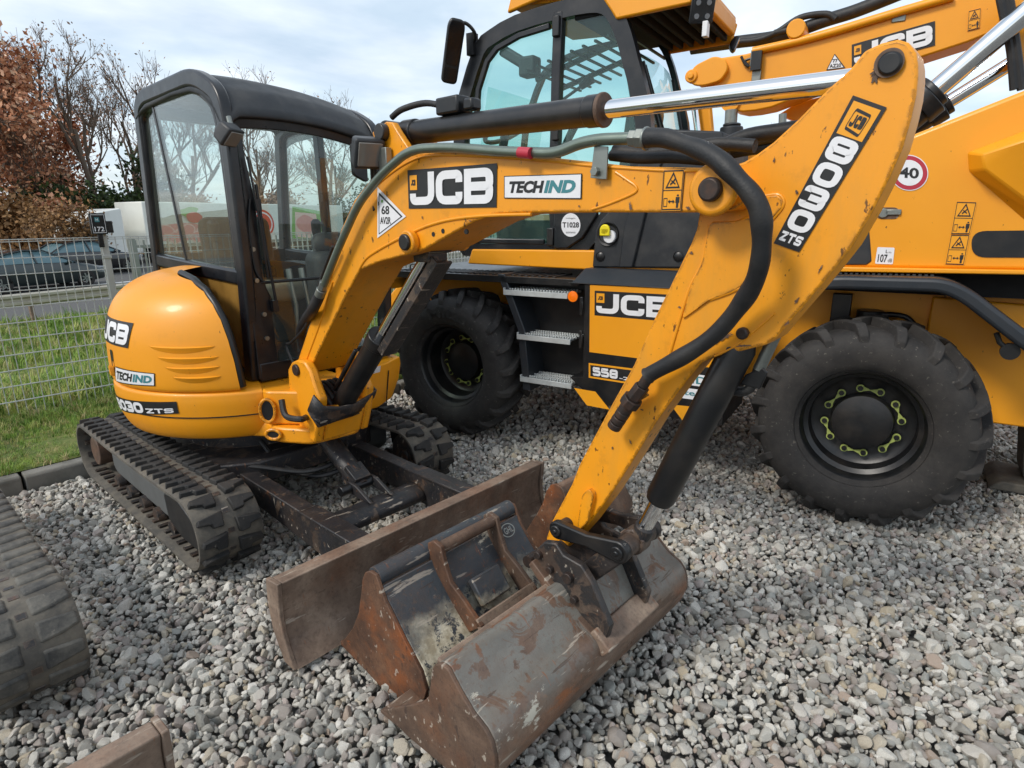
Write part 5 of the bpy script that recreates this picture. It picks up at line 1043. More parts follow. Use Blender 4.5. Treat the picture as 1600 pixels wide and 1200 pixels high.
# ---- wheels
def make_wheel(parent, c, sg=1, dp=0.):
    """c: wheel centre on the outer sidewall plane; the outside faces -w when sg=1"""
    R_, B_ = .545, .44; y = lambda v: c[1] + sg * v; nseg = 96
    prof = [(.30, .05), (.325, .02), (.36, .0), (.42, -.006), (.46, .0), (.497, .02), (.518, .05), (.522, .12), (.524, .22), (.522, .32), (.518, .39), (.497, .42), (.46, .44), (.36, .44), (.30, .40)]
    b = MB(); b.lathe(prof, (c[0], y(0), c[2]), (0, sg, 0), nseg); wh = b.build('wheel', 'tyre', parent, 0, smooth=60)
    lb = MB(); n = 19
    def P(a, r, v): return (c[0] + r * math.cos(a), y(v), c[2] + r * math.sin(a))
    for side in (0, 1):
        for k in range(n):
            a0 = 2 * math.pi * (k + .5 * side) / n; cs = []
            for (v, da, hw, rt, rb) in ((.005, .0, .052, .505, .46), (.028, .015, .056, .535, .49), (.055, .04, .055, .565, .515), (.13, .115, .05, .570, .515), (.20, .20, .046, .572, .518), (.245, .255, .05, .572, .518)):
                vv = v if side == 0 else B_ - v
                cs.append((P(a0 + da - hw, rb, vv), P(a0 + da - hw * .78, rt, vv), P(a0 + da + hw * .78, rt, vv), P(a0 + da + hw, rb, vv)))
            vs = [p for q in cs for p in q]; m_ = len(cs)
            fs = [(4 * i + j, 4 * i + j + 1, 4 * i + j + 5, 4 * i + j + 4) for i in range(m_ - 1) for j in range(3)] + [(0, 1, 2, 3), (4 * m_ - 1, 4 * m_ - 2, 4 * m_ - 3, 4 * m_ - 4)]
            lb.add(vs, fs)
    o = lb.build('tread_lug', 'tyre', wh, .006, 2, smooth=30); o['kind'] = 'stuff'
    b = MB(); b.lathe([(.322, .018), (.328, .03), (.305, .045), (.292, .07), (.285, .11), (.262, .125), (.255, .16 + dp), (.235, .175 + dp), (.20, .18 + dp), (.15, .182 + dp), (.15, .2 + dp)], (c[0], y(0), c[2]), (0, sg, 0), 64); b.build('rim', 'blk', wh, 0, smooth=40)
    b = MB(); b.lathe([(0, .095 + dp), (.05, .093 + dp), (.10, .10 + dp), (.148, .115 + dp), (.155, .14 + dp), (.155, .2 + dp)], (c[0], y(0), c[2]), (0, sg, 0), 40)
    b.build('hub', 'blk', wh, 0, smooth=40)
    b = MB()
    for k in range(12):
        a = 2 * math.pi * (k + .3) / 12; q = P(a, .185, 0); b.cyl((q[0], y(.135 + dp), q[2]), (q[0], y(.182 + dp), q[2]), .014, 6)
    b.build('wheel_nut', 'blk', wh)
    for k in range(0, 12, 2):
        b = MB(); a1, a2 = 2 * math.pi * (k + .3) / 12, 2 * math.pi * (k + 1.3) / 12
        for a, a_o in ((a1, a2), (a2, a1)):
            q = np.array(P(a, .185, .148 + dp)); m_ = (np.array(P(a1, .185, .148 + dp)) + np.array(P(a2, .185, .148 + dp))) / 2; b.lathe([(.014, -.004), (.021, -.004), (.021, .004), (.014, .004), (.014, -.004)], q, (0, sg, 0), 18)
            d_ = m_ - q; L_ = np.linalg.norm(d_); d_ /= L_; s_ = np.cross(d_, (0, 1, 0)); y4 = np.array([0, .003, 0])
            v4 = [q + d_ * .018 + s_ * .012, m_ + s_ * .002, m_ - s_ * .002, q + d_ * .018 - s_ * .012]; b.add([x - y4 for x in v4] + [x + y4 for x in v4], [(0, 1, 2, 3), (7, 6, 5, 4), (0, 4, 5, 1), (1, 5, 6, 2), (2, 6, 7, 3), (3, 7, 4, 0)])
        b.build('nut_indicator', 'lime', wh, 0, smooth=0)
    return wh
WR = make_wheel(te, (.005, 0, .545), 1, .04); WF = make_wheel(te, (-2.76, .02, .555), 1, .09); make_wheel(te, (.005, 2.36, .545), -1); make_wheel(te, (-2.76, 2.34, .555), -1)
# raised maker's lettering on the front tyre side wall
def arc_map(c, r0, r1, a0, a1, w): 
    def mp(u, v, h): a = a0 + (a1 - a0) * u; r = r0 + (r1 - r0) * v; return (c[0] + r * math.cos(a), w - .002 - h * 2, c[2] + r * math.sin(a))
    return mp
d = Decal(arc_map((-2.76, 0, .555), .375, .46, R(112), R(60), .014)); d.text('Mitas', 0, 0, 1, 1, 'lug', 0, .02); d.build(WF, 'sidewall_lettering')
d = Decal(arc_map((.005, 0, .545), .375, .455, R(212), R(168), .006)); d.text('MITAS', 0, 0, 1, 1, 'lug', 0, .02); d.build(WR, 'sidewall_lettering')
# ---- chassis
b = MB(); b.prism([(-3.9, .62), (-3.75, .55), (1.1, .55), (1.35, .70), (1.35, 1.02), (1.35, 1.2), (.65, 1.23), (-3.6, 1.22), (-3.9, .95)], .62, 1.75); b.build('chassis', 'yel_new', te, .02)
b = MB(); b.cyl((.005, .3, .545), (.005, 2.1, .545), .09, 16); b.cyl((-2.76, .3, .555), (-2.76, 2.1, .555), .09, 16); b.box((.005, 1.2, .55), (.4, .6, .34)); b.box((-2.76, 1.2, .55), (.4, .6, .34)); b.build('axle', 'blk', te, .02)
# side cabinet with steps
CWp = .10
x0 = t(914, 445, CWp)[0]; zt_, zb_ = t(922, 444, CWp)[1] + .0, .43
b = MB(); b.prism([(x0, .60), (x0 - .10, .585), (x0 + .10, zb_), (-.72, zb_ - .02), (-.70, zt_), (x0, zt_)], CWp, .66); b.prism([(x0 - .12, zt_), (-.68, zt_), (-.68, zt_ + .004), (x0 - .12, zt_ + .004)], CWp - .01, .7)
cabt = b.build('side_cabinet', 'blk', te, .012)
b = MB(); b.add([(x0 - .10, CWp - .005, zt_), (-.68, CWp - .005, zt_), (-.68, CWp + .12, zt_ + .09), (x0 - .06, CWp + .12, zt_ + .09), (x0 - .10, .62, zt_), (-.68, .62, zt_), (-.68, .62, zt_ + .09), (x0 - .06, .62, zt_ + .09)], [(0, 1, 2, 3), (3, 2, 6, 7), (0, 3, 7, 4), (1, 5, 6, 2)]); b.build('cabinet_top', 'navy', cabt, .006)
xs0 = t(778, 430, CWp)[0]
b = MB(); b.prism([(xs0 - .02, 1.25), (x0, 1.25), (x0, .58), (x0 - .02, .46), (x0 - .45, .46)], .34, .66); b.build('step_well', 'blk', te, .01)
b = MB()
q0, q1, q2 = t(774, 428, CWp), t(806, 515, CWp), t(815, 600, CWp); q0 = (q0[0], q0[1]); wd = .06
b.prism([q0, (q0[0] + wd, q0[1]), (q1[0] + wd, q1[1]), (q2[0] + wd, q2[1] - .05), (q2[0], q2[1] - .05), (q1[0], q1[1])], CWp + .02, .36); b.build('step_side', 'navy', te, .006)
for (a, c) in (((787, 457), (887, 466)), ((808, 527), (891, 537)), ((813, 594), (893, 605))):
    p, q = t(*a, CWp), t(*c, CWp); z = (p[1] + q[1]) / 2 + .008; L_ = q[0] - p[0]; cx = (p[0] + q[0]) / 2; b = MB()
    b.box((cx, CWp + .0, z), (L_, .012, .036))
    for k in range(4): b.box((cx, CWp + .055 + .05 * k, z + .012), (L_, .022, .012))
    for k in range(15): b.box((p[0] + L_ * (k + .5) / 15, CWp + .12, z + .008), (.014, .22, .016))
    for k in range(22): 
        for r_ in range(3): b.box((p[0] + L_ * (k + .5) / 22, CWp + .03 + .07 * r_, z + .022), (.010, .014, .012))
    b.prism([(p[0] - .004, z - .02), (p[0] + .004, z - .02), (p[0] + .004, z + .06), (p[0] - .004, z + .06)], CWp + .04, CWp + .22); b.prism([(p[0] - .004, z - .02), (p[0] + .004, z - .02), (p[0] + .004, z + .03), (p[0] - .004, z + .03)], CWp, CWp + .05)
    b.build('step', 'galv', te, .0015, 1)
q = t(896, 463, CWp); b = MB(); b.lathe([(0, .0), (.034, 0), (.036, .012), (.0, .016)], (q[0], CWp - .0, q[1]), (0, -1, 0), 24); b.build('side_marker', 'amber', cabt)
b = MB()
for px in ((909, 478), (908, 530)): q = t(*px, CWp); b.box((q[0], CWp - .006, q[1]), (.022, .016, .12)); b.box((q[0] + .01, CWp - .01, q[1]), (.012, .016, .06))
b.build('door_hinge', 'blk', cabt, .004)
pan = quad_map(TE, [(921, 550), (1130, 577), (1134, 455), (922, 445)], CWp - .0015)
d = Decal(pan); d.rect(0, 0, 1, 1, 'yel_new', 0); d.rect(.04, .56, .66, .92, 'blkst', 1); logo_small(d, .055, .75, .12, .885, 2); d.letters('JCB', .055, .60, .63, .885, 'wht', 3, .08, .25); d.build(cabt)
d = Decal(quad_map(TE, [(920, 590), (1060, 612), (1062, 585), (920, 567)], CWp - .0015)); d.rect(0, 0, 1, 1, 'orst', 0); d.rect(.02, .12, .98, .88, 'blkst', 1); d.letters('558', .05, .2, .34, .78, 'wht', 2, .05, .27); d.text('-260', .36, .2, .6, .42, 'wht', 2, .02); d.build(cabt)
d = Decal(quad_map(TE, [(896, 606), (946, 640), (930, 611), (896, 606)], CWp - .0015))
dd = Decal(lambda u, v, h: (lambda p: (p[0], CWp - .0015 - h, p[1]))((t(897 + u * 56, 606 + v * 34, CWp)))); dd.ngon([(0, 0), (.6, .17), (1, 1), (.36, .8)], 'orst', 0); dd.build(cabt)
dd = Decal(lambda u, v, h: (lambda p: (p[0], CWp - .0015 - h, p[1]))((t(1048 + u * 56, 632 + v * 30, CWp)))); dd.ngon([(0, 0), (.6, .1), (1, 1), (.36, .9)], 'orst', 0); dd.build(cabt)
dd = Decal(quad_map(TE, [(990, 612), (1112, 628), (1112, 588), (990, 572)], CWp - .003)); dd.rect(0, .55, 1, 1, 'wht', 0); dd.rect(0, 0, 1, .42, 'wht', 0); dd.text('TECHIND', .05, .63, .95, .93, 'teal', 1, .02); dd.text('noleggio-tech', .05, .08, .95, .35, 'teal', 1, .02)
dd.build(cabt)
# ---- fenders and decks
fz = t(720, 428, .12)[1]
b = MB(); b.prism(fillet([(-3.72, fz - .16), (-3.55, fz - .03), (-3.45, fz), (-1.75, fz), (-1.70, fz - .03), (-1.72, fz - .045), (-3.42, fz - .05), (-3.55, fz - .09), (-3.68, fz - .2)], .02, 3), .12, 1.3); fd = b.build('front_fender', 'blk', te, .012)  # deck widened inward so that it shades the chassis top
b = MB()
for k in range(26): b.box((-3.3 + .055 * k, .3, fz + .004), (.025, .26, .008))
b.build('deck_rib', 'pla', fd)
b = MB(); b.tube(fillet([(-3.28, .25, fz), (-3.27, .25, fz + .05), (-3.05, .25, fz + .05), (-3.03, .25, fz)], .03, 4, False), .008, 8); b.build('deck_handle', 'stl', fd)
A = [t(*p, .12) for p in ((1230, 452), (1300, 441), (1475, 446), (1510, 462), (1600, 532), (1660, 575))]
b = MB(); b.strip(fillet([(a, c) for a, c in A], .08, 5, False), .035, .10, .19); fr = b.build('rear_fender', 'navy', te, .02, 3)
b = MB(); b.strip(fillet([(a, c + .02) for a, c in A], .08, 5, False), .012, .19, .68); b.build('fender_deck', 'pla', fr, .006)
b = MB(); a0 = A[1]; a1 = A[2]
for k in range(18): f_ = k / 17; b.box((a0[0] + (a1[0] - a0[0]) * f_ * .9, .42, a0[1] + (a1[1] - a0[1]) * f_ * .9 + .036), (.014, .34, .008))
b.build('deck_rib', 'pla', fr)
b = MB(); q = [tw(p, .16) for p in ((1557, 520), (1562, 535), (1578, 549))]; b.tube(q, .012, 8); b.cyl(np.array(q[-1]) + np.array([0, -.012, 0]), np.array(q[-1]) + np.array([0, .012, 0]), .04, 20); b.build('reflector_arm', 'blk', fr)
b = MB(); q = tw((1350, 490), .5); b.cyl((q[0] + .03, .52, q[2] - .08), (q[0] + .03, .52, q[2] + .02), .07, 20); b.box((q[0] - .12, .5, q[2] + .02), (.1, .06, .18)); b.tube(spline([(q[0] + .06, .5, q[2] - .0), (q[0] + .2, .48, q[2]), (q[0] + .27, .48, q[2] - .08), (q[0] + .27, .48, q[2] - .16)]), .016, 10); b.build('brake_canister', 'blk', te, .006)
b = MB(); b.prism([(.25, .80), (.25, 1.2), (1.45, 1.15), (1.45, .52), (.6, .52)], .58, .62); b.build('rear_skirt', 'yel_new', te, .01)
# leg and foot made up in place of a tyre at the right edge
b = MB(); q = onz(1577, 765, 0) - TEO; qs, qw = q @ TE.dl, q @ TE.dn
b.prism(fillet([(qs + .06, .05), (qs + .5, .05), (qs + .5, .98), (qs + .02, .96), (qs - .02, .7), (qs + .02, .35)], .06, 4), qw + .05, qw + .3); b.cyl((qs + .18, qw - .02, .3), (qs + .18, qw + .3, .3), .06, 16); b.prism(fillet([(qs - .12, .0), (qs + .5, .0), (qs + .5, .06), (qs - .06, .06)], .02, 2), qw - .05, qw + .35); b.build('tyre_stand_in', 'belt_old', te, .02)
# ---- turret base
DWp = .30
b = MB(); zb1 = t(800, 415, DWp)[1]; zt1 = t(800, 391, DWp)[1]
b.prism([(t(728, 410, DWp)[0], zb1), (-.9, zb1 - .02), (-.9, zt1 + .02), (t(735, 392, DWp)[0], zt1)], DWp + .02, 1.6); b.build('turret_base', 'yel_new', te, .01)
b = MB(); b.box((-.2, 1.1, 1.29), (2.2, 1.3, .13)); b.build('dark_gap_box', 'vblk', te)  # black box added to make the gap under the tail dark
b = MB(); b.cyl((-1.3, 1.15, 1.0), (-1.3, 1.15, zb1 + .01), .7, 40); b.build('slew_ring', 'blk', te)
pp_ = [(925, 418), (930, 360), (938, 344), (962, 318), (985, 285), (1003, 240), (1010, 200), (1130, 205), (1130, 420)]
b = MB(); b.prism([t(*p, DWp) for p in pp_], DWp, 1.0); sidep = b.build('side_panel', 'pla', te, .012)
b = MB(); b.prism([t(*p, DWp) for p in ((990, 418), (1018, 300), (1040, 240), (1012, 240), (1006, 250), (975, 360), (968, 418))], DWp - .02, DWp + .02); b.build('panel_crease', 'pla', sidep, .01)
q = t(950, 366, DWp); b = MB(); b.lathe([(0, .012), (.06, .012), (.062, -.008), (.075, -.012), (.078, .0)], (q[0], DWp, q[1]), (0, 1, 0), 28); b.build('filler_recess', 'blk', sidep)
b = MB(); b.cyl((q[0] + .02, DWp, q[1] - .015), (q[0] + .02, DWp - .03, q[1] - .015), .042, 24); b.build('filler_neck', 'wht', sidep, .004); b = MB(); b.box((q[0] - .005, DWp - .04, q[1] + .015), (.07, .02, .05)); b.cyl((q[0] - .005, DWp - .03, q[1] + .03), (q[0] - .005, DWp - .05, q[1] + .03), .034, 20); b.build('filler_cap', 'yelcap', sidep, .006)
b = MB()
for px in ((938, 401), (1060, 401)): q = t(*px, DWp); b.lathe([(0, -.004), (.018, -.004), (.03, .004), (.032, 0)], (q[0], DWp - .005, q[1]), (0, 1, 0), 20)
b.build('panel_bolt', 'blk', sidep)
# ---- cab
KW0, KW1 = .34, 1.30
CO = [(722, 383), (716, 330), (716, 250), (720, 177), (728, 140), (748, 78), (767, 58), (806, 36), (871, 16), (920, 6), (946, 8), (962, 26), (975, 58), (985, 97), (998, 146), (1004, 182), (1003, 232), (985, 285), (945, 342), (915, 378), (887, 391), (747, 391), (733, 388)]
co = [t(*p, KW0) for p in CO]
b = MB(); b.strip(spline(co, 2, True), .05, KW0, KW0 + .07, True); cabm = b.build('cab', 'cabf', te, .01)
b = MB(); b.strip(spline(co, 2, True), .02, KW1 - .05, KW1, True); b.build('far_frame', 'cabf', cabm, .01)
dpil = [(872, 18), (868, 120), (866, 210), (862, 300), (868, 390)]
b = MB(); b.strip([t(*p, KW0) for p in dpil], .032, KW0 - .004, KW0 + .06)
b.strip([t(*p, KW0) for p in ((716, 325), (868, 322), (960, 322))], .03, KW0 + .0, KW0 + .05)
inner = [(741, 215), (746, 140), (760, 95), (775, 75), (810, 55), (858, 40)]
b.strip([t(*p, KW0) for p in inner], .018, KW0 - .002, KW0 + .03); b.strip([t(*p, KW0) for p in ((738, 330), (738, 376), (850, 378))], .018, KW0 - .006, KW0 + .02); b.build('door_frame', 'cabf', cabm, .006)
b = MB()
for px in ((871, 42), (870, 205), (862, 370)): q = t(*px, KW0); b.box((q[0], KW0 - .015, q[1]), (.05, .03, .12))
b.build('door_hinge', 'blk', cabm, .006)
b = MB(); b.prism([t(*p, KW0) for p in ((720, 330), (722, 180), (740, 95), (765, 65), (806, 42), (866, 22), (862, 325))], KW0 + .03, KW0 + .036); b.build('door_window', 'gls_t', cabm, 0, smooth=0)
b = MB(); b.prism([t(*p, KW0) for p in ((874, 20), (920, 12), (944, 14), (957, 32), (978, 98), (997, 185), (996, 230), (940, 335), (870, 330))], KW0 + .03, KW0 + .036); b.build('quarter_window', 'gls_t', cabm, 0, smooth=0)
b = MB(); b.prism([t(*p, KW0) for p in ((735, 330), (738, 385), (862, 385), (862, 330))], KW0 + .03, KW0 + .036); b.build('lower_window', 'gls_t', cabm, 0, smooth=0)
d = Decal(quad_map(TE, [(877, 370), (907, 370), (907, 333), (877, 333)], KW0 - .03)); d.disc(.5, .5, .5, .5, 'wht', 0); d.text('T1028', .07, .39, .93, .62, 'blkst', 1, .03); d.text('noleggio', .25, .74, .75, .82, 'blkst', 1); d.text('assistenza', .25, .15, .75, .24, 'blkst', 1); d.build(cabm)
b = MB(); b.prism([t(*p, KW0) for p in ((868, 325), (868, 388), (888, 388), (912, 372), (935, 335), (930, 325))], KW0 - .028, KW0 + .02); b.build('lower_corner', 'cabf', cabm, .008)
# rear window, pillars, wiper
rs_ = t(1000, 160, KW0)[0]; zr0, zr1 = 1.6, t(975, 58, KW0)[1]
rz = lambda z: np.interp(z, [1.5, 2.2, 2.55, 2.7], [rs_ + .02, rs_ + .0, rs_ - .08, rs_ - .14])
b = MB(); b.grid(lambda u, v: (rz(1.6 + 1.06 * v) + .04 * math.sin(math.pi * u), KW0 + .07 + (KW1 - KW0 - .14) * u, 1.6 + 1.06 * v), 12, 12); b.build('rear_window', 'gls_t', cabm, 0, smooth=70)
b = MB(); b.add([(t(722, 330, KW0)[0] + .02, KW0 + .05, 1.5), (t(722, 330, KW0)[0] + .02, KW1 - .05, 1.5), (t(748, 85, KW0)[0] + .04, KW1 - .05, 2.55), (t(748, 85, KW0)[0] + .04, KW0 + .05, 2.55)], [(0, 1, 2, 3)]); b.build('windscreen', 'gls_t', cabm, 0, smooth=0)
b = MB(); w_ = KW0 + .30; b.tube([(rz(2.62) + .05, w_ - .12, 2.6), (rz(2.3) + .055, w_ + .0, 2.2), (rz(2.1) + .06, w_ + .09, 1.98)], .01, 8); b.tube([(rz(2.62) + .06, w_ - .10, 2.58), (rz(2.1) + .07, w_ + .13, 2.05)], .006, 6); b.box((rz(1.95) + .07, w_ + .12, 1.93), (.04, .06, .05)); b.build('rear_wiper', 'blk', cabm)
b = MB(); q = [rz(z) for z in (1.6, 2.2, 2.6)]; b.tube([(q[0], KW1 - .04, 1.55), (q[1], KW1 - .04, 2.2), (q[2], KW1 - .04, 2.62)], .016, 10); b.tube([(q[0], KW0 + .04, 1.55), (q[1], KW0 + .04, 2.2), (q[2], KW0 + .04, 2.62)], .04, 10); b.box((rs_, (KW0 + KW1) / 2, 1.52), (.08, KW1 - KW0, .14)); b.build('rear_pillar', 'cabf', cabm)
b = MB(); b.prism([t(*p, KW0) for p in ((722, 383), (718, 345), (960, 345), (930, 370), (887, 389), (747, 389))], KW0 + .5, KW0 + .52); b.box(((co[0][0] + rs_) / 2, (KW0 + KW1) / 2, 1.43), (rs_ - co[0][0] - .1, KW1 - KW0 - .1, .04)); b.build('cab_floor', 'int', cabm)
# roof with overhang
ra = t(962, 30, KW0 - .02); rb = t(1080, 5, KW0 - .02); zr = ra[1]
sb_ = rb[0]
b = MB(); fx = t(845, 14, KW0)[0]
b.prism([(fx - .25, zr + .16), (fx, zr + .20), (ra[0] - .12, zr + .165), (ra[0] - .04, zr + .06), (ra[0], zr), (sb_, rb[1]), (sb_ + .03, rb[1] + .12), (ra[0] - .1, zr + .34), (fx - .2, zr + .30)], KW0 - .02, KW0 + .02)
b.prism([(fx - .25, zr + .2), (ra[0] - .1, zr + .16), (sb_ + .02, rb[1] + .10), (sb_ + .02, rb[1] + .16), (ra[0] - .1, zr + .33), (fx - .2, zr + .28)], KW0 + .02, KW1 + .0)
b.prism([(ra[0], zr), (sb_, rb[1]), (sb_ + .03, rb[1] + .12), (ra[0] - .1, zr + .3)], KW1, KW1 + .03); b.box((sb_ + .01, (KW0 + KW1) / 2, rb[1] + .08), (.05, KW1 - KW0 - .1, .1))
rf = b.build('cab_roof', 'yel_new', te, .012)
b = MB(); b.prism([(ra[0] - .3, zr + .05), (sb_ - .02, rb[1] + .05), (sb_ - .02, rb[1] + .07), (ra[0] - .3, zr + .08)], KW0 + .02, KW1)
for k in range(6): f_ = (k + .5) / 6; b.box((ra[0] + (sb_ - ra[0]) * f_, (KW0 + KW1) / 2, zr + (rb[1] - zr) * f_ + .035), (.03, KW1 - KW0 - .06, .05))
b.build('roof_grille', 'vblk', rf, .006)
b = MB()
for k in range(9): b.box((co[6][0] + .25 + k * .085, (KW0 + KW1) / 2, 2.62 + .018 * k), (.016, KW1 - KW0 - .1, .014))
for w_ in (.62, 1.0): b.beam((co[6][0] + .2, w_, 2.6), (ra[0] - .1, w_, 2.76), .03, .03)
b.build('roof_guard', 'blk', rf)
lc2 = np.array(tw((1097, 14), KW0 - .03)); wl2 = lamp('work_lamp', lc2, (.45, -.75, -.35), (.07, .075, .03), te, ('pla', 'pla'))
a_, u_, d_ = basis((.45, -.75, -.35)); b = MB()
for sx in (-.03, .03):
    for sy in (-.033, .033): c_ = lc2 + a_ * sx + u_ * sy + d_ * .018; b.cyl(c_, c_ + d_ * .006, .014, 16)
b.build('led', 'led', wl2); b = MB(); b.box(lc2 + np.array([.02, .03, -.10]), (.03, .05, .08)); b.build('lamp_bracket', 'wht', wl2, .004)
lamp('work_lamp', (sb_ + .03, KW1 - .03, rb[1] - .02), (.8, .2, -.3), (.05, .05, .03), te, ('pla', 'led'))
# cab inside
b = MB(); cx = (co[0][0] + rs_) / 2 + .2
sd_ = soft('driver_seat', [((cx + .1, .8, 1.75), (.45, .5, .14), 0), ((cx + .34, .8, 2.08), (.12, .48, .62), .12)], 'int', te, .05)
b = MB(); q = np.array(tw((910, 180), .6)); b.tube([q + np.array([-.15, 0, -.22]), q + np.array([-.05, 0, -.05]), q + np.array([.02, 0, .03]), q + np.array([.05, 0, .09])], [.025, .03, .045, .035], 12); q2 = np.array(tw((915, 130), .9)); b.tube([q2 + np.array([-.2, 0, -.1]), q2], .012, 8); b.tube([q2 - np.array([.04, 0, .02]), q2 + np.array([.05, 0, .03])], [.025, .04], 10); b.build('joystick', 'int', te)
b = MB(); q = np.array(tw((790, 205), .7)); b.tube([q + np.array([.16 * math.cos(a), .16 * math.sin(a), .07 * math.cos(a)]) for a in np.linspace(0, 6.28, 24)], .018, 8); b.tube([q, q + np.array([-.1, 0, -.45])], .035, 10); b.build('steering_wheel', 'int', te)
b = MB(); q = np.array(tw((828, 105), .8)); b.box(q, (.14, .12, .14)); b.beam(q, q + np.array([-.25, 0, .15]), .06, .08); b.build('roof_console', 'int', te, .02)
# mirror
q = np.array(tw((707, 84), .22)); b = MB(); MS_ = .86; ba_, bb_, bd_ = basis((.62, -.68, -.30)); ca_, sa_ = math.cos(.16), math.sin(-.16); Rm = np.array([ba_ * ca_ + bb_ * sa_, bb_ * ca_ - ba_ * sa_, bd_]).T; b.prism(fillet([(-.065, -.22), (.065, -.22), (.07, .2), (.05, .25), (-.05, .25), (-.07, .2)], .04, 4), -.03, .03); b.v = [tuple(q + Rm @ np.array([x, z, -y]) * MS_) for x, y, z in b.v]; mi_ = b.build('mirror', 'blk', te, .012)
b = MB(); b.prism(fillet([(-.052, -.08), (.052, -.08), (.056, .2), (.04, .23), (-.04, .23), (-.056, .2)], .03, 4), -.036, -.033); b.prism(fillet([(-.05, -.2), (.05, -.2), (.05, -.1), (-.05, -.1)], .02, 4), -.036, -.033); b.v = [tuple(q + Rm @ np.array([x, z, -y]) * MS_) for x, y, z in b.v]; b.build('mirror_glass', 'dkm', mi_)
b = MB(); b.tube(spline([q + np.array([.0, .0, .17]), q + np.array([.1, .02, .18]), q + np.array([.14, .08, .12]), np.array(tw((738, 72), KW0))]), .012, 8); b.box(np.array(tw((738, 70), KW0)), (.06, .06, .14)); b.build('mirror_arm', 'blk', mi_)
# ---- tail body
HWp = .30
ho = [(1108, 419), (1108, 300), (1150, 285), (1300, 262), (1432, 208), (1600, 141), (1760, 80), (1760, 425), (1330, 419)]
b = MB(); b.prism([t(*p, HWp) for p in ho], HWp, 1.05); tail = b.build('tail_body', 'yel_new', te, .02, 3)
b = MB(); b.prism([t(*p, HWp) for p in ((1100, 290), (1350, 270), (1360, 380), (1362, 408), (1354, 414), (1100, 414))], HWp - .006, HWp + .02); b.build('vent_panel', 'pla', tail, .006)
b = MB(); b.prism([t(*p, HWp) for p in ((1110, 413), (1760, 424), (1760, 431), (1110, 421))], HWp - .035, HWp + .02); b.build('sill', 'yel_new', tail, .006)
W1 = [t(*p, HWp) for p in ((1512, 238), (1514, 268), (1620, 360), (1760, 330), (1760, 165), (1600, 205))]
o_ = .16; b = MB(); cc_ = np.mean(W1, 0); vs = [(x, HWp - .001, z) for x, z in W1] + [(W1[0][0] + .05, HWp - .11, W1[0][1] - .02), (W1[1][0] + .05, HWp - .11, W1[1][1] - .0), (W1[2][0] + .1, HWp - .03, W1[2][1]), (W1[3][0], HWp - .1, W1[3][1]), (W1[4][0], HWp - .2, W1[4][1] - .08), (W1[5][0], HWp - .16, W1[5][1] - .05)]
b.add(vs, [(0, 1, 7, 6), (1, 2, 8, 7), (2, 3, 9, 8), (4, 5, 11, 10), (5, 0, 6, 11), (6, 7, 11), (7, 8, 9, 10, 11), (3, 4, 10, 9)]); b.build('light_pod', 'yel_new', tail, .01, smooth=20)
sl = fillet([t(*p, HWp) for p in ((1518, 361), (1760, 358), (1760, 403), (1518, 402))], [.06, 0, 0, .06], 6); b = MB(); b.prism(sl, HWp - .004, HWp + .01); b.build('vent_slot', 'blk', tail)
lt = fillet([t(*p, HWp) for p in ((1369, 324), (1405, 324), (1405, 342), (1369, 342))], .04, 6); b = MB(); b.prism(lt, HWp - .003, HWp + .01); lto = b.build('latch_recess', 'rust_d', tail); q = t(1380, 333, HWp); b = MB(); b.cyl((q[0], HWp - .012, q[1]), (q[0], HWp, q[1]), .024, 20); b.box((q[0] + .045, HWp - .008, q[1] + .004), (.07, .008, .028)); b.build('latch', 'stl', lto, .003)
d = Decal(quad_map(TE, [(1390, 296), (1449, 300), (1452, 244), (1392, 240)], HWp - .002)); d.disc(.5, .5, .5, .5, 'wht', 0, 40); d.disc(.5, .5, .475, .475, 'red', 1, 40); d.disc(.5, .5, .36, .36, 'wht', 2, 40); d.text('40', .24, .35, .76, .65, 'blkst', 3, .03); d.build(tail)
d = Decal(quad_map(TE, [(1367, 412), (1395, 413), (1398, 387), (1371, 386)], HWp - .002)); d.rect(0, 0, 1, 1, 'wht', 0, rad=.08); d.text('107', .12, .10, .66, .58, 'blkst', 1, .02); d.text('dB', .7, .12, .93, .34, 'blkst', 1); d.text('L', .52, .66, .64, .86, 'blkst', 1, .02); d.text('WA', .67, .66, .85, .75, 'blkst', 1); d.build(tail)
for bl_, br_, tr_, tl_ in (((1485, 366), (1516, 366), (1527, 316), (1494, 315)), ((1476, 413), (1507, 414), (1516, 367), (1485, 367))):
    d = Decal(quad_map(TE, [bl_, br_, tr_, tl_], HWp - .002)); d.rect(0, 0, 1, 1, 'orst', 0); warn_decal(d, 0, 1, 1); d.build(tail)
# ---- hoses and clutter on the turret between cab and tail
b = MB(); b.tube(spline([tw(p, .5) for p in ((1130, 232), (1160, 222), (1200, 212), (1260, 206))]), .045, 12); b.tube(spline([tw(p, .55) for p in ((1080, 250), (1130, 240), (1190, 230), (1280, 226))]), .04, 12); b.build('turret_hose', 'hose', te)
b = MB(); q = np.array(tw((1142, 214), .7)); b.cyl(q + np.array([0, 0, -.1]), q + np.array([0, 0, .06]), .07, 20); b.cyl(q + np.array([0, 0, .06]), q + np.array([0, 0, .08]), .055, 20); b.build('air_cleaner', 'pla', te, .01)
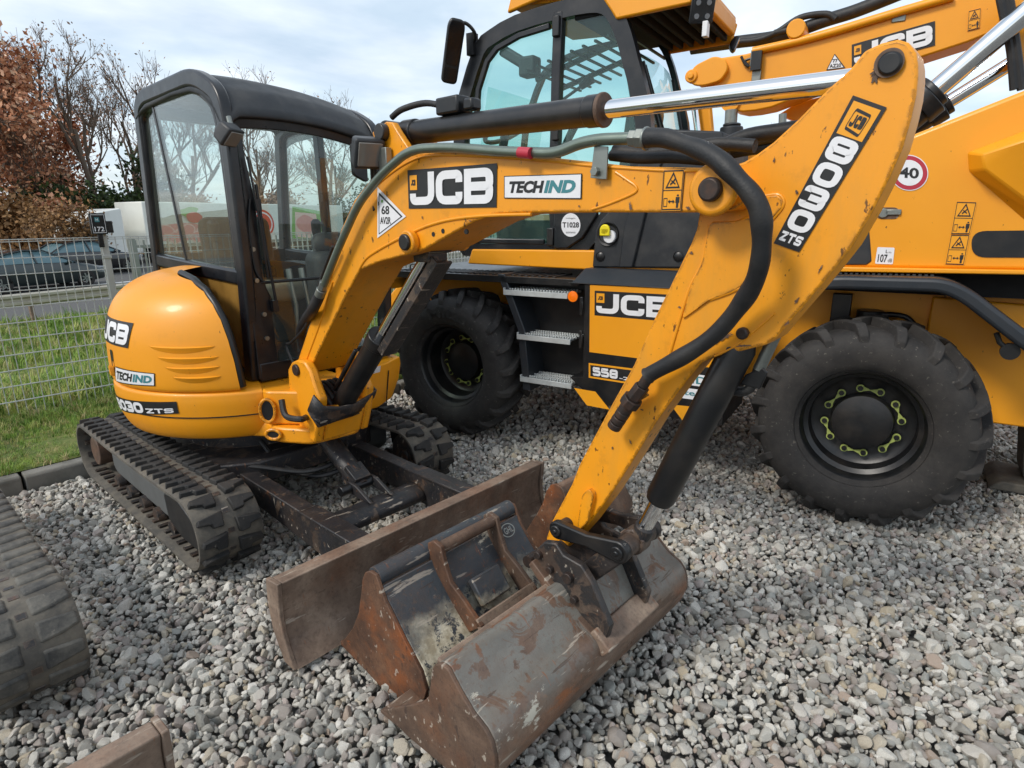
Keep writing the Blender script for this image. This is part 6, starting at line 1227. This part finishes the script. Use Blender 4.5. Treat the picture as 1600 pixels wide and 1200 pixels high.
# ================================================================ WHEELED EXCAVATOR BEYOND THE TELEHANDLER
BWp = 3.0
gq = TE.loc((1.2, BWp + .5, 0))
we = empty('wheeled_excavator', gq, TE.ph, 'orange yellow excavator boom with chrome rams rising behind the large telehandler', 'excavator')
def bw(px, w=BWp): x, z = t(px[0], px[1], w); return (x - 1.2, w - BWp - .5, z)
def b2(px, w=BWp): x, z = t(px[0], px[1], w); return (x - 1.2, z)
MO = [(1078, 118), (1084, 108), (1100, 98), (1127, 90), (1165, 84), (1230, 67), (1300, 50), (1400, 24), (1500, -4), (1640, -50), (1660, -20), (1566, 20), (1562, 46), (1512, 66), (1435, 91), (1360, 116), (1300, 134), (1264, 145), (1236, 156), (1205, 168), (1180, 173), (1160, 175), (1145, 172), (1134, 164), (1122, 156), (1122, 140), (1100, 136), (1084, 130)]
b = MB(); b.prism([b2(p) for p in MO], -.5, -.16); bo2 = b.build('boom', 'yel_new', we, .015)
b = MB(); b.prism([b2(p) for p in fillet([(1078, 120), (1088, 104), (1118, 89), (1136, 94), (1140, 110), (1128, 128), (1100, 136), (1082, 134)], 8, 4)], -.56, -.5); q = bw((1083, 121)); b.cyl((q[0], -.58, q[2]), (q[0], -.5, q[2]), .06, 20); b.cyl((q[0], -.6, q[2]), (q[0], -.5, q[2]), .03, 16); b.build('knuckle_plate', 'yel_new', bo2, .01)
q = bw((1142, 159)); b = MB(); b.lathe([(.0, .02), (.05, .02), (.05, 0), (.09, .0), (.09, .03)], (q[0], -.525, q[2]), (0, 1, 0), 24); b.build('pin_boss', 'yel_new', bo2)
b = MB()
for pts, r, w_ in ((((1176, 80), (1240, 66), (1300, 50), (1400, 20), (1490, -6)), .035, 0), (((1180, 86), (1260, 64), (1340, 44), (1420, 22), (1500, 0)), .022, .1)): b.tube(spline([bw(p, BWp - .02 + w_) for p in pts]), r, 10)
b.build('boom_pipe', 'yel_new', bo2)
b = MB()
for pts, r, w_ in ((((1090, 74), (1150, 66), (1185, 62), (1215, 50), (1250, 28), (1290, 22), (1306, 30)), .028, .1), (((1080, 76), (1150, 66), (1220, 56), (1290, 32), (1340, 16), (1420, -16)), .055, .15), (((1210, 52), (1240, 45), (1260, 40)), .03, .1)): b.tube(spline([bw(p, BWp + w_) for p in pts]), r, 10)
b.build('boom_hose', 'hose', bo2)
b = MB(); q = bw((1245, 47)); b.cyl((q[0], -.56, q[2]), (q[0], -.3, q[2]), .08, 20); b.build('hose_lug', 'yel_new', bo2, .01)
b = MB()
for px in ((1405, 24),): 
    q = bw(px); b.box((q[0], -.47, q[2]), (.10, .08, .10))
b.box(bw((1180, 91), BWp - .03), (.08, .04, .14)); b.box(bw((1182, 118), BWp - .015), (.08, .03, .1)); b.build('pipe_clamp', 'stl', bo2, .006)
b = MB(); b.box(bw((1182, 95), BWp - .05), (.09, .05, .16)); b.tube(spline([bw(p, BWp - .03) for p in ((1158, 88), (1164, 100), (1170, 104), (1164, 96), (1172, 92), (1180, 92))]), .012, 8); b.build('sensor', 'blk', bo2, .005)
def bd(px): 
    c = [np.array(b2(p, BWp)) for p in px]
    def mp(u, v, h): p = (1 - u) * (1 - v) * c[0] + u * (1 - v) * c[1] + u * v * c[2] + (1 - u) * v * c[3]; return (p[0], -.5 - .003 - h * 3, p[1])
    return mp
d = Decal(bd([(1331, 105), (1461, 71), (1461, 33), (1331, 70)])); d.rect(0, 0, 1, 1, 'blkst', 0); logo_small(d, .03, .48, .12, .88); d.letters('JCB', .03, .08, .97, .9, 'wht', 3, .06, .26); d.build(bo2)
d = Decal(bd([(1291, 110), (1321, 106), (1321, 84), (1291, 84)])); d.ngon([(0, 0), (1, 0), (.45, 1)], 'blkst', 0); d.ngon([(.08, .05), (.9, .05), (.45, .9)], 'wht', 1); d.text('77', .34, .42, .6, .64, 'blkst', 2, .02); d.text('AZ20', .18, .1, .78, .34, 'blkst', 2, .02); d.build(bo2)
d = Decal(bd([(1511, 49), (1531, 44), (1533, 13), (1513, 18)])); d.rect(0, 0, 1, 1, 'orst', 0); warn_decal(d, 0, 1, 1); d.build(bo2)
for pa, pb_, r, w_ in (((1430, 168), (1640, -12), .075, BWp - .5), ((1448, 180), (1640, 62), .055, BWp - .1)):
    p0, p1 = np.array(bw(pa, w_)), np.array(bw(pb_, w_)); a_ = (p1 - p0) / np.linalg.norm(p1 - p0); b = MB(); b.cyl(p0 + a_ * .1, p1, r, 28); rod = b.build('lift_cylinder', 'chr', we)
    b = MB(); b.cyl(p0 - a_ * 1.2, p0 + a_ * .02, r * 1.9, 28); b.cyl(p0, p0 + a_ * .12, r * 2.2, 28); b.cyl(p0 + a_ * .12, p0 + a_ * .17, r * 1.7, 28); b.build('cylinder_body', 'blk', rod, .008)
b = MB(); b.beam(bw((1587, -30), BWp - .3), bw((1596, 130), BWp - .3), .1, .06, up=(0, 1, 0)); b.beam(bw((1600, -30), BWp - .25), bw((1612, 130), BWp - .25), .12, .12, up=(0, 1, 0)); b.build('dipper_arm', 'yel_new', we, .01)
b = MB(); b.tube(spline([bw(p, BWp - .45) for p in ((1560, -20), (1570, 30), (1580, 80), (1585, 140))]), .03, 8); b.tube(spline([bw(p, BWp - .45) for p in ((1574, -20), (1583, 40), (1590, 90), (1597, 140))]), .03, 8); b.build('arm_hose', 'hose', we)
b = MB(); b.prism([b2(p) for p in ((1205, 170), (1236, 150), (1282, 138), (1292, 148), (1245, 184), (1225, 178))], -.1, .1); lo2 = b.build('lower_boom', 'yel_new', we, .01)
d = Decal((lambda c: (lambda u, v, h: (lambda p: (p[0], -.103 - h * 3, p[1]))((1 - u) * (1 - v) * c[0] + u * (1 - v) * c[1] + u * v * c[2] + (1 - u) * v * c[3])))([np.array(b2(p, BWp)) for p in ((1264, 158), (1269, 163), (1283, 149), (1276, 143))])); d.rect(0, 0, 1, 1, 'blkst', 0); d.rect(.15, .5, .85, .9, 'orst', 1); d.rect(.2, .1, .8, .4, 'wht', 1); d.build(lo2)
b = MB(); b.tube([bw((1223, 178)), bw((1222, 212))], .035, 10); b.tube([bw((1143, 172)), bw((1141, 204))], .06, 12); b.build('support_ram', 'stl', we)
b = MB(); z0 = bw((1200, 214))[2]; b.box((bw((1200, 212))[0], .2, z0 - .35), (1.6, .8, .8)); b.box((-.3, .6, .9), (3.2, 1.6, .5)); b.build('body', 'yel_new', we, .03)
for sx in (-1.5, .9):
    b = MB(); b.lathe([(.2, -.2), (.5, -.2), (.53, -.1), (.53, .1), (.5, .2), (.2, .2)], (sx, -.1, .53), (0, 1, 0), 40); b.cyl((sx, -.15, .53), (sx, .1, .53), .25, 24); b.build('wheel', 'tyre', we)
# ---- a third machine: only its bright upright mast shows past the cab
gq = TE.loc((-.55, 2.2, 0)); tm = empty('loader', gq, TE.ph, 'bright yellow upright loader arm with chrome ram standing just behind the tall cab', 'loader')
def mw(px, w=2.2): x, z = t(px[0], px[1], w); return (x + .55, w - 2.2, z)
b = MB(); b.beam(mw((1098, 150)), mw((1112, 300)), .12, .10, up=(0, 1, 0)); b.beam((mw((1112, 300))[0], 0, 0), mw((1112, 300)), .3, .3, up=(0, 1, 0)); b.build('mast', 'yel_new', tm, .01)
b = MB(); b.tube([mw((1083, 150), 2.1), mw((1098, 260), 2.1)], .03, 14); b.build('ram', 'chr', tm)
# ================================================================ FENCE, SIGN
FS = -2.55
fw = MatB('galvanised_wire', .5, .25).base('c3c6c2').m
fpost = flat('white_grey_post', 'b9bab4', .5, .2, .2)
def fence_panel(w0, w1, zt_=1.52):
    fo = empty('mesh_fence', EX.loc((FS, (w0 + w1) / 2, .06)), EX.ph); L_ = (w1 - w0) / 2
    b = MB(); n = int(round((w1 - w0) / .062))
    for i in range(n + 1): x = -L_ + 2 * L_ * i / n; b.beam((0, x, -.02), (0, x, zt_ - .06), .0055, .0055, up=(0, 1, 0))
    b.build('vertical_wires', fw, fo, 0, smooth=0)
    b = MB(); z = .03
    while z < zt_ - .07:
        for dx in (-.006, .006): b.beam((dx, -L_, z), (dx, L_, z), .006, .006)
        z += .128
    for dx in (-.006, .006): b.beam((dx, -L_, zt_ - .065), (dx, L_, zt_ - .065), .007, .007)
    b.build('horizontal_wires', fw, fo, 0, smooth=0); return fo
posts = [-2.55, -.02, 2.45, 4.95, 7.45, 9.95]
for i in range(5):
    f_ = fence_panel(posts[i] + .03, posts[i + 1] - .03)
    tag(f_, ['wire mesh fence panel left of the black 172 sign', 'wire mesh fence panel just right of the black 172 sign', 'wire mesh fence panel behind the small excavator boom', 'wire mesh fence panel beyond the front wheel of the large machine', 'wire mesh fence panel farthest along behind the large machine'][i], 'fence', 'wire mesh fence panels along the verge')
for i, w in enumerate(posts[1:5]):
    b = MB(); b.box((0, 0, .74), (.05, .05, 1.52)); b.box((0, 0, 1.505), (.056, .056, .012)); 
    for z in (.3, .8, 1.3): b.box((.028, 0, z), (.012, .07, .03))
    o = b.build('fence_post', fpost, None, .004); o.location = EX.loc((FS, w, .05)); o.rotation_euler = (0, 0, EX.ph)
    tag(o, ['pale fence post carrying the black 172 sign', 'pale fence post hidden behind the small cab', 'pale fence post past the boom of the small excavator', 'pale fence post behind the large machine'][i], 'post', 'fence posts')
# sign 172
c = EX.loc((FS + .05, -.05, 0)); z0 = EX.on_s(160, 366, FS + .05)[1]; z1 = EX.on_s(160, 333, FS + .05)[1]
so = empty('number_sign', (c[0], c[1], z0), EX.ph, 'small black number sign 172 fixed on top of the pale fence post', 'sign')
b = MB(); b.box((0, 0, (z1 - z0) / 2), (.03, .12, z1 - z0), None); b.box((-.03, .07, .06), (.06, .08, .1)); b.box((0, 0, -.05), (.02, .04, .12)); so_b = b.build('sign_box', 'blk', so, .006)
H_ = z1 - z0; d = Decal(lambda u, v, h: (.016 + h, -.05 + .1 * u, .012 + (H_ - .024) * v)); d.line([(.02, .01), (.98, .01), (.98, .99), (.02, .99)], .03, 'wht', 0, True); d.text('172', .14, .08, .86, .34, 'wht', 0, .02); d.rect(.25, .6, .6, .85, 'teal', 0); d.text('H', .33, .65, .5, .8, 'wht', 1, .01); d.build(so)
# second fence further along: grey posts and dark upright bars
gp = EX.loc((-4.6, .9, 0)); b = MB()
def dist_pt(px, D, z=None):
    r = ray(*px); tt = D / (r @ CR[2]); X = CP + r * tt; return X
gq0 = dist_pt((212, 420), 9.0); pf = empty('bar_fence', (gq0[0], gq0[1], -.25), math.atan2(RD[1], RD[0]), 'grey steel bar fence with close upright bars seen through the small cab', 'fence')
b = MB()
zt2 = dist_pt((212, 372), 9.0)[2] + .25
for k in range(8): b.box((k * 2.5, 0, zt2 / 2), (.09, .07, zt2))
b.build('post', 'stl', pf, .006); b = MB()
for z in (.2, zt2 - .12): b.box((8.75, 0, z), (17.5, .03, .04))
b.build('rail', 'stl', pf); b = MB()
for k in range(140): b.box((.125 * k + .06, 0, zt2 / 2), (.02, .02, zt2 - .06))
b.build('bars', 'stl', pf)
# ================================================================ ROAD SIDE: guard rail, cars, lorry
def road_pt(a, b_): q = R0 + RD * a + RN * b_; return (q[0], q[1], roadz(a, b_))
RZ = math.atan2(RD[1], RD[0])
gr = empty('guard_rail', (road_pt(0, -1.0)[0], road_pt(0, -1.0)[1], road_pt(0, -1.0)[2] + .22), RZ, 'weathered steel guard rail with rust stains running beside the road', 'guard rail')
b = MB(); pr = [(-.0, .42), (-.06, .47), (-.06, .53), (.0, .57), (.0, .61), (-.06, .66), (-.06, .72), (0, .76)]
vs = []; 
for x in (-14, 30): vs += [(x, y, z) for y, z in pr] + [(x, y + .015, z) for y, z in pr[::-1]]
n = 16; b.add(vs, [(i, (i + 1) % n, n + (i + 1) % n, n + i) for i in range(n)]); b.build('rail_beam', flat('rail_steel', 'b0aa9c', .5, .3, .45, 2, dirt='8a6a48'), gr, 0, smooth=0)
b = MB()
for k in range(-5, 12): b.box((k * 2.6 + .4, .08, .25), (.1, .1, 1.0))
b.build('rail_post', 'rust', gr, .01)
carp = flat('black_car_paint', '14171a', .18, .3, .1, 3, 0, coat=.8) if False else None
def carpaint(nm, c): q = MatB(nm, .22, .2, .9).base(c); return q.m
def car(name, loc, rz, paint, label, scale=1.):
    o = empty(name, loc, rz, label, 'car', 'cars on the road'); L_, Wd = 4.6, 1.8
    st = [(-2.28, .55, .30, .80, .70), (-2.2, .92, .28, .84, .78), (-1.75, 1.0, .24, .88, .82), (-1.3, 1.02, .22, .9, .84), (-.5, 1.0, .2, .9, .86), (.5, .98, .2, .9, .86), (1.1, .94, .2, .9, .84), (1.7, .86, .22, .88, .8), (2.1, .76, .26, .82, .72), (2.28, .58, .32, .7, .6)]
    b = MB(); vs = []; k = 12
    for x, top, bot, hw_, tw_ in st:
        for y, z in ((-hw_ * .9, bot), (-hw_, bot + .12), (-hw_, (top + bot) / 2 + .05), (-hw_ * .98, top - .12), (-tw_, top - .02), (-tw_ * .5, top + .01), (tw_ * .5, top + .01), (tw_, top - .02), (hw_ * .98, top - .12), (hw_, (top + bot) / 2 + .05), (hw_, bot + .12), (hw_ * .9, bot)): vs.append((x, y, z))
    b.add(vs, [(i * k + j, i * k + (j + 1) % k, (i + 1) * k + (j + 1) % k, (i + 1) * k + j) for i in range(len(st) - 1) for j in range(k)] + [tuple(range(k))[::-1], tuple((len(st) - 1) * k + j for j in range(k))]); body = b.build('body', paint, o, 0, smooth=50)
    g = [(-1.75, .98, .98, .80, .78), (-1.1, 1.36, 1.0, .66, .82), (-.5, 1.46, 1.0, .62, .84), (.15, 1.44, .98, .62, .84), (1.15, .95, .95, .76, .78)]
    b = MB(); vs = []
    for x, top, bot, tw_, bw_ in g:
        for y, z in ((-bw_, bot), (-tw_, top - .04), (-tw_ * .6, top), (tw_ * .6, top), (tw_, top - .04), (bw_, bot)): vs.append((x, y, z))
    b.add(vs, [(i * 6 + j, i * 6 + j + 1, i * 6 + j + 7, i * 6 + j + 6) for i in range(4) for j in range(5)]); b.build('glasshouse', 'carg', o, 0, smooth=60)
    b = MB(); b.grid(lambda u, v: (np.interp(u, [0, .3, .7, 1], [-1.15, -.5, .1, .25]), (-1 + 2 * v) * .62, np.interp(u, [0, .3, .7, 1], [1.36, 1.47, 1.46, 1.42]) + .02 + .03 * (1 - (2 * v - 1) ** 2)), 8, 6); b.build('roof', paint, o, 0, smooth=60)
    b = MB()
    for sy in (-1, 1):
        b.tube([(-1.8, sy * .79, .98), (-1.12, sy * .67, 1.35), (-.5, sy * .63, 1.46), (.15, sy * .63, 1.44), (1.18, sy * .77, .95)], .03, 6); b.beam((-.25, sy * .65, 1.42), (-.2, sy * .84, .98), .06, .05)
    b.build('pillar', paint, o)
    for x in (-1.4, 1.4):
        for sy in (-1, 1):
            b = MB(); b.lathe([(.2, -.1), (.31, -.1), (.33, -.06), (.33, .06), (.31, .1), (.2, .1)], (x, sy * .8, .33), (0, 1, 0), 28); w_ = b.build('wheel', 'tyre', o); b = MB(); b.cyl((x, sy * .8, .33), (x, sy * .87, .33), .06, 16)
            for s_ in range(7): a = 2 * math.pi * s_ / 7; b.beam((x, sy * .885, .33), (x + .23 * math.cos(a), sy * .885, .33 + .23 * math.sin(a)), .05, .02, up=(0, 1, 0))
            b.lathe([(.21, .0), (.245, .0), (.245, .03), (.21, .03)], (x, sy * .88, .33), (0, 1, 0), 28); b.build('rim', 'stl', w_, 0)
    b = MB()
    for sy in (-1, 1): b.box((2.12, sy * .62, .68), (.2, .3, .12))
    b.build('headlight', 'led', o, .03); b = MB()
    for sy in (-1, 1): b.box((.85, sy * .95, .98), (.12, .16, .12))
    b.build('wing_mirror', paint, o, .03); return o
def on_road_px(px, b_off):                     # distance along the road where a lane (b_off metres in) meets a photo column
    best = min(((abs((lambda q: q[0] / q[2] * CF + 800 - px)(CR @ (np.array(road_pt(a, b_off)) - CP))), a) for a in np.arange(-30, 90, .05)), key=lambda x: x[0]); return best[1]
a1 = on_road_px(118, 6.6) - 1.4; car('sedan', road_pt(a1, 6.6), RZ, carpaint('dark_green_paint', '1d2a2a'), 'dark sedan, the nearer of two cars on the road behind the fence')
a2 = on_road_px(186, 10.2) - 1.4; car('hatchback', road_pt(a2, 10.2), RZ, carpaint('black_car_paint', '15171c'), 'black car on the far lane, the farther of two cars behind the fence')
# lorry: white tractor and long box trailer with food pictures
a3 = on_road_px(236, 12.2); lt_ = empty('lorry_trailer', road_pt(a3, 12.2), RZ, 'long white box trailer with ham and leaf pictures parked beyond the road behind the cab', 'trailer')
def along_to(px): return on_road_px(px, 12.2) - a3
LT = max(9., along_to(540)); zt3 = 3.2; zb3 = .8
b = MB(); b.box((LT / 2, 1.2, (zt3 + zb3) / 2), (LT, 2.4, zt3 - zb3)); tb = b.build('box_body', flat('trailer_white', 'e6e6dc', .45, 0, .1, 1), lt_, .05)
b = MB(); b.box((LT / 2, 1.2, .68), (LT - .4, 1.0, .25)); b.box((LT * .45, .15, .55), (LT * .3, .1, .4)); b.build('underframe', 'blk', lt_, .02)
for k in range(3):
    b = MB(); b.lathe([(.25, -.15), (.48, -.15), (.5, -.1), (.5, .1), (.48, .15), (.25, .15)], (LT - 4 + 1.3 * k, .35, .5), (0, 1, 0), 28); b.cyl((LT - 4 + 1.3 * k, .3, .5), (LT - 4 + 1.3 * k, .4, .5), .25, 20); b.build('wheel', 'tyre', lt_)
pk = [flat('ham_pink', 'e08a86', .5, 0, .25, 4, dirt='f3c5bd'), flat('ham_pale', 'f0c4ba', .5, 0, 0), flat('leaf_green', '5fae3c', .5, 0, .2, 4), flat('tomato_red', 'cf3a2c', .5, 0, .1)]
for i, nm in enumerate(('pinka', 'pinkb', 'leafg', 'tomr')): M[nm] = pk[i]
d = Decal(lambda u, v, h: (LT * u, -.003 - h * 8, zb3 + (zt3 - zb3) * v))
def blob(cu, cv, ru, rv, mat, lay, wob, seed):
    r_ = np.random.default_rng(seed); ph = r_.uniform(0, 6, 4); d.ngon([(cu + ru * math.cos(a) * (1 + wob * math.sin(3 * a + ph[0]) + wob * .5 * math.sin(5 * a + ph[1])), cv + rv * math.sin(a) * (1 + wob * math.sin(2 * a + ph[2]))) for a in np.linspace(0, 2 * math.pi, 36)[:-1]], mat, lay)
U = lambda px: along_to(px) / LT
u0, u1 = U(250), U(328)
blob((u0 + u1) / 2, .33, (u1 - u0) * .55, .22, 'pinka', 0, .12, 1)
for k in range(7): blob(u0 + (u1 - u0) * (k + .5) / 7, .30 + .1 * math.sin(k * 2.1), (u1 - u0) * .14, .13, 'pinkb', 1 + k % 3, .15, k + 5); blob(u0 + (u1 - u0) * (k + .5) / 7, .30 + .1 * math.sin(k * 2.1), (u1 - u0) * .11, .10, 'pinka', 4 + k % 3, .15, k + 5)
blob(U(312), .66, (u1 - u0) * .16, .12, 'tomr', 8, .05, 3); blob(U(305), .78, (u1 - u0) * .2, .1, 'leafg', 7, .3, 4)
uc = U(415); d.disc(uc, .5, U(433) - uc, .36, 'tomr', 1, 36); d.disc(uc, .5, (U(433) - uc) * .86, .3, 'wht', 2, 36); d.disc(uc, .5, (U(433) - uc) * .76, .26, 'tomr', 3, 36)
ua, ub = U(458), U(515); d.ngon([(ua, .05), (ub, .0), (ub, .8), (ua + (ub - ua) * .1, .95)], 'leafg', 1); d.ngon([(ua + (ub - ua) * .1, .12), (ua + (ub - ua) * .75, .05), (ua + (ub - ua) * .7, .75), (ua + (ub - ua) * .15, .8)], 'pinkb', 2); blob(ua + (ub - ua) * .42, .45, (ub - ua) * .25, .25, 'pinka', 3, .15, 9)
d.build(tb, 'food_picture')
lo = empty('lorry_tractor', road_pt(a3, 12.2), RZ, 'white lorry cab in front of the long trailer, left of the small excavator', 'lorry'); lo.scale = (1, 1, .83)
b = MB(); b.prism(fillet([(-3.3, .5), (-3.35, 1.5), (-3.1, 2.5), (-2.3, 3.2), (-1.1, 3.45), (-1.1, .5)], .15, 4), .0, 2.4); b.prism([(-1.1, 1.0), (.0, 1.0), (.0, .7), (-1.1, .7)], .4, 2.0); lob = b.build('cab_body', flat('lorry_white', 'e2e3de', .3, 0, .08, 2), lo, .06)
b = MB(); b.prism([(-3.05, 1.7), (-2.9, 2.3), (-2.1, 2.35), (-2.1, 1.65)], -.01, .02); b.build('side_window', 'carg', lo, 0); b = MB(); b.box((-3.15, -.12, 2.0), (.12, .18, .5)); b.build('wing_mirror', 'blk', lo, .03)
for x in (-2.4, .6):
    b = MB(); b.lathe([(.25, -.15), (.48, -.15), (.5, -.1), (.5, .1), (.48, .15), (.25, .15)], (x, .3, .5), (0, 1, 0), 28); b.cyl((x, .22, .5), (x, .3, .5), .25, 20); b.build('wheel', 'tyre', lo)
# yellow roadside sign among the trees
X = dist_pt((46, 298), 40); ys = empty('roadside_sign', (X[0], X[1], X[2] - 3), RZ, 'small yellow hoarding half hidden among the brown trees at the left', 'sign')
b = MB(); b.box((0, 0, 3), (.1, 1.1, .75), None); b.build('sign_panel', 'yelcap', ys); b = MB(); b.box((0, -.45, 1.2), (.08, .08, 3)); b.box((0, .45, 1.2), (.08, .08, 3)); b.build('sign_leg', 'stl', ys)
# ================================================================ TREES
bark = flat('bark', '6f6156', .9, 0, .5, 3, .3, dirt='7a6a58'); bark2 = flat('pale_bark', '8a7258', .9, 0, .4, 3, .2)
def leafmat(nm, stops):
    b = MatB(nm, .6, spec=.3); g = N(b.t, 'ShaderNodeNewGeometry'); b.base_ramp(g.outputs['Random Per Island'], stops); return b.m
Lb = leafmat('copper_leaf', [(0, '85503a'), (.3, 'b47856'), (.6, 'c98f6c'), (.85, 'd8a684'), (1, 'e8caac')])
Lt = leafmat('dry_leaf', [(0, '5e452c'), (.4, '8a643e'), (.7, 'a98154'), (1, '75593a')]); Li = leafmat('ivy_leaf', [(0, '18240f'), (.5, '2c3c18'), (1, '41501f')]); Ls = leafmat('sparse_leaf', [(0, '7a5c4a'), (.5, '9a7a64'), (1, 'ab9078')])
def tree(name, loc, h, label, cat='tree', seed=1, trunk=.25, spread=.55, depth=5, leaf=None, nleaf=0, lsize=.14, brk=None, lean=0, group=None, kids=(2, 4), up=.25, start=.3, dec=.72, lspread=.35, minr=.010):
    r_ = random.Random(seed); o = empty(name, loc, r_.uniform(0, 6), label, cat, group); b = MB(); tips = []
    def branch(p, d, L, r, lv):
        pts = [p]; q = p; n = 4; dd = d
        for i in range(n):
            dd = (dd + np.array([r_.gauss(0, .13), r_.gauss(0, .13), r_.gauss(0, .08) + up * .12])); dd /= np.linalg.norm(dd); q = q + dd * L / n; pts.append(q)
        b.tube(pts, [max(minr, r * (1 - .42 * i / n)) for i in range(n + 1)], 6 if lv < 2 else 4 if lv < 4 else 3, cap=False)
        if lv >= depth - 2: tips.extend(pts[1:])
        if lv < depth:
            for k in range(r_.randint(*kids) + (2 if lv == 0 else 0)):
                f_ = r_.uniform(start if lv == 0 else .3, 1.); pp_ = pts[min(n, int(f_ * n))]; a = r_.uniform(0, 6.28); u_, v_, _ = basis(dd); nd = dd * (1 - spread * .55) + (u_ * math.cos(a) + v_ * math.sin(a)) * spread * r_.uniform(.7, 1.3) + np.array([0, 0, up]); nd /= np.linalg.norm(nd)
                branch(np.array(pp_), nd, L * dec * r_.uniform(.7, 1.1), r * .58, lv + 1)
    branch(np.zeros(3), np.array([lean, 0, 1.]), h * .42, trunk, 0); b.build('trunk', brk or bark, o, 0, smooth=60, fix=False)
    if leaf and tips:
        T = np.array(tips); g = np.random.default_rng(seed); i = g.integers(0, len(T), nleaf); P_ = T[i] + g.normal(0, lspread, (nleaf, 3)); P_ = P_[P_[:, 2] > .1]; n = len(P_)
        A_ = g.normal(size=(n, 3)); A_ /= np.linalg.norm(A_, axis=1)[:, None]; B_ = np.cross(A_, g.normal(size=(n, 3))); B_ /= np.linalg.norm(B_, axis=1)[:, None]; s_ = lsize * g.uniform(.5, 1.3, n)[:, None]
        V = np.stack([P_ - A_ * s_, P_ + B_ * s_ * .55, P_ + A_ * s_, P_ - B_ * s_ * .55], 1).reshape(-1, 3)
        me = bpy.data.meshes.new('crown'); me.vertices.add(4 * n); me.vertices.foreach_set('co', V.ravel()); me.loops.add(4 * n); me.loops.foreach_set('vertex_index', np.arange(4 * n)); me.polygons.add(n); me.polygons.foreach_set('loop_start', np.arange(n) * 4); me.polygons.foreach_set('loop_total', np.full(n, 4)); me.materials.append(leaf); me.update(); me.validate()
        c = link(bpy.data.objects.new('crown', me)); c.parent = o
    return o
def at_px(px, D):                                # foot of a tree standing in a photo column at a depth
    X = dist_pt((px, 400), D); q = np.array([X[0], X[1], 0]); return (q[0], q[1], -.6)
G_ = 'trees on the bank beyond the road'
tree('copper_leaved_tree', at_px(-10, 36), 23.4, 'broad tree full of copper brown leaves, leftmost on the bank', seed=3, trunk=.32, spread=.7, depth=5, leaf=Lb, nleaf=24000, lsize=.15, group=G_, kids=(3, 4), lspread=.45, start=.15)
tree('copper_leaved_tree', at_px(75, 44), 14.9, 'lower tree with reddish brown leaves right of the tall copper one', seed=8, trunk=.25, spread=.75, depth=5, leaf=Lb, nleaf=9000, lsize=.16, group=G_, kids=(3, 4), lspread=.5)
tree('bare_tree', at_px(165, 42), 19.3, 'tall bare grey tree with fine twigs left of the small cab', seed=21, trunk=.22, spread=.5, depth=6, leaf=Ls, nleaf=900, lsize=.10, group=G_, kids=(2, 4), up=.35)
tree('bare_tree', at_px(225, 46), 20.7, 'tallest bare tree rising directly behind the small cab roof', seed=5, trunk=.25, spread=.5, depth=6, leaf=Ls, nleaf=900, lsize=.10, group=G_, kids=(2, 4), up=.35)
tree('bare_tree', at_px(290, 52), 18.5, 'bare tree seen through the side window of the small cab', seed=15, trunk=.22, spread=.55, depth=6, group=G_, kids=(2, 4), up=.3)
tree('bare_tree', at_px(420, 60), 19.2, 'bare tree seen through the windscreen, left of its middle', seed=25, trunk=.22, spread=.55, depth=6, leaf=Ls, nleaf=700, lsize=.11, group=G_, kids=(2, 4), up=.3)
tree('bare_tree', at_px(520, 58), 19.6, 'bare tree whose twigs show just right of the small cab roof', seed=35, trunk=.22, spread=.55, depth=6, leaf=Ls, nleaf=900, lsize=.11, group=G_, kids=(2, 4), up=.3)
tree('bare_tree', at_px(1195, 70), 18.5, 'distant bare tree top showing under the far excavator boom', seed=41, trunk=.2, spread=.55, depth=5, leaf=Ls, nleaf=600, lsize=.12, group=G_)
tree('young_tree', at_px(140, 30), 4.6, 'pale stemmed young tree with dry tan leaves behind the cars', seed=51, trunk=.09, spread=.5, depth=4, leaf=Lt, nleaf=2200, lsize=.10, brk=bark2, group=G_, start=.1, lspread=.3)
tree('young_tree', at_px(90, 31), 5.0, 'thin crooked tree with pale branches left of the tan one', seed=52, trunk=.08, spread=.7, depth=4, leaf=Lt, nleaf=900, lsize=.10, brk=bark2, group=G_, start=.1)
for i, (px, D, h, m_, lb, nl) in enumerate(((15, 33, 3.6, Lt, 'tangled tan shrub behind the nearer car at the left edge', 5200), (62, 34, 3.2, Lt, 'brown shrub below the yellow hoarding', 5200), (110, 36, 4.2, Lb, 'reddish brown shrub between yellow hoarding and tan tree', 4600), (150, 37, 4.6, Lt, 'dense tan shrub behind the 172 sign', 5200), (187, 38, 5.2, Li, 'dark green ivy clad bush left of the small cab', 5600), (215, 40, 6.2, Li, 'tall dark green ivy bush partly behind the small cab frame', 5600), (122, 39, 5.4, Li, 'dark evergreen bush behind the tan tree', 4200), (265, 44, 5.0, Lt, 'brown shrub seen through the side window above the trailer', 4200), (330, 48, 4.8, Ls, 'greyish shrub behind the trailer near the front pillar', 3600), (440, 50, 5.2, Ls, 'greyish shrub behind the trailer in the middle of the windscreen', 3600), (540, 54, 5.0, Li, 'dark bush behind the trailer at the right of the windscreen', 3600))):
    tree('shrub', at_px(px, D), h * 1.45, lb, 'shrub', seed=60 + i, trunk=.06, spread=.9, depth=4, leaf=m_, nleaf=nl, lsize=.15, group='shrubs on the bank', start=.02, kids=(3, 4), lspread=.4, up=.15)
